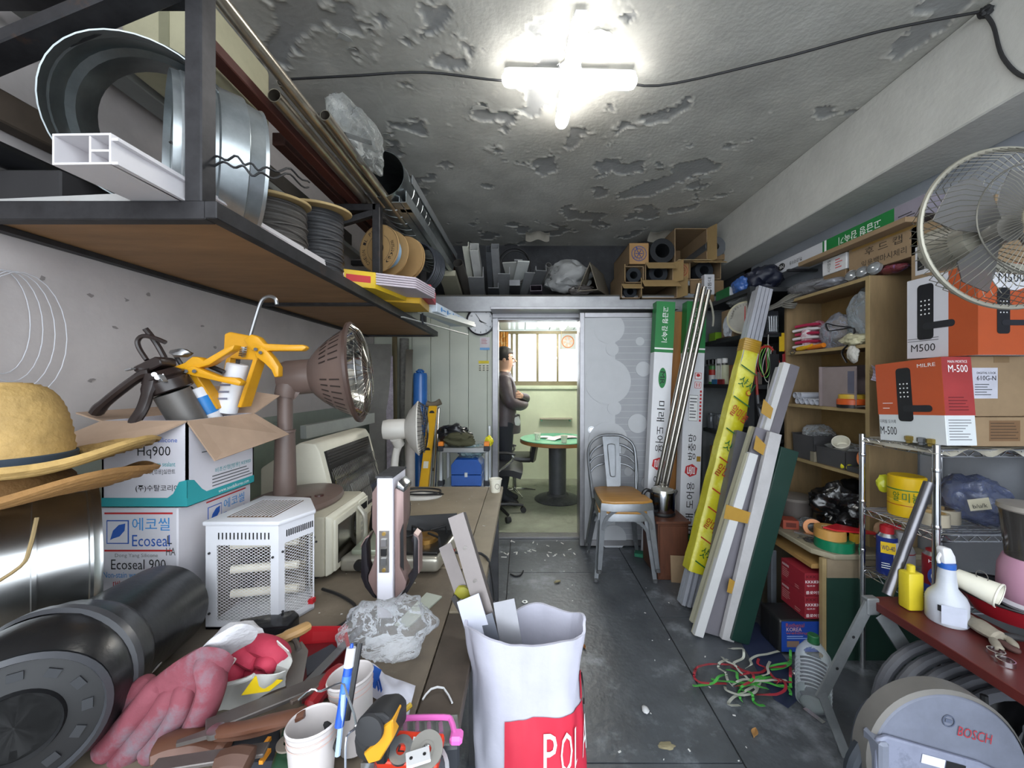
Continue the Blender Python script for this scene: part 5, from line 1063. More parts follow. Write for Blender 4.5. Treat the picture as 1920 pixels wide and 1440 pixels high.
def lockpart(nm, pts, Y, t, m, bev=.003): return obj(nm, G().prism([W(u, v, Y) for u, v in pts], (0,t,0)), m, dk, bevel=bev, seg=2)
lockpart('lock_body', [(713,904),(706,910),(697,925),(697,990),(704,1004),(703,1040),(698,1060),(690,1080),(690,1090),(700,1112),(712,1126)], 1.03, .06, LK)
lockpart('handle', [(693,1004),(686,1010),(677,1026),(676,1082),(684,1102),(698,1120),(706,1124),(690,1092),(688,1082),(692,1070),(689,1060),(687,1020)], 1.03, .03, mat('1e1c20', .3))
lockpart('handle_edge', [(693,1002),(685,1008),(675.5,1025),(675.5,1027),(685,1011),(692,1006)], 1.028, .034, LK, 0)
lockpart('lock_body', [(739,918),(745,912),(757,920),(757,980),(750,1000),(750,1065),(756,1078),(762,1092),(760,1104),(740,1124)], 1.03, .06, LK)
lockpart('lock_cap', [(741,916),(746,902),(758,914),(757,924)], 1.02, .07, mat('a5a4a6', .15, .9))
lockpart('handle', [(776,1000),(783,1006),(785,1014),(785,1074),(776,1092),(764,1112),(748,1121),(762,1102),(768,1090),(764,1080),(774,1068),(774,1020),(770,1014)], 1.03, .03, mat('1e1c20', .3))
lockpart('handle_edge', [(776,999),(784,1005),(786,1013),(786,1075),(784,1075),(784,1014),(782,1008),(775,1003)], 1.028, .034, LK, 0)
for u in (772,): obj('keypad_gloss', G().prism([W(751,1000,1.028), W(756,982,1.028), W(757,1070,1.028), W(751,1062,1.028)], (0,.002,0)), BLACK, dk)
obj('flat_scrap', G().prism([V((-.33,.99,TZ+.001)), V((-.29,.985,TZ+.001)), V((-.235,1.12,TZ+.001)), V((-.285,1.14,TZ+.001))], (0,0,.004)), mat('b9bfb2', .5), None, 'flat pale strip lying right of the lock sample', 'strip')
# gas burner
gb = thing('gas_burner', 'silver portable gas burner behind the lock sample', 'burner', (-.43, 1.4, TZ))
bx0, bx1, by0, by1 = -.60, -.255, 1.25, 1.47; SB = mat('b3afa2', .3, .6, var=.12)
obj('tray', G().prism([V((bx0,by0,TZ+.008)), V((bx1-.02,by0-.005,TZ+.008)), V((bx1+.015,by1,TZ+.008)), V((bx0+.04,by1,TZ+.008))], (0,0,.05)), SB, gb, bevel=.014, seg=3)
obj('top_plate', G().prism([V((-.44,by0+.015,TZ+.058)), V((bx1-.025,by0+.012,TZ+.058)), V((bx1,by1-.015,TZ+.058)), V((-.44,by1-.015,TZ+.058))], (0,0,.012)), mat('1b1a19', .3), gb, bevel=.003)
obj('can_cover', G().box((bx0+.03,by0+.02,TZ+.056),(-.455,by1-.02,TZ+.075)), mat('9aa08e', .35, .4), gb, bevel=.008, seg=2)
bc = V((-.345,1.36,TZ+.07)); obj('burner_ring', G().lathe([(.045,0),(.045,.014),(.03,.018),(.012,.012)], bc, ZZ, 24), mat('b98d4c', .3, .8), gb)
for k in range(4):
    a = .785+k*1.5708; obj('pan_support', G().tube([bc+V((math.cos(a)*.02,math.sin(a)*.02,.03)), bc+V((math.cos(a)*.085,math.sin(a)*.075,.03)), bc+V((math.cos(a)*.092,math.sin(a)*.082,.002))], .004, 6), BLACK, gb)
obj('control_knob', G().lathe([(.018,0),(.016,.012),(.001,.013)], V((-.53,by0-.0,TZ+.035)), -YY, 18), BLACK, gb)
obj('spark_guard', G().prism([V((-.44,by1-.02,TZ+.07)), V((-.26,by1-.02,TZ+.07)), V((-.25,by1-.01,TZ+.13)), V((-.43,by1-.01,TZ+.12))], (0,.003,0)), BLACK, gb)
def tape(c, R_, r, h, m, label, core=None, ax=ZZ, cat='tape', name='tape_roll', grp=None):
    o = thing(name, label, cat, c, grp); obj('tape', G().lathe([(r+.004,0),(R_,0),(R_,h),(r+.004,h)], c, ax, 36, False, False), m, o)
    obj('core', G().lathe([(r,.0),(r+.0045,.0),(r+.0045,h),(r,h),(r,.0)], c, ax, 36, False, False), core or mat('b89a6a', .7), o); return o
tape(W(786,1010,1.55)+V((0,0,0)), .045, .018, .03, mat('2e2d2c', .3), 'small dark tape roll with white core behind the gas burner', mat('cfcac0', .6)).location.z = TZ
obj('red_sleeve', G().blob(WZ(822,1034,TZ+.02), (.05,.03,.018), 4, .3, 2, 3, TZ, True), mat('a03a40', .25, alpha=.85), None, 'red and clear plastic wrapped tool beside the burner', 'tool')
obj('tool_lead', G().tube(smooth([WZ(850,1036,TZ+.01), WZ(885,1038,TZ+.01), WZ(905,1040,TZ+.008), V((-.11,1.33,TZ-.02)), V((-.085,1.28,.5)), V((-.07,1.27,.2)), V((-.06,1.35,.01)), V((.02,1.5,.006)), V((.08,1.62,.006)), V((.02,1.75,.006)), V((-.06,1.7,.006)), V((.0,1.58,.006)), V((.1,1.5,.006)), V((.13,1.42,.006))], 5), .0045, 6), BLACKR, None, 'black lead running over the table edge onto the floor', 'cable')
o = thing('black_bag', 'black soft bag lying between the microwave and the lock sample', 'bag', (-.55,1.6,TZ)); obj('bag_body', G().blob((-.56,1.62,TZ+.075), (.075,.11,.08), 6, .3, 1.8, 4, TZ), mat('1a1a1c', .6, bump=.3, bscale=25), o); obj('white_tag', G().blob(V((-.52,1.515,TZ+.06)), (.014,.008,.02), 1, .2, sub=2), WHITE, o)
# white fan with base plate and cord
wf = thing('desk_fan', 'white desk fan with black wire guard turned sideways on the table', 'fan', (-.72, 2.1, TZ)); WFm = mat('cfcbc4', .45, var=.05)
fb_ = V((-.70,2.13,TZ)); obj('base', G().lathe([(.125,0),(.128,.006),(.11,.016),(.03,.025)], fb_+V((.13,-.02,0)), ZZ, 40, True, True, 1, .6), WFm, wf)
obj('pole', G().tube(smooth([fb_+V((.02,0,.015)), fb_+V((-.01,0,.12)), fb_+V((-.005,0,.22)), fb_+V((.015,0,.30))], 4), [.028,.026,.024,.022,.02,.02,.02,.02,.02,.02,.022,.026,.028], 14), WFm, wf)
fc_ = V((-.575,2.12,1.095)); fd_ = V((1,.18,.03)).normalized()
obj('motor_housing', G().lathe([(.03,-.19),(.05,-.185),(.055,-.16),(.055,-.075),(.045,-.06)], fc_, fd_, 26), WFm, wf)
obj('swivel', G().tube([fb_+V((.015,0,.28)), fc_-fd_*.12-ZZ*.045], [.03,.034], 12), WFm, wf)
obj('rear_shroud', G().lathe([(.05,-.07),(.10,-.045),(.145,-.005),(.15,.0),(.147,.006)], fc_, fd_, 44, False, False), WFm, wf, solid=.002)
a1, a2, _ = frame(fd_)
for k in range(40):
    a = k*6.28318/40; e = a1*math.cos(a)+a2*math.sin(a); obj('guard_wire', G().tube([fc_+e*.147+fd_*.004, fc_+e*.125+fd_*.035, fc_+e*.07+fd_*.048, fc_+e*.028+fd_*.05], .0013, 4), BLACK, wf)
for r, h in ((.028,.05),(.07,.048),(.10,.043),(.125,.035)): obj('guard_ring', G().tube([fc_+fd_*h+(a1*math.cos(t*.1963)+a2*math.sin(t*.1963))*r for t in range(32)], .0015, 5, True), BLACK, wf)
obj('guard_badge', G().lathe([(.03,.048),(.03,.054),(.001,.056)], fc_, fd_, 20), mat('8d8a80', .5), wf)
for k in range(3):
    a = k*2.094; e = a1*math.cos(a)+a2*math.sin(a); t_ = -a1*math.sin(a)+a2*math.cos(a)
    obj('blade', G().prism([fc_+e*.02+fd_*.02, fc_+e*.12-t_*.03+fd_*.01, fc_+e*.13+t_*.05+fd_*.03, fc_+e*.05+t_*.04+fd_*.03], fd_*.002), mat('6c6c70', .3), wf)
obj('power_cord', G().tube(smooth([fb_+V((.08,-.08,.03))]+[fb_+V((.17+.09*math.cos(t*.7), -.06+.045*math.sin(t*.7), .022+.002*t)) for t in range(14)], 3), .0045, 6), BLACK, wf)
# ---------------------------------------------------------------- clear plastic bag and small scraps
crumple(WZ(728,1215,TZ+.0)+V((0,0,.05)), (.095,.075,.065), 21, 'crumpled clear plastic bag lying on the table by the lock sample', m=film('e3e6ea', .07, .85, .1, .9, 22), amp=.3, sub=5, flatten=TZ+.002)
g = G()
for k in range(40):
    p = V((R.uniform(-.6,-.13), R.uniform(.85,2.2), TZ+.0022)); s = R.uniform(.002,.006); a = R.random()*3
    g.prism([p+V((math.cos(a+t*2.1)*s, math.sin(a+t*2.1)*s*.7, 0)) for t in range(3)], (0,0,.001))
obj('sawdust', g, mat('c9c7c0', .7), None, 'tiny pale chips scattered over the work table', 'debris', kind='stuff')
# ---------------------------------------------------------------- hand tools at the table front
ST2 = mat('6d6764', .4, .6, var=.25); LTH = mat('5b3a2b', .45, var=.25); 
def slab(name, pts, z, t, m, label, cat, bev=.002, parent=None):
    return obj(name, G().prism([WZ(u, v, z) for u, v in pts], (0,0,t)), m, parent, label, cat, bevel=bev)
def rod(name, p0, p1, w, h, m, label, cat, grp=None): return obj(name, G().bar(p0, p1, w, h), m, None, label, cat, grp, bevel=min(w, h)*.2)
A = lambda u, v, z=TZ+.02: WZ(u, v, z)
# layer heights: things lie on each other, highest at the front
rod('pry_bar', A(385,1365,.80), A(618,1272,.79), .032, .008, ST2, 'flat grey pry bar lying across the tool pile', 'pry bar')
rod('steel_straightedge', A(575,1283,.775), A(678,1176,.745), .02, .004, mat('8f8f92', .3, .8), 'long flat steel strip reaching toward the clear bag', 'ruler')
rod('chisel', A(545,1318,.80), A(634,1268,.79), .008, .006, mat('5c4f48', .5), 'thin dark rod pointing at the paper cups', 'rod')
o = thing('snips', 'tin snips with polished brown handles', 'snips', A(430,1365,.80))
obj('handle', G().tube(smooth([A(392,1372,.805), A(450,1366,.815), A(510,1352,.82), A(572,1338,.825)], 4), [.007,.010,.012,.012,.012,.012,.012,.013,.013,.013,.013,.012,.008], 9, flat=.6), LTH, o)
obj('handle', G().tube(smooth([A(400,1378,.80), A(460,1374,.80), A(520,1358,.805), A(576,1330,.81)], 4), [.007,.010,.011,.011,.011,.011,.011,.011,.011,.011,.011,.011,.008], 9, flat=.6), LTH, o)
obj('pivot', G().lathe([(.012,0),(.012,.008),(.001,.01)], A(405,1376,.805), ZZ, 14), STEEL, o)
obj('blade', G().prism([A(404,1368,.806), A(398,1384,.806), A(330,1402,.80), A(332,1395,.80)], (0,0,.006)), ST2, o)
o = thing('hand_plane', 'brown wooden tool grip lying under the glove', 'tool', A(350,1400,.76))
obj('grip', G().tube(smooth([A(290,1412,.77), A(330,1396,.775), A(380,1390,.775), A(425,1402,.77)], 4), [.016]+[.024]*6+[.02]*5+[.012], 10, flat=.7), LTH, o); obj('shoe', G().bar(A(380,1392,.75), A(430,1404,.75), .03, .02), mat('3b2d26', .6), o, bevel=.003)
rod('flat_file', A(286,1438,.80), A(500,1405,.80), .022, .006, ST2, 'long grey file at the very front of the tool pile', 'file')
obj('wood_grip', G().tube(smooth([A(410,1440,.80), A(440,1430,.805), A(470,1434,.80)], 4), [.01]+[.02]*7+[.012], 10), mat('4f3529', .6), None, 'dark brown rounded grip in front of the file', 'grip')
o = thing('tool_pouch', 'dark navy tool pouch with orange tabs', 'pouch', A(475,1415,.73)); obj('pouch_body', G().prism([A(425,1372,.765), A(525,1358,.765), A(528,1425,.765), A(450,1432,.765)], (0,0,-.035)), mat('22242c', .8, var=.3), o, bevel=.006, seg=2)
for u, v in ((498,1395),(497,1418)): obj('orange_tab', G().cbox(A(u,v,.768), (.006,.02,.006)), mat('e0912a', .5), o)
o = thing('green_case', 'scuffed dark green metal case with a washer on it', 'case', A(550,1400,.72)); GC = mat('1f3a28', .4, var=.3, tint='7d8a80', tscale=9, tmin=.6)
obj('case_body', G().prism([A(505,1432,.785), A(535,1340,.785), A(602,1328,.785), A(618,1440,.785), A(560,1462,.785)], (0,0,-.06)), GC, o, bevel=.012, seg=3)
obj('washer', G().lathe([(.007,0),(.017,0),(.017,.003),(.007,.003),(.007,0)], A(541,1394,.7862), ZZ, 24, False, False), mat('8d8378', .5, .4), o)
obj('case_handle', G().tube(smooth([A(598,1330,.79), A(612,1352,.80), A(625,1392,.80), A(636,1410,.79)], 4), [.006]*9+[.004]*4, 8), BLACKR, o)
obj('black_tray', G().prism([WZ(448,1186,TZ+.004), WZ(552,1167,TZ+.004), WZ(562,1176,TZ+.004), WZ(540,1200,TZ+.004), WZ(470,1206,TZ+.004)], (0,0,.035)), mat('17171a', .2), None, 'glossy black plastic tray in front of the white heater', 'tray', bevel=.006, seg=2)
o = thing('trowel', 'grey steel trowel with pale wooden handle', 'trowel', A(560,1250,.74)); obj('wooden_handle', G().tube(smooth([A(508,1204,.80), A(530,1196,.81), A(560,1183,.815), A(580,1172,.815)], 4), [.006]+[.013]*4+[.016]*5+[.015,.014,.008], 10, flat=.7), mat('b08a58', .55, var=.2), o)
obj('blade', G().prism([A(552,1212,.80), A(566,1205,.80), A(578,1222,.795), A(566,1290,.775), A(540,1300,.77), A(536,1285,.772)], (0,0,.003)), mat('7a7570', .4, .5, var=.2), o)
obj('shank', G().tube([A(545,1192,.81), A(556,1205,.805), A(560,1218,.80)], .005, 7), ST2, o)
o = thing('red_tray', 'red plastic tray under the steel strip', 'tray', A(600,1280,.725)); obj('tray_floor', G().prism([WZ(566,1320,TZ+.004), WZ(560,1212,TZ+.004), WZ(640,1206,TZ+.004), WZ(650,1300,TZ+.004)], (0,0,.004)), mat('7d1a22', .4), o)
for a, b in (((560,1212),(640,1206)),((640,1206),(650,1300))): 
    p, q = WZ(*a, TZ+.004), WZ(*b, TZ+.004); obj('tray_wall', G().prism([p, q, q+V((.012,0,.04)), p+V((.0,0.01,.04))], (.004,.003,0)), REDP, o)
obj('dark_sheet', G().prism([A(572,1240,.745), A(622,1212,.745), A(640,1226,.745), A(576,1272,.745)], (0,0,.006)), mat('3a3d45', .5), None, 'dark grey folded sheet lying in the red tray', 'sheet')
obj('red_grip', G().tube(smooth([A(578,1330,.78), A(600,1300,.785), A(618,1272,.785), A(640,1250,.78)], 4), [.008]+[.013]*9+[.012,.01,.006], 9), mat('8f1d24', .4), None, 'dark red plier grip beside the paper cups', 'grip')
# paper cups with pens
PC = mat('c3bcba', .5, var=.05)
def pcup(c, h, r, ax, label):
    o = thing('paper_cup', label, 'cup', c, 'paper cups of pens')
    obj('cup_wall', G().lathe([(r*.72,0),(r,h),(r*.965,h),(r*.70,.004)], c, ax, 30), PC, o); obj('rim', G().lathe([(r*.965,h),(r*1.0,h-.003),(r*1.045,h),(r*1.0,h+.003),(r*.965,h)], c, ax, 30, False, False), PC, o)
    for t in (.82, .9): obj('embossed_ring', G().lathe([(r*(.72+.28*t)+.0004,h*t),(r*(.72+.28*t)+.0012,h*t+.001),(r*(.72+.28*t)+.0008,h*t+.002)], c, ax, 30, False, False), mat('c9a9a0', .5), o)
    return o
c1_ = V((-.288,.665,TZ+.002)); c2_ = V((-.315,.575,TZ+.002))
pcup(c1_, .115, .037, V((-.12,.06,1)), 'back paper cup of the pair holding pens'); pcup(c2_, .11, .036, V((-.05,.10,1)), 'front paper cup of the pair holding pens')
o = thing('marker_pen', 'blue marker pen with white cap standing in the front cup', 'pen', c2_+V((0,0,.03)))
p0, p1 = W(638,1348,.57), W(659,1214,.595); dd = p1-p0
obj('barrel', G().cyl(p0-dd*.1, p0+dd*.72, .0065, .0065, 12), mat('1d4fb8', .3), o); obj('cap', G().cyl(p0+dd*.72, p0+dd*1.0, .0072, .007, 12), WHITE, o); obj('tip', G().cyl(p0+dd, p0+dd*1.06, .003, .002, 8), mat('1d4fb8', .3), o); obj('barrel_print', G().cyl(p0+dd*.3, p0+dd*.6, .0067, .0067, 12), mat('3f74d8', .3), o)
p0, p1 = W(655,1315,.60), W(674,1206,.64); obj('marker_pen', G().cyl(p0-(p1-p0)*.3, p1, .0062, .0055, 10), BLACK, None, 'black pen standing behind the blue marker', 'pen')
p0 = W(633,1352,.56); obj('marker_pen', G().cyl(p0-V((0,0,.05)), W(645,1300,.575), .004, .004, 8), mat('9fb4cc', .3), None, 'short pale blue pen low in the front cup', 'pen')
obj('wire_bracket', G().tube(smooth([W(560,1312,.60), W(585,1292,.60), W(602,1296,.60), W(640,1280,.58), W(650,1300,.57), W(668,1358,.55), W(650,1382,.53), W(648,1440,.52)], 3), .0016, 6), mat('cfd3de', .2, 1), None, 'bent silver wire hooked in front of the paper cups', 'wire')
# tape measure
tm = thing('tape_measure', 'black and yellow tape measure at the table front', 'tape measure', A(700,1400,TZ)); Yt = .56
tp = [(660,1392),(668,1352),(690,1338),(720,1334),(737,1350),(736,1386),(712,1428),(690,1436),(664,1424)]
obj('case', G().prism([W(u,v,Yt) for u, v in tp], (.01,.045,-.005)), mat('232324', .6, var=.08), tm, bevel=.008, seg=2)
obj('rubber_side', G().prism([W(u,v,Yt-.003) for u, v in ((664,1390),(672,1352),(692,1340),(718,1338),(732,1350),(716,1360),(700,1392),(680,1412))], (0,.005,0)), BLACKR, tm, bevel=.002)
obj('yellow_cheek', G().prism([W(u,v,Yt-.002) for u, v in ((736,1350),(737,1386),(712,1428),(690,1434),(680,1414),(702,1394),(718,1362))], (.004,.03,0)), mat('c98f1c', .45, var=.08), tm, bevel=.002)
obj('round_grip', G().lathe([(.021,0),(.02,.005),(.012,.007),(.001,.007)], W(694,1366,Yt-.003), V((-.1,-1,.1)), 24), mat('29292b', .7), tm)
obj('lock_button', G().cbox(W(718,1405,Yt+.01), (.016,.02,.03)), BLACK, tm, bevel=.003); obj('blade_hook', G().cbox(W(690,1436,Yt+.01), (.02,.004,.012)), STEEL, tm)
obj('highlighter', G().bar(A(716,1336,.785), A(750,1318,.785), .02, .018), mat('6fd08a', .35), None, 'green highlighter cap behind the tape measure', 'pen', bevel=.004)
obj('pencil', G().cyl(A(738,1350,.775), A(770,1322,.775), .0045, None, 8), mat('c9a834', .4), None, 'short yellow pencil behind the tape measure', 'pencil')
# cloth
obj('printed_cloth', G().grid(lambda u, v: A(690+88*u-14*v, 1256+60*u*(.55+.45*v)+34*v, TZ+.012)+V((0,0,.03*(1-u)*math.sin(v*3.1)+.008*math.sin(u*9)*math.sin(v*6))), 16, 10), mat('c9c9d4', .8, var=.1), None, 'white cloth with blue print lying behind the cups', 'cloth', solid=.003)
panel(bpy.data.objects['printed_cloth'], 'blue_print', A(703,1268,TZ+.05), V((.8,-.5,0)), V((.2,.5,.8)), .03, .03, INKB, .004)
for k in range(2): panel(bpy.data.objects['printed_cloth'], 'blue_stripe', A(712+k*5,1280+k*2,TZ+.046), V((.5,-.9,0)), V((.4,.3,.8)), .045, .005, INKB, .006)
obj('cable_tie', G().tube(smooth([A(792,1312,TZ+.003), A(808,1292,TZ+.008), A(832,1290,TZ+.006), A(848,1318,TZ+.003)], 2), .002, 5), WHITE, None, 'bent white cable tie on the table edge', 'cable tie')
# organiser with pink handle, tub with red box
og = thing('bit_case', 'clear bit case with pink latch at the table corner', 'case', A(800,1370,TZ)); 
obj('case_base', G().prism([WZ(742,1352,TZ+.04), WZ(858,1346,TZ+.04), WZ(862,1400,TZ+.04), WZ(745,1412,TZ+.04)], (0,0,-.038)), mat('33353a', .3), og, bevel=.004)
obj('clear_lid', G().prism([WZ(742,1350,TZ+.048), WZ(858,1344,TZ+.048), WZ(862,1396,TZ+.048), WZ(745,1408,TZ+.048)], (0,0,.004)), mat('9aa09a', .1, alpha=.35), og)
for k in range(7): obj('bit', G().cyl(A(760+k*11,1356,TZ+.046), A(760+k*11.2,1374,TZ+.046), .004, None, 7), mat('2b2c30', .3, .5) if k % 2 else mat('c65fa8', .4), og)
obj('pink_handle', G().tube(smooth([A(740,1352,.785), A(752,1347,.79), A(832,1345,.79), A(846,1352,.788), A(853,1378,.785)], 3), .0045, 7), mat('d767b4', .4), og); obj('pink_latch', G().cbox(A(856,1382,.782), (.02,.022,.014)), mat('d767b4', .4), og, bevel=.004)
tc_ = A(790,1425,TZ+.003); tub = thing('plastic_tub', 'round clear plastic tub holding small fittings', 'tub', tc_); TC = mat('8d9098', .12, alpha=.55, spec=.8)
tc_ = V((-.172,.56,TZ+.002))
obj('tub_wall', G().lathe([(.05,0),(.058,.05),(.061,.05),(.053,-.0)], tc_, ZZ, 36), TC, tub); obj('tub_rim', G().lathe([(.058,.05),(.064,.05),(.064,.053),(.058,.053)], tc_, ZZ, 36, False, False), mat('b5b8bd', .2), tub)
rb = thing('blade_box', 'small red box with L mark and barcode lying on the tub', 'box', tc_+ZZ*.054); M_ = Matrix.Translation(tc_+V((.0,.03,.062))) @ Matrix.Rotation(-.08, 4, 'Z') @ Matrix.Rotation(.35, 4, 'X')
obj('box_body', G().cbox((0,0,0), (.095,.042,.016), M_), mat('d63a20', .4), rb, bevel=.002)
ex, ey = M_.to_3x3() @ XX, M_.to_3x3() @ YY; tp_ = M_ @ V((0,0,.008))
tx(rb, 'L', tp_-ex*.012, ex, ey, .01, .014, INK, .03); panel(rb, 'barcode_field', tp_+ex*.015, ex, ey, .028, .026, INKW)
for k in range(9): panel(rb, 'barcode_bar', tp_+ex*(.004+k*.0027), ex, ey, .0011+.0006*(k % 2), .02, INK, .0012)
obj('black_arrow', G().prism([tp_+ex*a+ey*b+(ex.cross(ey))*.001 for a, b in ((-.042,-.016),(-.024,-.016),(-.034,.014))], (0,0,.0005)), INK, rb)
for k, (u, v, m_) in enumerate(((752,1408,STEEL),(800,1408,mat('7d7a74', .5)),)):
    tape(A(u,v,.79), .018+.006*k, .007, .006, m_, ('small steel washer in the tub', 'grey grinding disc leaning in the tub')[k], m_, V((.1,-.5,1)), 'disc', 'abrasive_disc')
o = thing('white_tag', 'white square plastic tag with two holes at the picture bottom', 'tag', A(785,1420,.80)); M_ = Matrix.Translation(A(784,1420,.80)) @ Matrix.Rotation(.35, 4, 'Z'); obj('plate', G().cbox((0,0,0), (.034,.024,.004), M_), WHITE, o, bevel=.001)
for s in (-.01, .009): obj('hole', G().cyl(M_ @ V((s,0,.0018)), M_ @ V((s,0,.0026)), .0025, None, 10), INK, o)
# ---------------------------------------------------------------- white sack with metal offcuts
SK_ = mat('b4b3c0', .55, var=.08, bump=.2, bscale=18); SR = mat('c22a40', .5, var=.08)
sk = thing('woven_sack', 'white and red woven sack full of metal offcuts standing on the floor', 'sack', (-.01, .88, 0)); sc_ = V((.008,.875,0))
def sack_pt(a, z, off_=0):
    t = z/.80; rx = .108+.016*math.sin(t*2.6)+.006*math.sin(a*3+t*4)*(t*.8)+off_+.022*max(0,z-.71)/.09; ry = .062+.03*math.sin(t*2.8)+.006*math.sin(a*5+t*7)+off_
    cz = .018*(1-t)
    zz = z+(.007*math.sin(a*2+.6)+.006*math.sin(a*5+1)) * (1 if z > .7 else 0)
    nw = noise.noise(V((math.cos(a)*2.2, math.sin(a)*2.2, z*7)))*.008+noise.noise(V((math.cos(a)*5, math.sin(a)*5, z*14)))*.004
    return sc_+V((math.cos(a)*(rx+nw)+cz, math.sin(a)*(ry+nw)-.02*(1-t), zz))
rows = [k*.02 for k in range(41)]; n = 72
obj('sack_cloth', G().rings([[sack_pt(k*6.28318/n, z) for k in range(n)] for z in rows]+[[sack_pt(k*6.28318/n, z, -.006) for k in range(n)] for z in (.80,.74,.68)], True, False), SK_, sk, ang=60)
a0, a1 = math.radians(252-0), math.radians(352)
obj('red_print', G().grid(lambda u, v: sack_pt(math.radians(246)+u*math.radians(108), .505+.145*v+.008*math.sin(u*4), .0022), 30, 8), SR, sk)
obj('red_print_side', G().grid(lambda u, v: sack_pt(math.radians(338)+u*math.radians(40), .652+.06*v*(1-.5*u), .0024), 12, 5), SR, sk)
for k, chr_ in enumerate('POLA'):
    a = math.radians(291+k*16); c = sack_pt(a, .585, .003); c2 = sack_pt(a+.05, .585, .003); tx(sk, chr_, c, c2-sack_pt(a-.05,.585,.003), ZZ, .028, .085, INKW, .03, lift=.0015)
obj('sack_tie', G().tube(smooth([sack_pt(6.1,.70,.004), sack_pt(6.2,.67,.006), sack_pt(6.05,.65,.006), sack_pt(6.15,.63,.006), sack_pt(6.0,.61,.005)], 3), .002, 5), BLACK, sk)
MP = mat('77706e', .4, .5, var=.12); top = lambda u, v, y: W(u, v, y)
def stick(name, u0, v0, y0, u1, v1, y1, poly, m, label, holes=0):
    a, b = W(u0,v0,y0), W(u1,v1,y1)
    if not holes: return obj(name, G().pro(a, b, poly, (0,1,0)), m, None, label, 'metal profile')
    o = thing(name, label, 'metal profile', b); obj('profile', G().pro(a, b, poly, (0,1,0)), m, o)
    x, y, z = frame(b-a, (0,1,0))
    for k in range(holes):
        p = a+(b-a)*(.28+.24*k); obj('drilled_hole', G().lathe([(.0055,0),(.0055,.001),(.003,.0012)], p-y*0+V((0,-.0135,0)), -YY, 12), mat('b9b3ae', .3, .7), o)
    return o
stick('angle_bar', 935,1230,.885, 857,966,1.0, RC(.042,.026), MP, 'tall grey bar with bolt holes sticking out of the sack', 3)
stick('angle_bar', 905,1210,.915, 838,1022,1.02, LS(.035,.03,.003), MP, 'shorter grey angle bar leaning left in the sack')
stick('white_profile', 912,1225,.875, 880,1118,.915, LS(.055,.03,.003), mat('b9bbc9', .35, var=.04), 'white folded profile at the left of the sack')
stick('grey_channel', 935,1230,.87, 915,1150,.905, LS(.03,.04,.003), mat('5a5d66', .4, .5), 'dark grey channel standing in the middle of the sack')
stick('alloy_profile', 962,1225,.868, 945,1125,.90, LS(.05,.012,.003), mat('85858a', .35, .5), 'slanted pale alloy profile at the right of the sack')
stick('bronze_profile', 925,1225,.905, 900,1085,.95, LS(.02,.03,.003), mat('6b5d57', .4, .5), 'thin bronze profile behind the drilled bar')
stick('steel_offcut', 915,1230,.87, 852,1118,.95, RC(.014,.014), mat('4d4b4c', .4, .6), 'short dark steel offcut at the sack edge')
obj('yellow_tag', G().blob(W(868,1112,.95), (.022,.008,.018), 3, .3, sub=2), mat('8f8a2a', .6), None, 'olive tape wrapped on a profile in the sack', 'tape')
stick('pale_profile', 955,1230,.90, 930,1140,.93, LS(.018,.02,.002), mat('cdd5de', .35), 'short pale blue profile behind the alloy one')
# ---------------------------------------------------------------- litter on the floor
g = G()
for k in range(60):
    if k < 24: p = W(R.uniform(940,1085), R.uniform(1012,1036), 1); p = WZ(R.uniform(940,1085), R.uniform(1014,1045), .001)
    else: p = WZ(R.uniform(960,1400), R.uniform(1050,1430), .001)
    s = R.uniform(.003,.009) if k < 24 else R.uniform(.002,.005); a = R.random()*6.28; d = V((math.cos(a), math.sin(a), 0)); e = V((-d.y, d.x, 0)); ln = 2.6 if k < 24 else 1.2
    g.prism([p-d*s*ln-e*s*.6, p+d*s*ln-e*s*.6, p+d*s*ln+e*s*.6, p-d*s*ln+e*s*.6], (0,0,.002))
obj('floor_litter', g, mat('d9d9d6', .7), None, 'white plastic shavings scattered on the dark floor', 'debris', kind='stuff')
def leaf(u, v, s, a, m, label):
    p = WZ(u, v, .002); d = V((math.cos(a), math.sin(a), 0)); e = V((-d.y, d.x, 0)); obj('dry_leaf', G().grid(lambda x, y: p+d*(x-.5)*s+e*(y-.5)*s*.5*math.sin(x*3.14)+ZZ*(.008*(abs(y-.5)*2)**2+.001), 8, 4), m, None, label, 'leaf', 'dry leaves', solid=.0012)
leaf(1415,1376,.045,.9,mat('a9814f',.7),'largest dry leaf on the floor near the ribbons'); leaf(1045,1092,.05,.5,mat('9a9070',.7),'pale dry leaf on the floor in front of the door'); leaf(1094,1213,.035,2,mat('8a5a30',.7),'small brown leaf beside the sack'); 
obj('torn_paper', G().blob(WZ(1210,1330,.006), (.014,.02,.008), 2, .4, sub=2), WHITE, None, 'small torn white scrap on the floor', 'paper')
obj('dust_smear', G().blob(WZ(1250,1398,.001), (.03,.015,.003), 5, .5, sub=3), mat('8d8468', .9), None, 'flat patch of sawdust on the floor', 'debris')
obj('cable_end', G().tube(smooth([WZ(957,1076,.006), WZ(966,1080,.006), WZ(976,1078,.006), WZ(981,1070,.006)], 3), .005, 6), BLACKR, None, 'short curved black cable end on the floor', 'cable')
obj('metal_washer', G().lathe([(.008,0),(.018,0),(.018,.003),(.008,.003),(.008,0)], WZ(984,1129,.001), ZZ, 16, False, False), STEEL, None, 'small shiny washer on the floor by the black lead', 'washer')
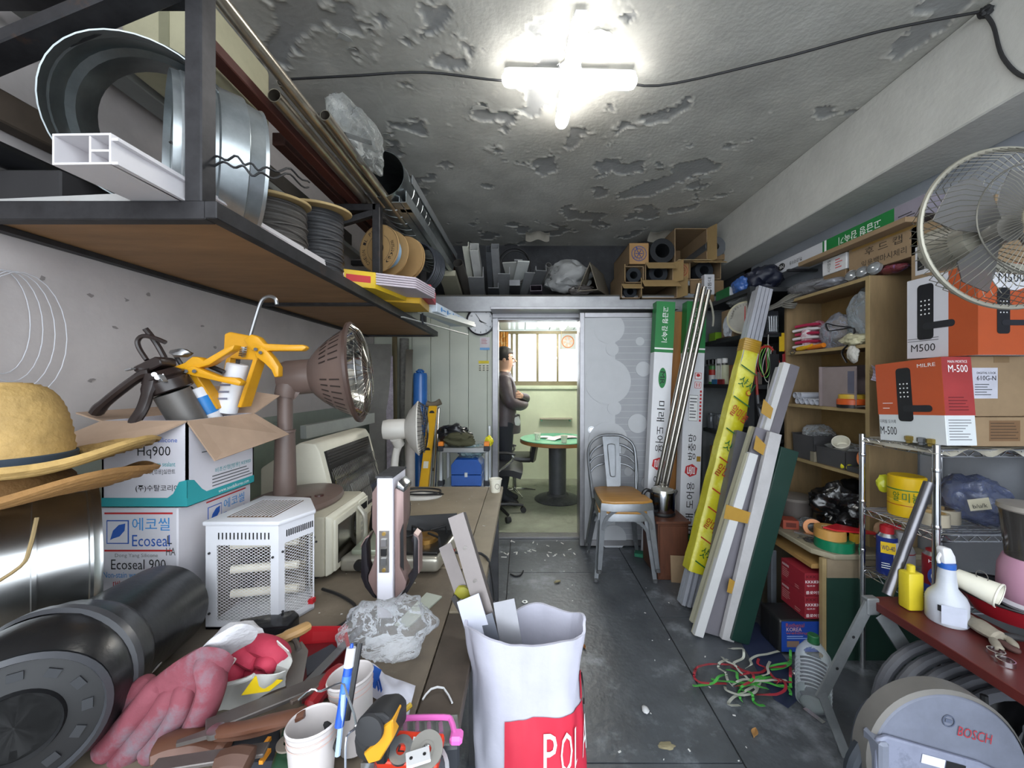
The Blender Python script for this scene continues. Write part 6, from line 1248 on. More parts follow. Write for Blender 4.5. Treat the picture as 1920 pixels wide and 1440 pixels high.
# ---------------------------------------------------------------- right side: shelves, rack, leaning stock
PW = mat('867050', .6, var=.2, scale=4, stretch=(5,5,1)); PWE = mat('9d8860', .6, var=.15)
SHX0, SHX1, SHY0, SHY1, SHT = 1.745, 1.985, 1.93, 2.56, 1.885
ws = thing('wooden_shelf', 'plywood shelf unit standing on the low counter against the right wall', 'shelf', (1.86, 2.25, .52))
obj('side_panel', G().box((SHX0,SHY0,.52),(SHX1,SHY0+.02,SHT)), PW, ws); obj('side_panel', G().box((SHX0,SHY1-.02,.52),(SHX1,SHY1,SHT)), PW, ws)
obj('edge_strip', G().box((SHX0-.004,SHY0-.001,.52),(SHX0,SHY0+.021,SHT)), PWE, ws)
obj('back_panel', G().box((SHX1-.008,SHY0+.02,.52),(SHX1,SHY1-.02,SHT)), mat('8a6f45', .7, var=.2), ws)
SHL = [.82, 1.09, 1.235, 1.545]
SHL = [.85, 1.19, 1.525]
for z in SHL+[SHT-.018]:
    b_ = obj('shelf_board', G().box((SHX0+.004,SHY0+.02,z),(SHX1-.008,SHY1-.02,z+.018)), PW, ws); obj('board_edge', G().box((SHX0,SHY0+.02,z),(SHX0+.004,SHY1-.02,z+.018)), PWE, b_)
# low counter with open compartments
CT = mat('8d8570', .6, var=.2, scale=5, tint='6f6858', tscale=6, tmin=.62)
lc2 = thing('low_counter', 'low counter with rounded grey top under the wooden shelf', 'counter', (1.7, 2.2, 0))
top_ = [(1.50,1.845),(1.62,1.845),(1.99,1.845),(1.99,2.58),(1.74,2.58),(1.72,2.40),(1.48,2.38),(1.44,2.34),(1.44,1.92)]
obj('counter_top', G().prism([V((x,y,.492)) for x, y in top_], (0,0,.026)), CT, lc2, bevel=.004)
obj('end_panel', G().box((1.455,1.865,0),(1.475,1.885,.49)), PWE, lc2); obj('end_panel', G().box((1.475,1.86,0),(1.985,1.885,.40)), mat('1e3b31', .5, var=.2), lc2); obj('end_rail', G().box((1.475,1.86,.40),(1.985,1.885,.49)), mat('8b7c66', .6, var=.15), lc2)
obj('inner_board', G().prism([V((1.43,1.90,.425)), V((1.44,2.33,.425)), V((1.72,2.33,.425)), V((1.70,1.90,.425))], (0,0,.022)), mat('a07c48', .6, var=.15), lc2, bevel=.002)
obj('back_panel', G().box((1.97,1.89,0),(1.985,2.6,.49)), mat('6b6252', .7), lc2); obj('far_panel', G().box((1.47,2.34,0),(1.97,2.36,.49)), mat('6b6252', .7), lc2)
# black case with blue label and red boxes
bk = thing('machine_case', 'black plastic machine case with blue label under the low counter', 'case', (1.57,2.05,0))
obj('case_body', G().box((1.27,1.90,.0),(1.75,2.06,.172)), mat('1a1b1d', .4, var=.15), bk, bevel=.015, seg=3); obj('case_seam', G().box((1.268,1.975,.02),(1.273,1.983,.16)), BLACK, bk)
panel(bk, 'blue_label', V((1.40,1.899,.09)), XX, ZZ, .24, .15, mat('1a3f94', .4))
tx(bk, 'Rothenal', V((1.345,1.898,.148)), XX, ZZ, .09, .02, mat('b5503a', .5), .01, lift=.002); tx(bk, 'KOREA', V((1.34,1.898,.127)), XX, ZZ, .075, .018, mat('e0b9a8', .5), .02, lift=.002); tx(bk, 'welding', V((1.355,1.898,.108)), XX, ZZ, .11, .016, mat('b5503a', .5), lift=.002)
lines(bk, V((1.37,1.898,.088)), XX, ZZ, .13, .02, 2, mat('9fb4e0', .5), lift=.002); panel(bk, 'label_picture', V((1.335,1.898,.055)), XX, ZZ, .06, .03, mat('7d6658', .5), .002)
RB = mat('8e2430', .5, var=.08)
for k in range(2):
    z = .1735+k*.114; o = thing('hinge_box', ('lower dark red printed box on the machine case','upper dark red printed box on the machine case')[k], 'box', (1.55,2.05,z), 'red hinge boxes')
    obj('box_body', G().box((1.40,1.905,z),(1.62,2.08,z+.112)), RB, o, bevel=.0015)
    tx(o, 'KKK8300', V((1.445,1.905,z+.07)), XX, ZZ, .085, .014, INKW, .02); tx(o, 'KKK', V((1.432,1.905,z+.095)), XX, ZZ, .05, .014, mat('4a1016', .5), .02); tx(o, 'Q.E.D', V((1.43,1.905,z+.05)), XX, ZZ, .04, .008, INKW); tx(o, '플로어힌지', V((1.45,1.905,z+.017)), XX, ZZ, .09, .016, INKW, .02)
    tx(o, 'KKK8300', V((1.40,2.045,z+.09)), -YY, ZZ, .05, .012, INKW, .01); lines(o, V((1.40,2.04,z+.05)), -YY, ZZ, .06, .05, 5, mat('c98a8a', .5), seed=k+20)
    lines(o, V((1.40,1.95,z+.02)), -YY, ZZ, .05, .02, 2, mat('c98a8a', .5), seed=k+30)
obj('steel_bracket', G().box((1.40,2.16,.0),(1.43,2.20,.40)), mat('7d828a', .4, .6), None, 'grey steel upright standing behind the red boxes', 'bracket', bevel=.003)
# things on the counter
def zt(u, v): return WZ(u, v, .519)
tape(V((1.565,1.93,.519)), .082, .045, .048, mat('14724e', .3), 'green tape roll on the counter, under the tan one')
o = tape(V((1.548,1.935,.5675)), .066, .035, .048, mat('b88a4a', .3), 'tan packing tape roll stacked on the green one')
o = thing('tape_dispenser', 'red handled tape dispenser lying over the tan tape roll', 'dispenser', V((1.6,1.93,.617))); obj('frame', G().prism([V((1.50,1.92,.618)), V((1.53,1.88,.618)), V((1.72,1.86,.606)), V((1.74,1.885,.604)), V((1.60,1.96,.62))], (0,0,.008)), mat('b8242c', .3), o, bevel=.002); obj('cutter', G().box((1.615,1.872,.56),(1.66,1.90,.606)), mat('b08a2c', .4), o); obj('grip', G().tube(smooth([V((1.72,1.87,.60)), V((1.75,1.87,.57)), V((1.745,1.87,.53))], 3), .010, 8), mat('c3a184', .5), o)
o = thing('brick_box', 'small brick red cardboard box on the counter edge', 'box', V((1.51,2.22,.519))); M_ = Matrix.Translation((1.515,2.2,.519)) @ Matrix.Rotation(-.25, 4, 'Z'); obj('box_body', G().box((-.035,-.04,0),(.045,.04,.05), M_), mat('8f3f2c', .6), o, bevel=.002); panel(o, 'black_print', M_ @ V((.005,-.0405,.025)), M_.to_3x3() @ XX, ZZ, .05, .025, mat('5a2014', .6))
o = thing('orange_tape', 'orange tape roll half covered by the black bag', 'tape', V((1.6,2.1,.519))); obj('tape', G().lathe([(.025,0),(.045,0),(.045,.04),(.025,.04),(.025,0)], V((1.6,2.12,.545)), V((-.5,-.8,.3)), 28, False, False), mat('e08a3c', .4), o)
crumple(V((1.76,2.09,.66)), (.16,.13,.145), 31, 'big crumpled black plastic bag on the counter', m=mat('101012', .22, spec=.7), amp=.3, fr=2.6, sub=5, flatten=.52)
o = thing('paint_pail', 'grey lidded pail wrapped in film behind the black bag', 'pail', V((1.64,2.31,.519))); obj('pail', G().lathe([(.08,0),(.095,.13),(.09,.13)], V((1.64,2.31,.519)), ZZ, 30), mat('5b5450', .5), o); obj('lid', G().lathe([(.098,.13),(.1,.145),(.085,.15)], V((1.64,2.31,.519)), ZZ, 30), mat('77706a', .4), o)
crumple(V((1.63,2.18,.549)), (.06,.05,.03), 33, 'small crumpled clear wrapper on the counter', m=FILM, flatten=.52)
g = G()
for k in range(40):
    p = V((1.50+R.gauss(0,.015), 2.0+R.gauss(0,.02), .522+R.random()*.008)); d = V((R.gauss(0,1), R.gauss(0,1), .2)).normalized()*.012; g.cyl(p-d, p+d, .0022, .001, 5)
obj('screw_heap', g, DARKST, None, 'heap of dark screws by the green tape', 'screws', kind='stuff')
obj('craft_bag', G().blob(V((1.78,1.88,.60)), (.05,.03,.075), 35, .25, 2.2, 4, .52, True), mat('93765a', .8), None, 'brown paper bag at the foot of the wooden shelf', 'bag')
obj('metal_offcut', G().bar(V((1.50,2.12,.524)), V((1.57,2.04,.524)), .02, .008), STEEL, None, 'flat steel offcut on the counter top', 'offcut')
# lower shelf board: bins
SB1 = SHL[0]+.018; SB2 = SHL[1]+.018; SB3 = SHL[2]+.018
BN = mat('4b4a4c', .5, var=.15)
def bin_(x0, x1, y0, y1, z, h, label):
    o = thing('parts_bin', label, 'bin', ((x0+x1)/2,(y0+y1)/2,z), 'grey parts bins')
    obj('bin_floor', G().box((x0,y0,z),(x1,y1,z+.004)), BN, o)
    for a, b in (((x0,y0),(x1,y0)),((x1,y0),(x1,y1)),((x1,y1),(x0,y1)),((x0,y1),(x0,y0))):
        c_ = V(((x0+x1)/2,(y0+y1)/2,z)); p, q = V((*a,z)), V((*b,z)); up = lambda r: r+ZZ*h+(r-c_)*.06; n_ = (c_-(p+q)/2).normalized()*.004
        obj('bin_wall', G().prism([p,q,up(q),up(p)], n_), BN, o)
    obj('bin_rim', G().tube([V((x0-.006,y0-.006,z+h)), V((x1+.006,y0-.006,z+h)), V((x1+.006,y1+.006,z+h)), V((x0-.006,y1+.006,z+h))], .004, 5, True), BN, o); return o
bin_(1.765,1.95,2.10,2.30,SB1,.10,'front grey parts bin on the lower shelf board')
bin_(1.765,1.95,2.33,2.50,SB1+.001,.15,'taller grey parts bin behind, heaped with clear bags')
crumple(V((1.86,2.41,SB1+.165)), (.085,.08,.05), 41, 'clear bags heaped in the taller parts bin', m=FILM); crumple(V((1.85,2.2,SB1+.105)), (.08,.09,.03), 42, 'clear strips heaped in the front parts bin', m=FILM)
o = cup(V((1.80,2.16,SB1+.115)), .055, .04, 'white plastic cup tipped on the front parts bin', V((-.6,-.5,.6)))
tape(V((1.86,2.03,SB1+.068)), .068, .048, .03, mat('cf6f2c', .35), 'orange tape ring standing beside the front parts bin', mat('c9b99a', .5), V((-.75,-.6,.25)), grp=None)
o = thing('glue_stick', 'yellow and green glue stick lying at the shelf edge', 'glue stick', V((1.77,2.08,SB1))); p, d = V((1.772,2.13,SB1+.016)), V((.35,-.9,-.03)).normalized(); obj('cap', G().cyl(p, p+d*.04, .016, None, 14), mat('d8d22a', .4), o); obj('barrel', G().cyl(p+d*.04, p+d*.10, .014, None, 14), mat('3f8f2c', .4), o)
o = thing('door_latch', 'steel door latch lying at the near shelf edge', 'latch', V((1.78,1.99,SB1))); obj('case', G().box((1.752,1.99,SB1+.001),(1.79,2.08,SB1+.03)), mat('6c6e70', .35, .8), o, bevel=.003); obj('face_plate', G().box((1.748,1.975,SB1+.001),(1.775,1.99,SB1+.055)), STEEL, o, bevel=.003); obj('pouch', G().blob((1.84,2.0,SB1+.03), (.05,.03,.03), 3, .3, 2, 3, SB1), BLACK, o)
obj('stack_of_cards', G().box((1.752,2.31,SB1),(1.90,2.34,SB1+.06)), mat('8a8270', .7), None, 'thin pale cartons edge-on between the parts bins', 'carton')
# middle board: tubes, carton divider, tape measure
for k in range(8):
    r_ = k//5; i = k % 5; y = 2.47-.042*i+(.021 if r_ else 0); z = SB2+.02+.036*r_
    if k == 7: continue
    obj('sealant_tube', G().shell((1.765,y,z), (1.95,y,z), .0195, t=.004, n=18), mat('c9ccd6', .35), None, 'white plastic tube end, '+('farthest' if i == 0 else 'next' if i == 1 else 'third' if i == 2 else 'fourth' if i == 3 else 'nearest')+(' of the upper row' if r_ else ' of the lower row')+' on the middle board', 'tube', 'white tubes stacked on the middle board')
o = thing('open_carton', 'grey printed carton standing open on the middle shelf board', 'carton', V((1.86,2.2,SB2))); GCt = mat('8d8080', .7, var=.1)
obj('carton_wall', G().box((1.755,2.27,SB2),(1.97,2.276,SB2+.23)), GCt, o); obj('carton_wall', G().box((1.77,2.04,SB2),(1.776,2.268,SB2+.225)), GCt, o); obj('carton_wall', G().box((1.962,2.04,SB2),(1.968,2.53,SB2+.24)), mat('75696a', .7), o); obj('print_block', G().box((1.7685,2.05,SB2+.08),(1.7699,2.09,SB2+.20)), mat('5d5e70', .6), o)
o = thing('tape_puck', 'orange and yellow round tape case on the middle board', 'tape case', V((1.80,2.09,SB2))); c = V((1.80,2.10,SB2)); obj('base', G().lathe([(.065,0),(.066,.018)], c, ZZ, 30), BLACK, o); obj('body', G().lathe([(.066,.018),(.066,.045),(.06,.05)], c, ZZ, 30), mat('cf5a24', .4), o); obj('lid', G().lathe([(.058,.05),(.058,.072),(.05,.075)], c, ZZ, 30), mat('c9a63a', .4), o)
obj('pliers', G().tube(smooth([V((1.76,2.03,SB2+.008)), V((1.77,1.99,SB2+.014)), V((1.78,1.965,SB2+.01))], 3), .006, 6), ST2, None, 'dark pliers lying at the end of the middle board', 'pliers')
o = thing('paper_note', 'handwritten paper note hanging from the wooden shelf side', 'paper', V((1.735,1.925,1.35))); obj('sheet', G().grid(lambda u, v: V((1.74+.012*math.sin(v*3+u*2)-.006, 1.925-.012-.055*u, 1.36+.075*v-.02*u)), 6, 6), mat('b9aec4', .7), o, solid=.001)
for k in range(4): obj('handwriting', G().tube([V((1.733-.003*math.sin(k), 1.916-.045*t/8, 1.42-k*.016-.016*t/8+.003*math.sin(t*2.3+k))) for t in range(9)], .0008, 4), INK, o)
# upper board: bags
crumple(V((1.86,2.44,SB3+.09)), (.085,.075,.09), 51, 'clear bag of pink and white cotton gloves on the upper board', 'glove_bag', 'bag', mat('b06a7c', .3, var=.2, alpha=.9, tint='d8d4d6', tscale=22, tmin=.5), .25, flatten=SB3)
for k in range(6): obj('work_glove', G().tube(smooth([V((1.765,2.50-.02*(k % 2),SB3+.03+k*.026)), V((1.79,2.42,SB3+.035+k*.026)), V((1.81,2.34,SB3+.03+k*.026))], 3), [.014]*6+[.01], 8, flat=.7), mat('a01f44', .8) if k % 2 else mat('d0cccf', .8), None, ('white','crimson')[k % 2]+' knitted glove in the bag, '+('lowest','low','lower middle','upper middle','high','highest')[k]+' layer', 'glove', 'gloves in the clear bag')
crumple(V((1.83,2.22,SB3+.10)), (.085,.1,.105), 52, 'swollen clear plastic bag in the middle of the upper board', m=film('c3c8d6', .22, .7), flatten=SB3)
crumple(V((1.85,2.04,SB3+.15)), (.085,.085,.165), 53, 'tall pale clear bag against the shelf side panel', m=film('c9d2d9', .3, .7), flatten=SB3)
crumple(V((1.76,2.03,SB3+.03)), (.05,.07,.035), 54, 'yellowish rubber glove bundle hanging over the upper board', 'rubber_glove', 'glove', mat('b5b092', .5)); crumple(V((1.738,2.02,SB3-.045)), (.018,.03,.045), 55, 'white rag hanging below the upper shelf board', 'rag', 'cloth', mat('b9b6ae', .7))
obj('black_strap', G().tube(smooth([V((1.76,2.06,SB3+.10)), V((1.745,2.14,SB3+.12)), V((1.74,2.20,SB3+.14)), V((1.742,2.19,SB3+.10)), V((1.745,2.12,SB3+.095)), V((1.75,2.03,SB3+.09)), V((1.742,2.04,SB3+.02)), V((1.738,2.09,SB3-.03)), V((1.738,2.06,SB3-.09))], 4), .006, 7, flat=.6), BLACK, None, 'black looped strap hanging among the clear bags', 'strap')
o = thing('screwdriver', 'orange handled screwdriver at the upper board edge', 'screwdriver', V((1.75,2.3,SB3))); obj('handle', G().cyl((1.757,2.24,SB3+.022), (1.757,2.36,SB3+.016), .014, .013, 12), mat('d97a1c', .35), o); obj('shaft', G().cyl((1.757,2.36,SB3+.016), (1.757,2.44,SB3+.012), .004, None, 8), STEEL, o)
obj('yellow_tool', G().tube(smooth([V((1.747,2.44,SB3+.015)), V((1.748,2.37,SB3+.02)), V((1.75,2.32,SB3+.03))], 3), [.012,.014,.014,.012,.01,.01,.008], 8), mat('d9a81c', .4), None, 'yellow hooked tool beside the orange screwdriver', 'tool')
obj('carabiner', G().tube([V((1.742,2.48+.022*math.cos(t*.45),SB3-.002+.012*math.sin(t*.45))) for t in range(14)], .004, 6, True), STEEL, None, 'steel ring hanging at the far end of the upper board', 'ring')
# things on top of the shelf unit
TS = SHT+.001
def carton(x0, x1, y0, y1, z0, z1, label, m=CARD, rz=0, grp=None, name='carton'):
    o = thing(name, label, 'carton', ((x0+x1)/2,(y0+y1)/2,z0), grp); obj('carton_body', G().box((x0,y0,z0),(x1,y1,z1)), m, o, bevel=.002); return o
crumple(V((1.84,2.42,TS+.055)), (.11,.16,.055), 61, 'grey packs wrapped in clear film on the shelf top', 'wrapped_pack', 'pack', film('8c8c90', .6, .5), .22, flatten=TS)
crumple(V((1.79,2.22,TS+.03)), (.07,.10,.03), 62, 'flat grey wrapped pack at the shelf top edge', 'wrapped_pack', 'pack', mat('77787e', .2, var=.25), .2, flatten=TS)
o = carton(1.80,1.97,1.75,2.12,TS+.045,TS+.19, 'brown carton with handwritten Korean on the shelf top'); fx0 = V((1.80,1.92,TS+.12))
obj('support_carton', G().box((1.82,1.94,TS),(1.97,2.2,TS+.044)), CARDD, None, 'flat brown carton under the handwritten one', 'carton', bevel=.002)
tx(o, '후 드 캡', fx0+V((0,0,.025)), -YY, ZZ, .20, .04, mat('3a3126', .7), .01); tx(o, '일용백마시체리', fx0-V((0,.0,.035)), -YY, ZZ, .24, .034, mat('3a3126', .7), .005); panel(o, 'tape_strip', fx0+V((0,.0,.06)), -YY, ZZ, .36, .012, mat('96763f', .3))
o = carton(1.795,1.92,2.13,2.30,TS+.095,TS+.185, 'small white printed carton beside the handwritten one', mat('cfcfd0', .5)); tx(o, '시리얼실', V((1.795,2.25,TS+.14)), ZZ, YY, .07, .025, INK); lines(o, V((1.795,2.18,TS+.14)), -YY, ZZ, .05, .06, 4, INKR, seed=8)
obj('support_carton', G().box((1.80,2.14,TS),(1.92,2.30,TS+.094)), CARDD, None, 'brown box under the small white carton', 'carton', bevel=.002)
for k in range(3): obj('glass_lid', G().lathe([(.032,0),(.034,.004),(.03,.02),(.015,.03),(.001,.032)], V((1.79-.004*k,2.08-.07*k,TS+.034)), V((-.9,-.3,.35)), 24), mat('b5b9bd', .1, .7), None, ('farthest','middle','nearest')[k]+' shiny round glass lid on the shelf top', 'glass lid', 'shiny glass lids on the shelf top')  # round glass jar lids, no part of a lamp
crumple(V((1.83,1.90,TS+.022)), (.04,.08,.022), 63, 'red and purple wrapped packet at the shelf top end', 'wrapped_pack', 'packet', mat('6d3038', .25, alpha=.8, tint='5d78b8', tscale=10, tmin=.55), .2, flatten=TS)
# rope bundle
o = thing('rope_bundle', 'bundle of grey rope hanging off the far end of the shelf top', 'rope', V((1.74,2.5,TS-.08)))
for k in range(9):
    y = 2.52+R.uniform(-.03,.03); obj('rope_strand', G().tube(smooth([V((1.80,y-.12,TS+.05-.004*k)), V((1.74,y-.04,TS+.03-.006*k)), V((1.70-.008*k,y+.02,TS-.01-.006*k)), V((1.63-.008*k,y+.05,TS-.05-.005*k))], 4), .006, 6), mat('6b6860', .8), o)
for k in range(3): obj('rope_wrap', G().tube([V((1.735+.035*math.cos(t*.5),2.50+.05*math.sin(t*.5)+.01*k,TS-.02-.01*k+.02*math.sin(t*.5))) for t in range(13)], .006, 6, True), mat('6b6860', .8), o)
# long cartons above, on wall brackets
br_ = thing('bracket_shelf', 'steel bracket shelf high on the right wall carrying long cartons', 'shelf', (1.9,2.5,2.08))
for y in (1.9, 2.6, 3.2): obj('bracket', G().box((1.80,y,2.10),(XR,y+.02,2.115)), DARKST, br_)
o = thing('long_carton', 'white and green long carton lying high along the right wall', 'carton', (1.87,2.55,2.116), 'long printed door closer cartons'); LX0 = 1.82
obj('carton_body', G().box((LX0,1.74,2.116),(1.94,3.33,2.20)), mat('cdced3', .5, var=.04), o, bevel=.002)
obj('green_end', G().box((LX0-.0008,1.88,2.115),(1.9408,2.33,2.2008)), GREENB, o); obj('grey_end', G().box((LX0-.0008,1.739,2.115),(1.9408,1.88,2.2008)), mat('8d8793', .5), o); obj('stripe', G().box((LX0-.0014,2.30,2.116),(LX0,2.315,2.20)), INKW, o)
c_ = V((LX0-.0008,2.08,2.158)); tx(o, '고급형 감속기', c_, YY, -ZZ, .26, .045, INKW, .012); tx(o, '미래 도어용 돌 방충망', V((LX0,3.0,2.158)), YY, -ZZ, .45, .035, INK, .01); tx(o, '주)코리아용', V((LX0,2.56,2.158)), YY, -ZZ, .12, .03, INK, .01)
disc(o, 'black_oval', V((LX0,2.70,2.158)), -YY, ZZ, .07, .05, INK); tx(o, 'MR', V((LX0,2.70,2.158)), YY, -ZZ, .045, .025, INKW, .02, lift=.0016); lines(o, V((LX0-.0008,1.81,2.14)), -YY, ZZ, .1, .025, 2, INK, seed=3)
obj('carton_plank', G().box((1.735,1.74,2.075),(1.81,2.42,2.10)), CARD, None, 'flat brown carton plank lying beside the high long carton', 'carton', bevel=.002)
obj('carton_prop', G().box((1.80,1.86,TS+.192),(1.95,2.1,2.0745)), CARDD, None, 'brown carton between the handwritten carton and the plank', 'carton', bevel=.002)
# ---- brown and orange lock cartons on the wire rack
RT = 1.095
def lockpic(o, c, rx, uy, s, left=True):
    c, rx, uy = V(c), V(rx).normalized(), V(uy).normalized(); n = rx.cross(uy); K = mat('1c1d22', .4)
    def rr(w, h, r): 
        P = []
        for sx, sy, a0 in ((1,1,0),(-1,1,90),(-1,-1,180),(1,-1,270)):
            for t in range(5): a = math.radians(a0+t*22.5); P.append((sx*(w/2-r)+r*math.cos(a), sy*(h/2-r)+r*math.sin(a)))
        return P
    obj('printed_lock_body', G().prism([c+rx*a*s+uy*b*s+n*.0012 for a, b in rr(.07,.25,.016)], -n*.0006), K, o)
    hc_ = c-uy*.065*s; d = 1
    obj('printed_lock_lever', G().prism([hc_+rx*(a*s+.055*s*d)+uy*b*s+n*.002 for a, b in rr(.13,.03,.014)], -n*.0006), mat('26272d', .4), o)
    for r in range(4):
        for q in range(3): disc(o, 'printed_key', c+rx*(q-1)*.017*s+uy*(.05-.02*r)*s, rx, uy, .007*s, .007*s, INKW, .0018, 8)
X5 = 1.725; o = thing('lock_carton', 'white and orange lock carton marked M500, upper one', 'carton', (1.83,1.58,1.45), 'door lock cartons')
obj('carton_body', G().box((X5,1.455,1.452),(1.93,1.725,1.80)), mat('cfcfd6', .4, var=.03), o, bevel=.002); ORG = mat('b4522a', .4, var=.05)
obj('orange_side', G().box((X5-.0008,1.4542,1.4525),(1.9308,1.555,1.8005)), ORG, o)
lockpic(o, (X5,1.645,1.65), -YY, ZZ, .95); tx(o, 'M500', (X5,1.655,1.497), -YY, ZZ, .10, .032, INK, .012); lines(o, (X5,1.655,1.532), -YY, ZZ, .13, .02, 2, mat('77777c', .6), seed=2)
tx(o, 'M500', (1.85,1.4535,1.745), XX, ZZ, .10, .035, INK, .012); disc(o, 'white_disc', (1.85,1.454,1.745), XX, ZZ, .15, .10, mat('d9d9de', .4), .0007); lockpic(o, (1.82,1.454,1.62), XX, ZZ, .7)
o = thing('lock_carton', 'orange and white lock carton marked M-500, tilted on the rack top', 'carton', (1.68,1.6,RT), 'door lock cartons')
M_ = Matrix.Translation((1.615,1.46,RT+.012)) @ Matrix.Rotation(math.radians(-4), 4, 'X'); T3 = M_.to_3x3(); ex, ey, ez = T3 @ XX, T3 @ YY, T3 @ ZZ; P = lambda x, y, z: M_ @ V((x,y,z))
obj('carton_body', G().box((0,0,0),(.115,.275,.34), M_), mat('d0d4d6', .4, var=.03), o, bevel=.002)
obj('orange_wrap', G().box((-.0008,-.0008,.115),(.1158,.2758,.3408), M_), mat('b9532f', .45, var=.05), o); panel(o, 'red_side', P(.0575,-.0008,.228), ex, ez, .115, .225, mat('9a3434', .45), .0006)
lockpic(o, P(-.0008,.15,.2), -ey, ez, .9); tx(o, 'M-500', P(0,.232,.045), -ey, ez, .075, .035, INK, .015); tx(o, '디지털 도어록', P(0,.232,.085), -ey, ez, .075, .016, mat('55585c', .6)); tx(o, 'MILRE', P(-.0008,.055,.315), -ey, ez, .07, .014, INKW, .02)
tx(o, 'M-500', P(.06,-.0012,.295), ex, ez, .075, .028, INKW, .02, lift=.0015); tx(o, 'MAIN MORTICE', P(.06,-.0012,.322), ex, ez, .075, .010, INKW, .01, lift=.0015); lines(o, P(.06,-.0012,.16), ex, ez, .09, .06, 5, mat('6d1c20', .5), lift=.0015, seed=3); lines(o, P(.058,0,.06), ex, ez, .095, .085, 8, mat('77787c', .6), seed=6)
for k in range(2): lines(o, P(-.0008,.225,.165-.022*k), -ey, ez, .05, .008, 1, INKW, seed=k)
o = carton(1.745,1.985,1.50,1.74,1.215,1.45, 'brown lock carton with white label behind the orange one', CARD, grp='door lock cartons'); panel(o, 'white_label', (1.805,1.50,1.345), XX, ZZ, .10, .12, mat('bfbfca', .5)); tx(o, '610G-N', (1.81,1.50,1.365), XX, ZZ, .075, .018, INK, .01, lift=.0015); tx(o, 'DIGITAL LOCK', (1.81,1.50,1.385), XX, ZZ, .075, .008, INK, lift=.0015); lines(o, (1.805,1.50,1.32), XX, ZZ, .08, .05, 5, mat('55585c', .6), lift=.0014, seed=7); obj('lid_slot', G().box((1.84,1.499,1.425),(1.90,1.5005,1.45)), CARDD, o)
o = carton(1.74,1.985,1.49,1.72,RT+.004,1.213, 'lowest brown carton on the rack top with printed block', CARD, grp='door lock cartons'); panel(o, 'printed_block', (1.87,1.49,1.16), XX, ZZ, .12, .08, mat('75583c', .7)); lines(o, (1.87,1.4895,1.16), XX, ZZ, .11, .07, 6, mat('4b3826', .7), seed=5)
o = carton(1.80,1.99,1.46,1.78,1.803,2.065, 'brown carton with white L900 label behind the wall fan', CARD, grp='door lock cartons'); panel(o, 'white_label', (1.80,1.66,1.90), -YY, ZZ, .20, .13, mat('c3c3c8', .5)); tx(o, 'L900', (1.80,1.61,1.925), -YY, ZZ, .075, .03, INK, .01, lift=.0015); lines(o, (1.80,1.61,1.885), -YY, ZZ, .09, .04, 4, mat('77787c', .6), lift=.0014); panel(o, 'printed_lock', (1.80,1.735,1.90), -YY, ZZ, .03, .09, INK, .0015)
# ---- chrome wire rack
wr = thing('wire_rack', 'chrome wire rack on the right wall holding sprays and tapes', 'rack', (1.8,1.66,.1)); RX0, RX1, RY0, RY1 = 1.605, 1.975, 1.49, 1.815
for x, y in ((RX0,RY0),(RX0,RY1),(RX1,RY0),(RX1,RY1)):
    p_ = obj('post', G().cyl((x,y,0),(x,y,RT+.01),.0125,None,14), CHROME, wr)
    for z in (.55, .78, 1.0): obj('post_ring', G().lathe([(.0135,0),(.0145,.003),(.0145,.012),(.0135,.015)], (x,y,z), ZZ, 14, False, False), CHROME, p_)
for z in (RT-.01, .755, .475):
    s_ = obj('shelf_frame', G().tube([(RX0,RY0,z),(RX1,RY0,z),(RX1,RY1,z),(RX0,RY1,z)], .004, 6, True), CHROME, wr); obj('lower_frame', G().tube([(RX0,RY0,z-.025),(RX1,RY0,z-.025),(RX1,RY1,z-.025),(RX0,RY1,z-.025)], .0035, 6, True), CHROME, s_)
    n = 16
    for k in range(n):
        y = RY0+(RY1-RY0)*(k+.5)/n; obj('deck_wire', G().cyl((RX0,y,z+.003),(RX1,y,z+.003),.002,None,5), CHROME, s_)
    zz_ = []
    for k in range(13): zz_.append(V((RX0, RY0+(RY1-RY0)*k/12, z-(.0 if k % 2 else .025))))
    obj('truss_wire', G().tube(zz_, .0025, 5), CHROME, s_); zz_ = [V((RX0+(RX1-RX0)*k/12, RY0, z-(.0 if k % 2 else .025))) for k in range(13)]; obj('truss_wire', G().tube(zz_, .0025, 5), CHROME, s_)
obj('rack_liner', G().grid(lambda u, v: V((RX0-.02+.40*u+.01*math.sin(v*9), RY0-.015+.33*v+.006*math.sin(u*7), RT-.003-.02*max(0,(.12-u)/.12)-.03*max(0,(.1-v)/.1)*math.sin(u*9)**2)), 24, 18), mat('b3aea0', .3, alpha=.9, var=.15), None, 'pale plastic sheet lining the top of the wire rack', 'sheet', solid=.0012)
for k, (y, m_) in enumerate(((1.60,mat('a08a4a',.3,.8)),(1.55,mat('77797c',.4,.6)),(1.515,mat('a08a4a',.3,.8)))): obj('brass_fitting', G().lathe([(.011,0),(.011,.010),(.015,.012),(.015,.028),(.009,.03)], (1.61,y,RT+.001), ZZ, 6), m_, None, ('farther brass fitting at the rack top edge','grey metal block between the brass fittings','nearer brass fitting at the rack top edge')[k], 'fitting', 'fittings at the rack edge')
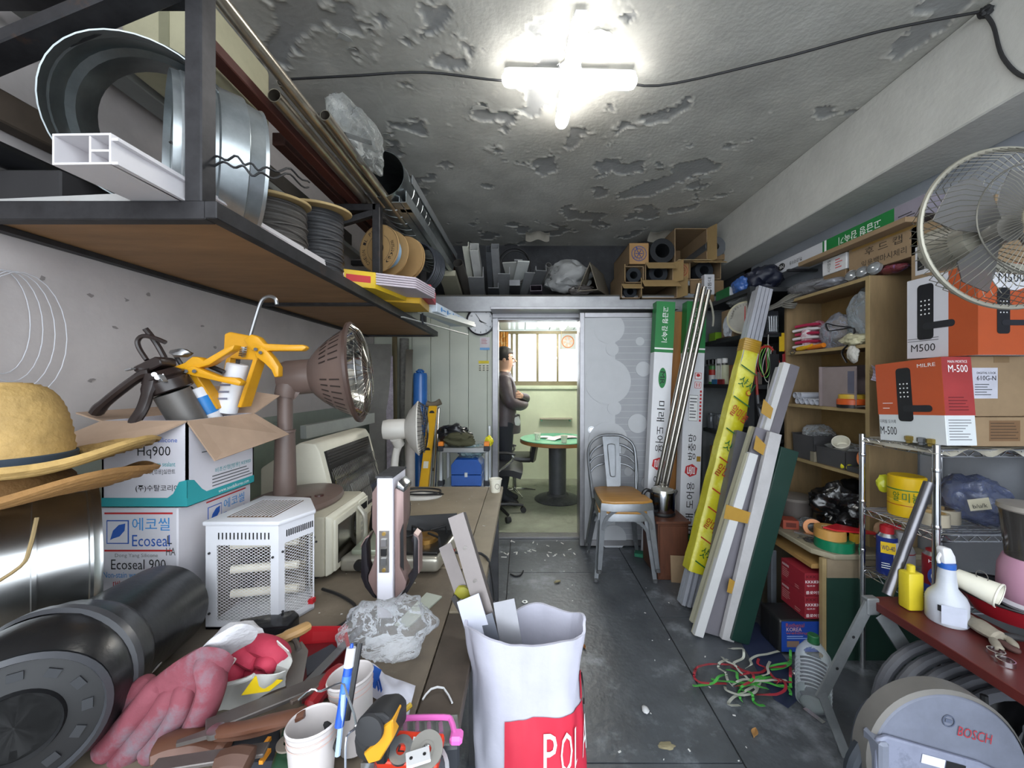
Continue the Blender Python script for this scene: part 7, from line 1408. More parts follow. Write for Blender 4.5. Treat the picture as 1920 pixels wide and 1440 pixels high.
# rack contents
o = thing('wrapped_rolls', 'yellow printed roll bundle standing on the middle rack shelf', 'roll', V((1.70,1.70,.762))); YR = mat('cfa912', .35, var=.06)
obj('roll', G().lathe([(.062,0),(.064,.01),(.064,.07),(.0625,.072),(.064,.075),(.064,.17),(.058,.175),(.04,.172)], V((1.70,1.70,.762)), ZZ, 34), YR, o); obj('green_band', G().lathe([(.0646,.115),(.0646,.12)], V((1.70,1.70,.762)), ZZ, 34, False, False), mat('2c6a2c', .4), o); obj('red_band', G().lathe([(.0646,.05),(.0646,.053)], V((1.70,1.70,.762)), ZZ, 34, False, False), mat('a0341c', .4), o)
for k in range(3): a = math.radians(195+k*28); tx(o, '알미늄'[k], V((1.70+.0648*math.cos(a),1.70+.0648*math.sin(a),.85)), V((-math.sin(a),math.cos(a),0)), ZZ, .024, .04, mat('2c6a2c', .4), .02)
obj('green_flap', G().blob((1.67,1.775,.88), (.03,.02,.04), 3, .3, sub=3), mat('b3b52a', .3), o)
tape(V((1.70,1.585,.762)), .045, .03, .05, mat('b5ab97', .4), 'off-white tape roll on the middle rack shelf'); tape(V((1.775,1.62,.762)), .05, .03, .055, mat('a79e8c', .4), 'second pale tape roll behind the leaning bar on the rack')
crumple(V((1.87,1.60,.86)), (.095,.10,.10), 71, 'blue grey plastic bag of parts on the middle rack shelf', m=film('5f6888', .45, .6), flatten=.764); o = thing('paper_tag', 'handwritten tag on the blue grey bag', 'paper', (1.78,1.52,.85)); panel(o, 'tag', (1.79,1.505,.87), V((.8,-.5,.3)), V((-.2,.1,1)), .06, .045, mat('b9b39c', .7)); tx(o, 'b/u/k', (1.79,1.5035,.865), V((.8,-.5,.3)), V((-.2,.1,1)), .04, .016, INK, lift=.002)
def can(c, r, h, m, label, capm, name='spray_can', cat='can', caph=.03):
    o = thing(name, label, cat, c); c = V(c); obj('can_body', G().lathe([(r*.95,0),(r,.004),(r,h),(r*.9,h+.004)], c, ZZ, 28), m, o); obj('shoulder', G().lathe([(r*.97,h),(r*.7,h+.018),(r*.55,h+.02)], c, ZZ, 28, False, True), STEEL, o); obj('cap', G().lathe([(r*.68,h+.014),(r*.68,h+.014+caph),(r*.5,h+.018+caph)], c, ZZ, 20), capm, o); return o
c = V((1.655,1.745,.482)); o = can(c, .037, .165, mat('1d2f7a', .35), 'blue spray can with yellow shield and red cap on the lower rack shelf', mat('b0202a', .4), caph=.035)
q = V((-.45,-.89,0)).normalized(); s_ = V((-q.y,q.x,0))*1; s_ = V((.89,-.45,0)); panel(o, 'yellow_shield', c+V((-.6,-.8,0)).normalized()*.0374+ZZ*.125, V((.8,-.6,0)), ZZ, .05, .05, YELL); tx(o, 'WD-40', c+V((-.6,-.8,0)).normalized()*.0374+ZZ*.125, V((.8,-.6,0)), ZZ, .044, .022, mat('14246a', .4), .02, lift=.002); lines(o, c+V((-.6,-.8,0)).normalized()*.0374+ZZ*.045, V((.8,-.6,0)), ZZ, .045, .03, 3, INKW); panel(o, 'white_strip', c+V((.15,-.99,0)).normalized()*.0374+ZZ*.085, V((.99,.15,0)), ZZ, .026, .13, mat('c3c3c8', .5)); obj('red_nozzle', G().box((c.x-.01,c.y-.02,.685),(c.x+.05,c.y+.01,.705)), mat('b0202a', .4), o, bevel=.003)
c = V((1.735,1.76,.482)); o = thing('solvent_bottle', 'white plastic solvent bottle behind the blue spray can', 'bottle', c); obj('bottle', G().lathe([(.045,0),(.046,.10),(.03,.14),(.018,.15),(.018,.18)], c, ZZ, 26), mat('b9b9bc', .4), o); obj('label', G().lathe([(.0465,.02),(.0465,.09)], c, ZZ, 26, False, False), mat('c9c3c6', .5), o); obj('red_line', G().lathe([(.047,.092),(.047,.096)], c, ZZ, 26, False, False), INKR, o)
c = V((1.70,1.59,.482)); o = can(c, .034, .15, mat('8f1c26', .4), 'red and blue HEAT can on the lower rack shelf', mat('8f1c26', .4), caph=.01); q = V((-.55,-.83,0)).normalized(); sx_ = V((.83,-.55,0)); disc(o, 'blue_round', c+q*.0344+ZZ*.075, sx_, ZZ, .05, .075, mat('27408f', .4)); disc(o, 'white_round', c+q*.0344+ZZ*.075, sx_, ZZ, .03, .04, INKW, .0014); tx(o, 'HEAT', c+q*.0344+ZZ*.135, sx_, ZZ, .044, .014, INKW, .02, lift=.0012); obj('blue_base', G().lathe([(.0345,.002),(.0345,.035)], c, ZZ, 28, False, False), mat('27408f', .4), o)
# leaning tube in front of the rack
a, b = W(1664,1115,1.42), W(1742,905,1.46); obj('bent_tube', G().tube([a-(b-a)*.0, a+(b-a)*.5, b], .0165, 12), mat('6d6c70', .35, .9), None, 'dull steel tube leaning on the front of the wire rack', 'tube')
# ---- dark red plank bench on folding trestle
RP = mat('58221f', .4, var=.2, scale=6)
pz = .53; bn = thing('plank_bench', 'dark red plank bench on a folding steel trestle', 'bench', (1.5,1.1,0))
obj('plank', G().box((1.315,.55,pz-.032),(1.595,1.468,pz)), RP, bn, bevel=.002)
TR = mat('8b8e90', .45, .6, var=.2)
for y in (1.44, .62):
    obj('trestle_leg', G().bar((1.30,y,pz-.01), (1.10,y-.02,.18), .04, .008, (0,1,0)), TR, bn); obj('trestle_leg', G().bar((1.60,y,pz-.04), (1.75,y-.02,.0), .035, .008, (0,1,0)), TR, bn)
    obj('trestle_head', G().box((1.285,y-.012,pz-.05),(1.33,y+.02,pz+.012)), TR, bn, bevel=.004)
    obj('trestle_foot', G().bar((1.105,y-.02,.20), (1.165,y-.06,.0), .032, .006, (0,1,0)), TR, bn)
    obj('trestle_tie', G().bar((1.32,y-.03,pz-.035), (1.40,y-.035,pz-.16), .05, .006, (0,1,0)), TR, bn)
for k, t in enumerate((.35, .68)): p = V((1.30,1.44,pz-.01)).lerp(V((1.10,1.42,.18)), t); obj('trestle_hole', G().cyl(p-YY*.006, p-YY*.0035+YY*-.002, .006, None, 6), INK, bn)
# bench-top things
def zp(u, v): return WZ(u, v, pz+.001)
c = V((1.452,1.315,pz+.001)); o = thing('spray_bottle', 'white trigger spray bottle with blue collar on the red bench', 'bottle', c); PB = mat('bfc3cc', .35, alpha=.92)
obj('bottle', G().lathe([(.049,0),(.053,.006),(.053,.075),(.047,.092),(.027,.118),(.022,.175),(.021,.185)], c, ZZ, 32), PB, o); obj('collar', G().lathe([(.023,.183),(.0235,.20),(.02,.201)], c, ZZ, 24), mat('2457a8', .4), o)
obj('trigger_head', G().prism([c+V((x,-.012,z)) for x, z in ((-.02,.20),(.022,.20),(.018,.225),(.004,.252),(-.02,.256),(-.026,.248),(-.022,.225))], (0,.024,0)), WHITE, o, bevel=.004, seg=2); obj('trigger', G().tube(smooth([c+V((-.02,0,.235)), c+V((-.03,0,.215)), c+V((-.026,0,.20))], 3), .005, 7), WHITE, o)
q = V((-.5,-.87,0)).normalized(); sx_ = V((.87,-.5,0)); panel(o, 'label', c+q*.053+ZZ*.043, sx_, ZZ, .06, .062, mat('b3b7c6', .5)); lines(o, c+q*.0535+V((0.005,0,.043)), sx_, ZZ, .05, .05, 6, mat('8089a8', .6), lift=.0015); panel(o, 'barcode', c+V((-.88,-.47,0))*.0535+ZZ*.058, V((.47,-.88,0)), ZZ, .016, .02, INK)
c = V((1.405,1.39,pz+.001)); o = thing('yellow_bottle', 'flat yellow plastic bottle behind the spray bottle', 'bottle', c); YB_ = mat('c9b52a', .4); obj('bottle', G().box((c.x-.028,c.y-.022,pz+.001),(c.x+.028,c.y+.022,pz+.135)), YB_, o, bevel=.008, seg=2); obj('cap', G().lathe([(.012,.13),(.012,.155),(.008,.158)], c, ZZ, 14), YB_, o)
o = thing('frying_pan', 'wide red pan with black inside lying on the bench', 'pan', V((1.70,1.32,pz+.02))); pc = V((1.70,1.32,pz+.05))
obj('pan_wall', G().lathe([(.11,-.03),(.148,.03),(.152,.035)], pc, ZZ, 48, True, False), mat('8f1a24', .25), o); obj('pan_inside', G().lathe([(.153,.036),(.145,.03),(.115,.0),(.001,.0)], pc, ZZ, 48, False, False), mat('121214', .35), o); obj('pan_rim', G().tube([pc+V((math.cos(t*.1309)*.153,math.sin(t*.1309)*.153,.036)) for t in range(48)], .004, 6, True), BLACK, o)
crumple(V((1.575,1.10,pz+.025)), (.05,.04,.025), 81, 'grey plastic pouch under the red pan', m=mat('8f93a8', .3), flatten=pz+.001)
o = cup(V((1.535,1.36,pz+.13)), .10, .04, 'paper cup lying on its side on the red pan', V((.42,-.9,-.18))); ringmark(o, V((1.555,1.30,pz+.162)), V((.42,-.9,-.18)), ZZ, .014, mat('55504a', .6))
bc_ = V((1.745,1.31,pz+.052)); o = thing('blender', 'pink blender with smoky jar standing in the red pan', 'blender', bc_); PKB = mat('b08398', .4, var=.05)
obj('base_ring', G().lathe([(.085,0),(.09,.01),(.08,.02)], bc_, ZZ, 34), mat('c9c4cc', .4), o); obj('motor_body', G().lathe([(.078,.02),(.085,.06),(.082,.13),(.07,.165)], bc_, ZZ, 34), PKB, o); obj('jar', G().lathe([(.065,.165),(.08,.33),(.078,.332)], bc_, ZZ, 34), mat('3b3836', .15, alpha=.85), o); obj('jar_rim', G().lathe([(.081,.325),(.085,.33),(.083,.345),(.06,.347)], bc_, ZZ, 34), mat('8d8780', .3), o); panel(o, 'badge', bc_+V((-.45,-.72,0))+V((0,0,.10)) if False else bc_+V((-.065,-.055,.09)), V((.65,-.76,0)), ZZ, .035, .02, mat('6d4f60', .4))
o = thing('leather_glove', 'dirty cream work glove lying on the red bench', 'glove', zp(1850,1170)); GL = mat('8d8576', .85, var=.3, bump=.2)
gp = lambda u, v, z: WZ(u, v, pz+z)
obj('palm', G().tube(smooth([gp(1800,1150,.022), gp(1825,1165,.024), gp(1850,1182,.024), gp(1875,1196,.022)], 4), [.014]+[.022]*4+[.03]*4+[.028]*3+[.02], 12, flat=.6), GL, o); finger(o, [gp(1870,1190,.018), gp(1892,1200,.016), gp(1905,1215,.012)], .012, GL); finger(o, [gp(1860,1196,.018), gp(1870,1212,.014), gp(1876,1220,.01)], .012, GL); finger(o, [gp(1872,1200,.014), gp(1895,1215,.012), gp(1915,1222,.012)], .011, mat('4a2f2a', .8)); finger(o, [gp(1880,1192,.02), gp(1900,1194,.02), gp(1920,1198,.016)], .012, mat('2b2a2c', .8))
for k, (u, v) in enumerate(((1868,1228),(1886,1246))): obj('hose_clamp', G().lathe([(.017,0),(.0195,.0),(.0195,.014),(.017,.014),(.017,0)], zp(u,v)+ZZ*.001, ZZ, 24, False, False), CHROME, None, ('smaller steel ring farther along the red bench','nearest steel ring on the red bench')[k], 'ring', 'steel rings on the bench')
# ---- hoses and black bag under the bench
HS = mat('5f6066', .5, var=.2); hz = thing('hose_coil', 'thick grey hose coiled under the red bench', 'hose', (1.45,1.2,.05))
for k in range(5):
    c = V((1.50,1.17+.045*k,.20)); obj('hose_turn', G().tube([c+V((math.cos(a*.2094)*(.20+.012*k), .02*math.sin(a*.2), math.sin(a*.2094)*(.185+.008*k))) for a in range(30)], .019, 9, True), HS, hz)
obj('hose_end', G().tube(smooth([V((1.14,1.30,.10)), V((1.165,1.29,.24)), V((1.26,1.27,.30)), V((1.36,1.24,.275)), V((1.42,1.2,.22))], 5), .026, 10), mat('4d525c', .5, var=.2), hz); obj('rope_tie', G().tube(smooth([V((1.37,1.14,.42)), V((1.365,1.13,.33)), V((1.35,1.12,.26)), V((1.36,1.11,.2))], 4), .009, 7), BLACKR, hz)
crumple(V((1.72,1.40,.21)), (.14,.09,.2), 83, 'large black bag pushed under the red bench', m=mat('0f0f11', .35, spec=.6), amp=.25, sub=4, flatten=.002)
# ---- cut-off saw
cs = thing('cutoff_saw', 'dusty grey cut-off saw with round blade guard at the lower right', 'saw', (1.15,1.03,0)); SG = mat('6e7280', .5, .2, var=.2, tint='6c7080', tscale=7, tmin=.58)
sc2 = V((1.105,1.0,.345)); gd = V((-.08,-1,.05)).normalized()
obj('guard_disc', G().lathe([(.185,-.05),(.19,-.045),(.19,0),(.183,.008),(.001,.010)], sc2, gd, 56), SG, cs)
obj('guard_rim', G().lathe([(.188,-.056),(.196,-.05),(.196,-.002),(.188,.006)], sc2, gd, 56, False, False), mat('6d6a66', .55, .2), cs)
e1, e2, _ = frame(gd); e1 = V((1,-.08,0)).normalized(); e2 = gd.cross(e1)*-1 if gd.cross(e1).z < 0 else gd.cross(e1)
Q = lambda a, b, l=.0: sc2+e1*a+e2*b+gd*(.010+l)
tl = math.radians(-12); r1 = e1*math.cos(tl)+e2*math.sin(tl); r2 = -e1*math.sin(tl)+e2*math.cos(tl)
obj('lower_guard', G().prism([Q(-.185,.075), Q(-.16,.085), Q(.06,.035), Q(.12,.01), Q(.135,-.06), Q(.12,-.17), Q(-.15,-.17), Q(-.19,-.03)], gd*.014), mat('7c8092', .5, .1, var=.2, tint='626675', tscale=9, tmin=.58), cs, bevel=.004)
tx(cs, 'BOSCH', Q(.06,.095,.001), r1, r2, .08, .024, mat('9a2a34', .5), .03); 
obj('brand_ring', G().tube([Q(0,.125,.001)+(e1*math.cos(t*.314)+e2*math.sin(t*.314))*.014 for t in range(20)], .0015, 5, True), mat('4f5668', .5), cs); panel(cs, 'brand_anchor', Q(0,.125,.0005), r1, r2, .016, .009, mat('4f5668', .5))
panel(cs, 'white_sticker', Q(-.055,.035,.0155), r1, r2, .055, .022, mat('c9cbd6', .5)); panel(cs, 'black_sticker', Q(-.003,.022,.0155), r1, r2, .045, .024, BLACK)
for a, b in ((.055,-.045),(.085,-.075)): obj('rust_mark', G().blob(Q(a,b,.014), (.012,.003,.010), 3, .6, sub=2), mat('4a2420', .8), cs)
obj('saw_base', G().box((.93,.86,.0),(1.32,1.12,.035)), mat('2d2e33', .6), cs, bevel=.006); obj('pivot_arm', G().prism([V((1.20,1.03,.03)), V((1.34,1.03,.03)), V((1.30,1.03,.34)), V((1.20,1.03,.36))], (0,.07,0)), mat('33363d', .5), cs, bevel=.006)
obj('motor', G().cyl((1.12,1.02,.34),(1.12,1.17,.34),.06,None,24), mat('2c3138', .5), cs); obj('handle', G().tube(smooth([V((.93,1.05,.36)), V((.90,1.05,.30)), V((.91,1.05,.22)), V((.96,1.05,.20))], 4), .018, 9), mat('2c3138', .5), cs); obj('left_post', G().box((.918,.985,.03),(.945,1.04,.42)), mat('777b88', .5, .2), cs, bevel=.006)
obj('yellow_tag', G().blob(V((.955,1.06,.43)), (.012,.006,.03), 2, .3, sub=2), mat('b3a21c', .5), cs)
obj('clamp_block', G().box((.86,.98,.0),(.98,1.08,.07)), mat('2a2a2b', .7, var=.3), None, 'dark rubber block on the floor beside the saw', 'block', bevel=.01)
obj('grey_box', G().box((1.60,.92,.0),(1.9,1.12,.40)), mat('6d7080', .6, var=.15), None, 'grey box standing under the near end of the bench', 'box', bevel=.006)
# ---- wall fan at upper right
wfn = thing('cage_fan', 'large wire cage fan hanging at the upper right', 'fan', (1.09,.88,1.5)); fc2 = V((1.092,.85,1.695)); WRF = mat('6e6b62', .4, .6)
obj('cage_rim', G().tube([fc2+V((math.cos(t*.1047)*.20,.012,math.sin(t*.1047)*.178)) for t in range(60)], .0055, 8, True), mat('8d897c', .4, .4), wfn)
for k in range(72):
    a = k*6.28318/72; c_, s_ = math.cos(a), math.sin(a); a2_ = a+.22; c2_, s2_ = math.cos(a2_), math.sin(a2_)
    obj('cage_wire', G().tube([fc2+V((c_*.042,-.045,s_*.038)), fc2+V((math.cos(a+.06)*.10,-.045,math.sin(a+.06)*.09)), fc2+V((math.cos(a+.14)*.165,-.03,math.sin(a+.14)*.147)), fc2+V((c2_*.20,.008,s2_*.178))], .0009, 4), WRF, wfn)
for k in range(48):
    a = k*6.28318/48; c_, s_ = math.cos(a), math.sin(a); obj('rear_wire', G().tube([fc2+V((c_*.2,.014,s_*.178)), fc2+V((c_*.16,.075,s_*.142)), fc2+V((c_*.05,.09,s_*.045))], .0009, 4), WRF, wfn)
obj('cage_ring', G().tube([fc2+V((math.cos(t*.157)*.135,-.0405,math.sin(t*.157)*.12)) for t in range(40)], .0016, 5, True), WRF, wfn)
obj('cage_badge', G().lathe([(.044,-.042+.04),(.044,.008),(.035,.014),(.001,.016)], fc2+V((0,-.045,0)), -YY, 30), mat('a39b86', .5), wfn)
for k in range(4):
    a = 1.1+k*1.5708; P_ = []
    for r, d in ((.03,-.35),(.09,-.55),(.15,-.5),(.165,-.2),(.155,.3),(.10,.42),(.04,.5)): P_.append(fc2+V((math.cos(a+d)*r,.02+.03*(d),math.sin(a+d)*r*.92)))
    obj('blade', G().prism(P_, (0,.0025,0)), mat('565452', .35, alpha=.75), wfn)
obj('blade_hub', G().lathe([(.03,0),(.03,.03),(.02,.036)], fc2+V((0,.04,0)), -YY, 20), mat('77736c', .4), wfn)
obj('motor', G().lathe([(.05,.0),(.055,.02),(.055,.10),(.035,.115)], fc2+V((0,.06,0)), YY, 24), mat('8d897c', .45), wfn); obj('mount_arm', G().tube(smooth([fc2+V((.02,.14,0)), fc2+V((.2,.2,-.03)), fc2+V((.55,.2,-.05)), fc2+V((.90,.2,-.05))], 4), .014, 10), mat('8d897c', .45), wfn); obj('mount_plate', G().box((XR-.02,.98,1.55),(XR,1.12,1.75)), mat('8d897c', .45), wfn, bevel=.004)
# ---------------------------------------------------------------- dark metal shelf in the back right corner
MS = mat('35373a', .5, .4, var=.2); MX0, MX1, MY0, MY1 = 1.545, 1.985, 2.61, 3.325
ms = thing('metal_shelf', 'dark metal shelf crowded with cans in the back right corner', 'shelf', (1.76, 2.97, 0))
for x in (MX0, MX1-.03):
    for y in (MY0, MY1-.03): obj('upright', G().box((x,y,0),(x+.03,y+.03,2.0)), MS if y < 3 else mat('8a8d90', .4, .6), ms)
MB = [.45, .93, 1.30, 1.655, 1.965]
for z in MB: obj('shelf_board', G().box((MX0+.003,MY0+.003,z),(MX1-.003,MY1-.003,z+.03)), MS, ms, bevel=.002)
obj('back_sheet', G().box((MX1-.006,MY0+.03,.05),(MX1-.001,MY1-.03,1.96)), mat('4c4e52', .6), ms); obj('end_sheet', G().box((MX0+.03,MY1-.008,.05),(MX1-.03,MY1-.003,1.96)), mat('7d8083', .5, .3), ms)
B1, B2, B3, B4 = [z+.031 for z in MB[:4]]
# board with scale
o = thing('round_scale', 'round cream dial scale with red mark standing on the metal shelf', 'scale', V((1.60,2.76,B4))); c = V((1.60,2.76,B4+.125)); ax_ = V((-.62,-.78,.08)).normalized()
obj('casing', G().lathe([(.115,0),(.12,.01),(.12,.035),(.112,.04)], c-ax_*.03, ax_, 40), mat('b9b399', .45), o); obj('dial', G().lathe([(.108,.0405),(.001,.0405)], c-ax_*.03, ax_, 40, True, False), mat('c9c6bb', .5), o)
dx_ = V((ax_.y,-ax_.x,0)); 
for k in range(30): a = k*.2094; p = c+ax_*.0112+(dx_*math.cos(a)+ZZ*math.sin(a))*.095; obj('tick', G().tube([p, p-(dx_*math.cos(a)+ZZ*math.sin(a))*.01], .001, 4), INK, o)
obj('pointer', G().prism([c+ax_*.013+dx_*a+ZZ*b for a, b in ((-.004,-.03),(.004,-.03),(.002,.08),(-.002,.08))], ax_*.001), INKR, o); panel(o, 'red_mark', c+ax_*.012-ZZ*.045, -dx_*-1, ZZ, .05, .018, INKR)
o = thing('open_carton', 'small open cardboard box with a white cloth on the metal shelf', 'carton', V((1.62,2.99,B4)))
obj('carton_wall', G().box((1.585,2.88,B4),(1.59,3.06,B4+.22)), CARD, o); obj('carton_wall', G().box((1.59,3.055,B4),(1.74,3.06,B4+.22)), CARD, o); obj('carton_wall', G().box((1.59,2.88,B4),(1.74,2.885,B4+.22)), CARD, o); obj('carton_floor', G().box((1.56,2.86,B4),(1.74,3.06,B4+.004)), CARDD, o)
crumple(V((1.575,2.93,B4+.09)), (.035,.05,.085), 91, 'white cloth stuffed at the mouth of the small cardboard box', 'cloth', 'cloth', mat('b9bdc6', .8), flatten=B4+.005)
for k, (y, h, m_, lb) in enumerate(((3.20,.07,mat('7da826',.5),'low lime green box at the far end of the metal shelf'),(3.15,.16,mat('9fa9a2',.5),'grey and green upright carton behind the lime box'),(3.26,.20,mat('6e9a34',.5),'green topped box in the far corner of the metal shelf'))):
    x = (1.575,1.70,1.80)[k]; obj('small_carton', G().box((x,y-.06,B4),(x+.10,y+.05,B4+h)), m_, None, lb, 'carton', 'small cartons on the metal shelf', bevel=.002)
obj('flat_tool', G().bar(V((1.56,2.90,B4+.006)), V((1.57,3.10,B4+.006)), .02, .006), mat('3a2a24', .6), None, 'flat dark tool lying in front of the small cardboard box', 'tool')
crumple(V((1.62,2.85,B4+.265)), (.06,.16,.03), 92, 'grey clear bags draped along the shelf just under the top board', m=FILM)
# spray cans
CN = [(1.585,3.27,'4a4c50','161618','slim grey can at the far end of the can row'),(1.585,3.20,'3c7a3a','141414','green red and white spray can with black cap'),(1.60,3.12,'b9bcae','d0d0d0','pale foam can with white stem, first of the pair'),(1.60,3.04,'b3b69a','d0d0d0','pale foam can with white stem, nearer of the pair')]
for k, (x, y, cb, cc, lb) in enumerate(CN):
    o = can(V((x,y,B2+.0 if False else B3)), .032, .15, mat('#'+cb, .4), lb, mat('#'+cc, .4), caph=.04)
    if k == 1: 
        obj('white_band', G().lathe([(.0325,.02),(.0325,.075)], V((x,y,B3)), ZZ, 24, False, False), mat('c9c9c9', .5), o); obj('red_band', G().lathe([(.0325,.076),(.0325,.12)], V((x,y,B3)), ZZ, 24, False, False), mat('a8281f', .5), o)
    if k > 1: obj('stem', G().box((x-.037,y-.012,B3+.01),(x-.033,y-.006,B3+.2)), WHITE, o)
for k, (y, z, m_, lb, s) in enumerate(((2.97,0,mat('6f4a34',.6),'brown carton behind the foam cans',.15),(2.90,.0,mat('7d1f26',.5),'lower dark red carton stacked on the metal shelf',.07),(2.90,.071,mat('8a2a30',.5),'upper dark red carton stacked on the metal shelf',.07),(2.84,0,mat('8d8680',.6),'grey crumpled carton at the near end of the can board',.09))):
    obj('small_carton', G().box((1.62,y-.05,B3+z),(1.74,y+.05,B3+z+s)), m_, None, lb, 'carton', 'small cartons on the metal shelf', bevel=.002)
for k, (y, m_, lb) in enumerate(((3.12,mat('2c6a9a',.5),'flat blue box lying before the foam cans'),(3.03,mat('7d2a2c',.5),'flat red box lying before the foam cans'))): obj('small_carton', G().box((1.552,y-.05,B3),(1.568,y+.035,B3+.04)), m_, None, lb, 'carton', 'small cartons on the metal shelf', bevel=.001)
for k in range(4): obj('glass_jar', G().lathe([(.03,0),(.032,.003),(.032,.10),(.026,.11),(.028,.112),(.028,.125),(.02,.126)], V((1.60+.02*(k % 2),3.26-.075*k,B2)), ZZ, 20), mat('6f7378', .15, .2), None, ('farthest','second','third','nearest')[k]+' grey screw top jar in the row below the cans', 'jar', 'grey jars on the metal shelf')
crumple(V((1.60,2.98,B2+.06)), (.06,.13,.055), 93, 'crumpled black and white bag on the board below the cans', m=mat('8d8a82', .3, tint='1a1a1c', tscale=8, tmin=.5), flatten=B2)
obj('small_carton', G().box((1.553,2.86,B2),(1.60,2.96,B2+.05)), mat('bfb9a8', .6), None, 'small cream carton at the front of the jar board', 'carton', 'small cartons on the metal shelf', bevel=.002)
obj('wood_block', G().box((1.56,3.10,B1),(1.66,3.20,B1+.34)), mat('7d6038', .7, var=.15), None, 'upright wooden block on the lower metal shelf board', 'block', bevel=.003)
o = thing('cable_roll', 'loose roll of white flat cable on the lower metal shelf board', 'cable', V((1.62,2.98,B1)))
for k in range(8): obj('cable_turn', G().tube([V((1.60+.008*k, 2.98+.085*math.cos(t*.2618)*(1-.02*k), B1+.17+.15*math.sin(t*.2618)*(1-.02*k))) for t in range(24)], .006, 6, True), mat('b3b3b6', .5), o)
crumple(V((1.38,2.78,.30)), (.11,.11,.29), 94, 'dark blue plastic bag standing on the floor beside the metal shelf', m=mat('16244a', .25, spec=.7), amp=.22, flatten=.002)
# on top of the metal shelf
TM = 1.996
crumple(V((1.72,2.78,TM+.09)), (.13,.13,.10), 95, 'dark navy bag on top of the metal shelf', m=mat('171b2c', .5), flatten=TM); crumple(V((1.60,2.82,TM+.06)), (.05,.07,.06), 96, 'blue shiny pouch beside the navy bag', m=mat('3a5c9a', .3), flatten=TM)
o = thing('printed_carton', 'green and white small carton on top of the metal shelf', 'carton', V((1.66,3.0,TM))); obj('carton_body', G().box((1.56,2.90,TM),(1.70,3.10,TM+.075)), mat('1e6a3a', .5), o, bevel=.002); panel(o, 'white_face', V((1.63,2.90,TM+.04)), XX, ZZ, .135, .06, mat('c3c6cc', .5)); tx(o, 'STCOM', V((1.63,2.899,TM+.05)), XX, ZZ, .09, .022, INK, .01, lift=.0015)
obj('white_hose', G().tube(smooth([V((1.56,3.20,TM+.03)), V((1.535,3.17,TM+.035)), V((1.52,3.10,TM-.01)), V((1.52,3.06,TM-.12)), V((1.525,3.08,TM-.2))], 5), .008, 8), mat('c3bfae', .5), None, 'curved white hose hanging from the metal shelf top', 'hose')
o = thing('white_carton', 'narrow white carton with vertical lettering at the loft corner', 'carton', W(1327,552,3.28)); M0 = W(1327,535,3.25); obj('carton_body', G().cbox(M0, (.085,.06,.17)), mat('c9c9ce', .5), o, bevel=.002); tx(o, '쇠톱대', M0+V((0,-.0305,0)), ZZ, -XX, .12, .03, INK, .005); obj('foot', G().box((M0.x-.04,M0.y-.03,TM),(M0.x+.04,M0.y+.03,M0.z-.085)), CARDD, o)
for k, (a, b) in enumerate((((1.58,3.26,TM+.01),(1.62,2.75,TM+.015)),((1.75,3.2,TM+.01),(1.76,2.9,TM+.012)))): obj('metal_rail', G().bar(a, b, .03, .014), mat('55585c', .4, .6), None, ('front','rear')[k]+' dark rail lying on the metal shelf top', 'rail')
# hanging tools between the shelves
HY = 2.59
def hp(u, v, dy=0): return W(u, v, HY+dy)
o = thing('hacksaw', 'red framed hacksaw hanging between the shelves', 'hacksaw', hp(1415,800)); obj('frame', G().tube(smooth([hp(1420,742), hp(1417,700), hp(1412,672), hp(1416,660), hp(1428,652), hp(1442,650), hp(1452,662), hp(1460,680)], 4), .009, 8), mat('a02c24', .4), o); obj('handle', G().tube(smooth([hp(1420,740), hp(1423,765), hp(1430,785), hp(1440,780)], 4), [.012]*6+[.016]*7, 8), mat('5c5d60', .4, .5), o)
o = thing('drill_chuck', 'dark metal tool head hanging beside the hacksaw handle', 'tool', hp(1432,775)); obj('head', G().blob(hp(1432,760,-.01), (.04,.02,.03), 3, .4, 2, 3), mat('3a3b3e', .4, .6), o)
o = thing('wire_loops', 'thin green and white wire loops hanging under the tool packs', 'wire', hp(1435,715))
for k, (m_, du, dv) in enumerate(((mat('6db64a',.5),0,0),(mat('6db64a',.5),3,6),(mat('b9b5b0',.5),6,14),(mat('a83a34',.5),-3,4))): obj('loop', G().tube(smooth([hp(1436+du,646), hp(1426+du,662+dv), hp(1424+du,682+dv), hp(1432+du,702+dv), hp(1440+du,690+dv), hp(1439+du,665), hp(1442+du,650)], 4), .0025, 5), m_, o)
obj('hanging_string', G().tube(smooth([hp(1441,620), hp(1440,660), hp(1445,690), hp(1440,725), hp(1438,755)], 5), .003, 6), mat('b9b5b0', .5), None, 'thin white cord hanging beside the hacksaw', 'cord')
for k, (u, v, w, h, m_, lb) in enumerate(((1447,605,.085,.16,mat('2b2c30',.2),'upper black blister pack of tools'),(1452,700,.06,.26,mat('17181b',.5),'long black tool sleeve hanging below the blister pack'),(1468,645,.05,.10,mat('c3a01c',.4),'yellow card pack hanging beside the black pack'),(1474,672,.05,.06,mat('7d1a20',.4),'dark red pack under the yellow card pack'))):
    c = hp(u, v, -.0-.012*k); o = thing('tool_pack', lb, 'tool pack', c-ZZ*h/2, 'packs hanging between the shelves'); obj('pack_card', G().cbox(c, (w,.008,h)), m_, o, bevel=.002); obj('hang_tab', G().cbox(c+ZZ*(h/2+.012), (.02,.004,.024)), m_, o)
    if k == 0:
        obj('clear_blister', G().cbox(c+V((0,-.012,-.01)), (w*.8,.02,h*.7)), film('9aa0a6', .1, .7), o, bevel=.006)
        for q in range(4): obj('driver_bit', G().cyl(c+V((-.025+.016*q,-.01,.04)), c+V((-.02+.014*q,-.01,-.06)), .004, None, 7), STEEL, o)
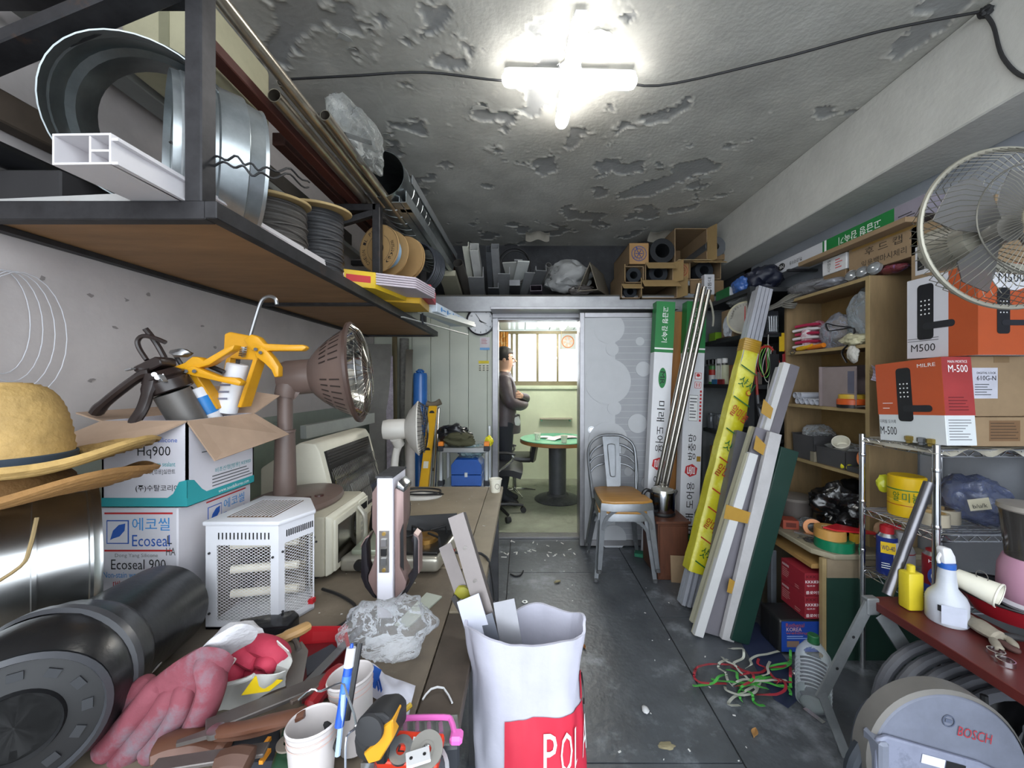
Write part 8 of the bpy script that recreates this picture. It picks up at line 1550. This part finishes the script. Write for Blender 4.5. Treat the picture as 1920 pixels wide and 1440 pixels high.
# ---------------------------------------------------------------- leaning stock in front of the shelves
o = thing('profile_bundle', 'aluminium profile bundle wrapped in yellow printed film', 'profile bundle', WZ(1292,1138,0)); a, b = WZ(1292,1138,0), W(1430,542,2.50); a.z = .01
x, y, z = frame(b-a, (0,1,0)); d = b-a
AP = mat('c3c6d0', .25, .45, var=.1)
for i in range(4):
    for j in range(2): obj('profile', G().shell(a+x*(-.05+.0333*i)+y*(-.02+.04*j), b+x*(-.036+.024*i)+y*(-.018+.036*j)-d*(.01*((i*3+j) % 3)), .0105, .0165, t=.0025, sq=True, up=(0,1,0)), AP, o)
YF_ = mat('c3bb22', .3, var=.15, scale=6, tint='d2cf5a', tscale=6, tmin=.5, bump=.25, bscale=14)
def sleeve(t0, t1, k0, k1):
    rs = []
    for i in range(19):
        t = t0+(t1-t0)*i/18; p = a+d*t; k = k0+(k1-k0)*i/18+.03*math.sin(i*2.1); rs.append([p+x*q*.064*k+y*r*.045*k for q, r in ((-1,-.8),(-.8,-1),(0,-1.05),(.8,-1),(1,-.8),(1,.8),(.8,1),(-.8,1),(-1,.8))])
    return G().rings(rs, False, False)
obj('yellow_film', sleeve(.10,.80,1.14,.82), YF_, o, ang=50); obj('tan_tape', sleeve(.785,.825,.86,.86), mat('a8842c', .3), o)
wn_ = -y if y.y > 0 else y; rt_ = x if x.x > 0 else -x; ux = d.normalized()
RT_ = mat('a8321c', .5); GT_ = mat('1f5f2c', .5)
for t, s, m_, w_, h_ in ((.16,'샷시',GT_,.07,.05),(.24,'알미늄',RT_,.10,.05),(.40,'알미늄',RT_,.11,.06),(.48,'샷시',GT_,.09,.05),(.585,'알미늄',RT_,.10,.055),(.68,'샷시',GT_,.09,.05)):
    tx(o, s, a+d*t+wn_*.058+rt_*.003, rt_*.93-ux*.36, ux*.93+rt_*.36, w_*1.15, h_*1.3, m_, .007, lift=.003)
for t in (.13,.20,.29,.345,.44,.53,.63,.73):
    p = a+d*t+wn_*.0565; obj('printed_stripe', G().prism([p-rt_*.055+ux*.012, p+rt_*.055-ux*.028, p+rt_*.055-ux*.036, p-rt_*.055+ux*.004], wn_*.0006), GT_ if int(t*100) % 2 else RT_, o)
disc(o, 'red_ring', a+d*.655+wn_*.057+rt_*.03, rt_, ux, .03, .035, RT_); disc(o, 'ring_field', a+d*.655+wn_*.0574+rt_*.03, rt_, ux, .022, .026, mat('b9b32a', .4), .0012)
def lean2(name, u0, v0, u1, v1, Y1, w, t, m, label, cat='profile', hollow=False, grp='profiles leaning by the counter'):
    p = WZ(u0, v0, 0); q = W(u1, v1, Y1); p.z = .012
    g = G().shell(p, q, w/2, t/2, t=.003, sq=True, up=(0,1,0)) if hollow else G().bar(p, q, w, t, (0,1,0))
    return obj(name, g, m, None, label, cat, grp, bevel=0 if hollow else .0015)
WP = mat('c6c6c6', .35, var=.04); GP = mat('78757c', .4, .2, var=.06); CRM = mat('c3c0a9', .4, var=.05)
lean2('grey_tube', 1325,1165,1388,810,2.36,.075,.06,mat('6b6b71',.4,.2), 'wide dark grey square tube beside the yellow bundle', 'tube', True)
lean2('grey_sleeve', 1372,830,1392,742,2.37,.07,.055,mat('77756c',.3), 'short dull sleeve capping the dark grey tube', 'sleeve') if False else None
lean2('plastic_profile', 1297,1170,1410,800,2.30,.02,.03,CRM, 'thin cream profile just right of the grey tube')
lean2('plastic_profile', 1310,1178,1462,690,2.22,.035,.03,mat('9a9aa2',.35), 'tall grey profile with its top by the shelf tubes')
lean2('plastic_profile', 1322,1180,1473,682,2.20,.045,.04,WP, 'tallest white profile of the leaning group', hollow=True)
lean2('plastic_profile', 1336,1182,1487,686,2.19,.05,.04,GP, 'tallest grey profile of the leaning group', hollow=True)
lean2('wide_profile', 1340,1195,1436,806,2.10,.115,.012,GP, 'wide grey panel strip with two white screws')
lean2('plastic_profile', 1308,1195,1411,850,2.05,.048,.03,WP, 'short white profile at the front of the leaning group')
lean2('plastic_profile', 1300,1192,1402,850,2.06,.014,.03,CRM, 'cream edge strip on the short white profile')
lean2('plastic_profile', 1362,1203,1452,812,2.06,.065,.03,mat('b5b3b4',.4,var=.12), 'scuffed white profile next to the dark green one')
lean2('green_profile', 1384,1206,1478,842,2.05,.095,.035,mat('17332c',.35,var=.12), 'dark green profile at the right of the leaning group')
for v0, u0, u1, du in ((962,1362,1416,8),(1100,1368,1398,6),(832,1418,1436,3),(764,1432,1450,2)):
    p = WZ(1340,1195,0); q = W(1436,806,2.10); t = (v0-1195)/(806-1195); yv = p.y+(q.y-p.y)*t-.045
    obj('tan_tape', G().prism([W(u0,v0-16,yv), W(u1,v0+2,yv), W(u1-5,v0+22,yv), W(u0-5,v0+10,yv)], (0,.002,0)), mat('a8843c', .25), None, {962:'wide tan tape band around the leaning profiles',1100:'lower tan tape patch on the green profile',832:'tan tape strip on the grey panel top',764:'highest tan tape patch on the tall white profile'}[v0], 'tape', 'tan tape on the leaning profiles')
for u, v in ((1436,806),(1434,817)): pass
# ---------------------------------------------------------------- floor things on the right
c = WZ(1525,1322,0); o = thing('water_bottle', 'clear plastic water bottle with green cap on the floor', 'bottle', c); pr = [(.05,0),(.062,.012)]
for k in range(9): pr += [(.0635,.03+k*.0165),(.0605,.038+k*.0165)]
pr += [(.063,.19),(.058,.215),(.035,.25),(.018,.27),(.018,.283)]
BTM = film('dfe6ea', .03, .8, .04, .1)
obj('bottle', G().lathe(pr, c, ZZ, 32), BTM, o); obj('water', G().lathe([(.047,.004),(.058,.014),(.058,.055),(.001,.055)], c, ZZ, 28), film('b9c6c6', .05, .5, .03, 0), o); obj('cap', G().lathe([(.0205,.268),(.0205,.292),(.018,.295)], c, ZZ, 18), mat('1f5a34', .4), o); obj('neck_ring', G().lathe([(.022,.262),(.022,.266)], c, ZZ, 18), mat('1f5a34', .4), o)
obj('blue_mat', G().prism([WZ(1368,1168,.001), WZ(1420,1168,.001), WZ(1476,1240,.001), WZ(1505,1305,.001), WZ(1478,1328,.001), WZ(1452,1312,.001)], (0,0,.003)), mat('232c48', .6, var=.2), None, 'dark blue plastic sheet lying under the water bottle', 'mat')
for k, (m_, nm, n_, s_) in enumerate(((mat('4fae4a',.45),'green',9,3),(mat('a3303c',.45),'red',7,11),(mat('b9bbb0',.45),'white',8,29))):
    o = thing('ribbon_tangle', 'tangle of '+nm+' plastic strapping ribbon on the floor', 'ribbon', WZ(1395,1270,0), 'strapping ribbons on the floor'); rr = random.Random(s_)
    for j in range(n_):
        u, v = rr.uniform(1330,1455), rr.uniform(1232,1292); P = []; an = rr.random()*6.28
        for t in range(7):
            P.append(WZ(u, v, .006+.035*rr.random()*(1 if 0 < t < 6 else .1))); an += rr.uniform(-.9,.9); u += math.cos(an)*rr.uniform(14,26); v += math.sin(an)*rr.uniform(7,13); u = min(max(u,1302),1482); v = min(max(v,1216),1322)
        obj('ribbon', G().strip(smooth(P, 4), .011, .0012), m_, o)
o = thing('steel_scraper', 'flat shiny steel strip on the floor beside the bottle', 'strip', WZ(1520,1350,0)); obj('strip', G().bar(WZ(1508,1328,.005), WZ(1545,1356,.005), .02, .004), CHROME, o)
obj('foil_ball', G().blob(WZ(1490,1262,.012), (.02,.016,.012), 3, .4, 2, 3, .001, True), CHROME, None, 'small crumpled foil on the blue sheet', 'foil')
# ---------------------------------------------------------------- loft above the partition
DZ = 2.101
def loft(name, u, v, Y, ub, w, h, m, label, kind='solid', cat='profile', vb=566, Yb=3.78, grp='profiles stored on the loft'):
    a, b = W(u, v, Y), W(ub, vb, Yb); b.z = DZ+.03; n = {'sq':1,'rd':1}.get(kind)
    if kind == 'sq': g = G().shell(a, b, w/2, h/2, t=.004, sq=True)
    elif kind == 'rd': g = G().shell(a, b, w/2, t=.004, n=20)
    elif kind == 'L': g = G().pro(a, b, LS(w, h, .006))
    else: g = G().bar(a, b, w, h)
    return obj(name, g, m, None, label, cat, grp)
WPV = mat('d3d3c6', .45, var=.06); GRV = mat('8f9092', .45, .15, var=.15); DKV = mat('5d6064', .4, .3, var=.2); TNV = mat('a5a28e', .5, var=.08)
a, b = W(826,464,3.15), W(846,566,3.78); b.z = DZ+.07; o = thing('cell_profile', 'cream hollow profile with three cells at the left of the loft', 'profile', b, 'profiles stored on the loft')
x, y, z = frame(b-a); 
for k in range(3): obj('cell', G().shell(a+y*(-.055+.055*k), b+y*(-.055+.055*k), .032, .0275, t=.005, sq=True), mat('c3c1ac', .5), o)
loft('tan_channel', 838,512,3.20,858,.14,.05,TNV,'wide tan covered channel below the cell profile')
loft('black_pipe', 859,493,3.25,884,.085,.08,mat('4e4b47',.5),'dark round pipe on the loft','rd','pipe')
loft('brown_offcut', 846,478,3.3,866,.05,.03,mat('5b3322',.6),'rust brown offcut behind the cell profile')
loft('white_angle', 873,458,3.15,890,.05,.06,WPV,'pale angle profile standing highest at the left','L')
loft('white_channel', 889,463,3.12,905,.07,.08,mat('c9c9c6',.4),'bright white box profile on the loft','sq')
loft('grey_channel', 892,510,3.22,898,.13,.10,GRV,'grey open channel in front of the white box profile','L')
loft('square_tube', 916,467,3.2,922,.045,.08,DKV,'narrow dark square tube on the loft','sq','tube')
loft('square_tube', 928,462,3.18,935,.065,.065,GRV,'taller pale square tube beside the narrow one','sq','tube')
loft('small_channel', 925,535,3.3,930,.09,.05,DKV,'short dark channel under the square tubes','L')
hc_ = W(964,498,3.42); obj('black_hoop', G().tube([hc_+V((math.cos(t*.1745)*.145,.02*math.sin(t*.1745),math.sin(t*.1745)*.16)) for t in range(36)], .007, 6, True), BLACK, None, 'black hose hoop standing on the loft', 'hose')
obj('black_hoop', G().tube([hc_+V((.01+math.cos(t*.1745)*.135,.04,math.sin(t*.1745)*.15-.005)) for t in range(36)], .006, 6, True), BLACK, None, 'second inner black hose hoop on the loft', 'hose')
loft('grey_profile', 945,507,3.25,945,.10,.07,GRV,'grey folded profile left of the white plates','L')
loft('white_plate', 955,492,3.28,975,.12,.012,mat('a9aaa6',.4),'grey plate profile leaning inside the hose hoop')
loft('white_plate', 982,490,3.22,962,.10,.014,mat('c3c6c3',.35),'white plate profile crossing the hose hoop')
loft('white_plate', 972,487,3.3,968,.07,.012,mat('8d8f90',.4),'thin pointed plate profile behind the white one')
loft('corrugated_strip', 965,530,3.25,968,.09,.05,mat('6d7076',.3,.7),'ribbed metal strip at the loft edge')
loft('grey_channel', 995,505,3.25,978,.10,.07,GRV,'grey channel sloping right on the loft','L')
loft('grey_channel', 1015,502,3.2,988,.09,.06,mat('85878a',.4,.5),'second pale channel sloping right','L')
loft('round_pipe', 1029,497,3.22,1000,.05,.05,mat('8f8f8d',.35,.7),'grey round pipe end beside the grey bag','rd','pipe')
loft('dark_profile', 1005,540,3.27,1010,.10,.05,mat('4f4650',.5),'dark purple profile end low on the loft','sq')
crumple(W(1066,520,3.42), (.21,.13,.13), 101, 'crumpled light grey sheet bundle on the loft', 'tarp_bundle', 'tarp', mat('8f9090', .55, bump=.2), .3, 2.4, 4, DZ)
crumple(W(1090,548,3.30)+V((0,0,.02)), (.10,.06,.04), 102, 'shiny dark wrapped bundle at the loft edge', 'wrapped_bundle', 'bundle', mat('4a4644', .25), .3, 2.4, 4, DZ)
o = thing('carton_tube', 'long three sided cardboard sleeve on the loft', 'carton', W(1120,555,3.5)); a, b = W(1102,522,3.20), W(1128,540,3.85); x, y, z = frame(b-a); T = [(-.085,-.10),(.09,-.10),(-.02,.13)]
for k in range(3):
    p, q = T[k], T[(k+1) % 3]; P0 = lambda e, s: s+x*e[0]+y*e[1]; n_ = V((0,0,0)); mid = (x*(p[0]+q[0])/2+y*(p[1]+q[1])/2).normalized()*-.006
    obj('sleeve_wall', G().rings([[P0(p,s), P0(q,s), P0(q,s)+mid, P0(p,s)+mid] for s in (a, b)]), mat('6e675a', .8), o)
# foam insulation boxes
FO = mat('1c2128', .8, var=.2)
def lbox(u0, v0, u1, v1, Y, label, foam=None, closed=False, flaps=None, L=.55, roll=None, logo=None, m=CARD):
    p, q = W(u0, v1, Y), W(u1, v0, Y); o = thing('foam_carton', label, 'carton', ((p.x+q.x)/2, Y+.2, p.z), 'foam insulation cartons on the loft'); t = .006
    x0, x1, z0, z1 = p.x, q.x, p.z, q.z
    obj('carton_wall', G().box((x0,Y,z0),(x0+t,Y+L,z1)), m, o); obj('carton_wall', G().box((x1-t,Y,z0),(x1,Y+L,z1)), m, o); obj('carton_wall', G().box((x0,Y,z1-t),(x1,Y+L,z1)), m, o); obj('carton_wall', G().box((x0,Y,z0),(x1,Y+L,z0+t)), m, o)
    if closed: obj('carton_end', G().box((x0,Y-.002,z0),(x1,Y+.004,z1)), mat('a07c50', .75), o)
    else: obj('carton_back', G().box((x0,Y+L-.01,z0),(x1,Y+L,z1)), CARDD, o)
    if foam: 
        r = min(x1-x0, z1-z0)*.46; c = V(((x0+x1)/2, Y+.02, (z0+z1)/2)); obj('foam_tube', G().lathe([(r*.5,0),(r,0),(r,L-.06),(r*.5,L-.06),(r*.5,0)], c, YY, 28, False, False), foam, o)
    for f in flaps or ():
        e = {'t':[(x0,z1),(x1,z1),(0,f[1],f[2])],'b':[(x0,z0),(x1,z0),(0,f[1],f[2])],'l':[(x0,z0),(x0,z1),(f[1],f[2],0)],'r':[(x1,z0),(x1,z1),(f[1],f[2],0)]}[f[0]]
        A_, B_ = V((e[0][0],Y,e[0][1])), V((e[1][0],Y,e[1][1])); dv = V((e[2][0] if f[0] in 'lr' else 0, e[2][1] if f[0] in 'tb' else f[2], e[2][2] if f[0] in 'tb' else 0))
        quad('flap', o, [A_, B_, B_+dv, A_+dv], mat('9c8258', .8) if f[0] != 'b' else mat('a39272', .8), .004)
    if logo:
        c = V(((x0+x1)/2, Y-.0025, (z0+z1)/2)); r = min(x1-x0, z1-z0)*.38
        for rr in (1, .62): obj('round_logo', G().tube([c+V((math.cos(t*.2244)*r*rr,0,math.sin(t*.2244)*r*rr)) for t in range(28)], .003, 5, True), logo, o)
        for k, ch_ in enumerate('KING'): a = math.radians(140-k*27); tx(o, ch_, c+V((math.cos(a)*r*.8,0,math.sin(a)*r*.8)), V((math.sin(a),0,-math.cos(a))), V((math.cos(a),0,math.sin(a))), .014, .018, logo, .007)
        for k, ch_ in enumerate('STAR'): a = math.radians(220+k*27); tx(o, ch_, c+V((math.cos(a)*r*.8,0,math.sin(a)*r*.8)), V((-math.sin(a),0,math.cos(a))), V((-math.cos(a),0,-math.sin(a))), .014, .018, logo, .007)
        for k in range(6): a = k*1.047; obj('logo_spoke', G().tube([c, c+V((math.cos(a)*r*.5,0,math.sin(a)*r*.5))], .003, 4), logo, o)
    return o
YL = 3.26
lbox(1180,456,1216,495,YL,'closed carton end with blue round star logo on the loft', closed=True, logo=mat('3a4a86', .6))
lbox(1265,428,1326,492,YL,'large open empty carton, topmost at the right of the loft', flaps=[('r',.03,-.10),('b',-.08,.0)])
lbox(1172,499,1207,530,YL,'open carton with dark foam, left of the middle row', FO, flaps=[('l',-.02,-.06)]); lbox(1210,492,1262,530,YL,'open carton with dark foam, second in the middle row', FO, flaps=[('t',-.08,-.07),('r',.05,-.09)])
lbox(1263,492,1292,522,YL+.02,'closed carton end with red round logo in the middle row', closed=True, logo=mat('9a3a24', .6)); lbox(1293,487,1352,524,YL,'open carton with dark foam, right of the middle row', FO, flaps=[('t',-.1,-.05)])
lbox(1165,532,1201,559,YL,'open carton with yellow flap, left of the bottom row', FO, flaps=[('t',-.08,-.055)]); lbox(1203,525,1270,559,YL,'open carton with pale flaps, middle of the bottom row', flaps=[('t',-.08,-.07),('r',.04,-.11),('l',-.03,-.08)]); lbox(1272,524,1312,559,YL,'carton with clear rolled sheet, right of the bottom row', mat('8d9297', .3, .2))
o = thing('foam_roll', 'thick black foam pipe roll between the cartons on the loft', 'roll', W(1243,492,YL)); c = W(1242,470,YL); obj('roll', G().lathe([(.06,0),(.105,0),(.105,.5),(.06,.5),(.06,0)], c, YY, 34, False, False), mat('15181d', .7), o)
o = thing('film_roll', 'grey rolled film standing out at the far right of the loft', 'roll', W(1345,490,YL)); c = W(1342,462,YL); obj('roll', G().lathe([(.03,0),(.085,0),(.085,.5),(.03,.5),(.03,0)], c, YY, 30, False, False), mat('5d6064', .35), o); obj('card_wrap', G().bar(W(1362,452,YL)+V((0,0,.0)), W(1362,452,YL)+V((0,.5,0)), .012, .2), CARD, o)
obj('carton_support', G().box((W(1293,0,YL).x+.01,YL+.01,DZ),(W(1358,0,YL).x,YL+.55,W(0,525,YL).z)), CARDD, None, 'brown carton block under the right loft cartons', 'carton')
obj('carton_support', G().box((W(1330,0,YL).x,YL+.01,W(0,486,YL).z),(W(1362,0,YL).x,YL+.5,W(0,476,YL).z)), CARDD, None, 'flat brown card under the grey film roll', 'carton')
# torn ceiling paper above the loft
for u, v, s, lb in ((1245,436,.14,'torn pale paper strip peeling off the ceiling above the cartons'),(1008,452,.11,'small torn paper flap hanging from the ceiling above the loft')):
    c = W(u, v, 3.55); c.z = ZC-.03; obj('torn_paper', G().grid(lambda a, b: c+V(((a-.5)*s*2,(b-.5)*s*.7,-.05*b*b-.012*math.sin(a*9))), 10, 6), mat('9a958a', .8), None, lb, 'paper', solid=.002)
finish_text()
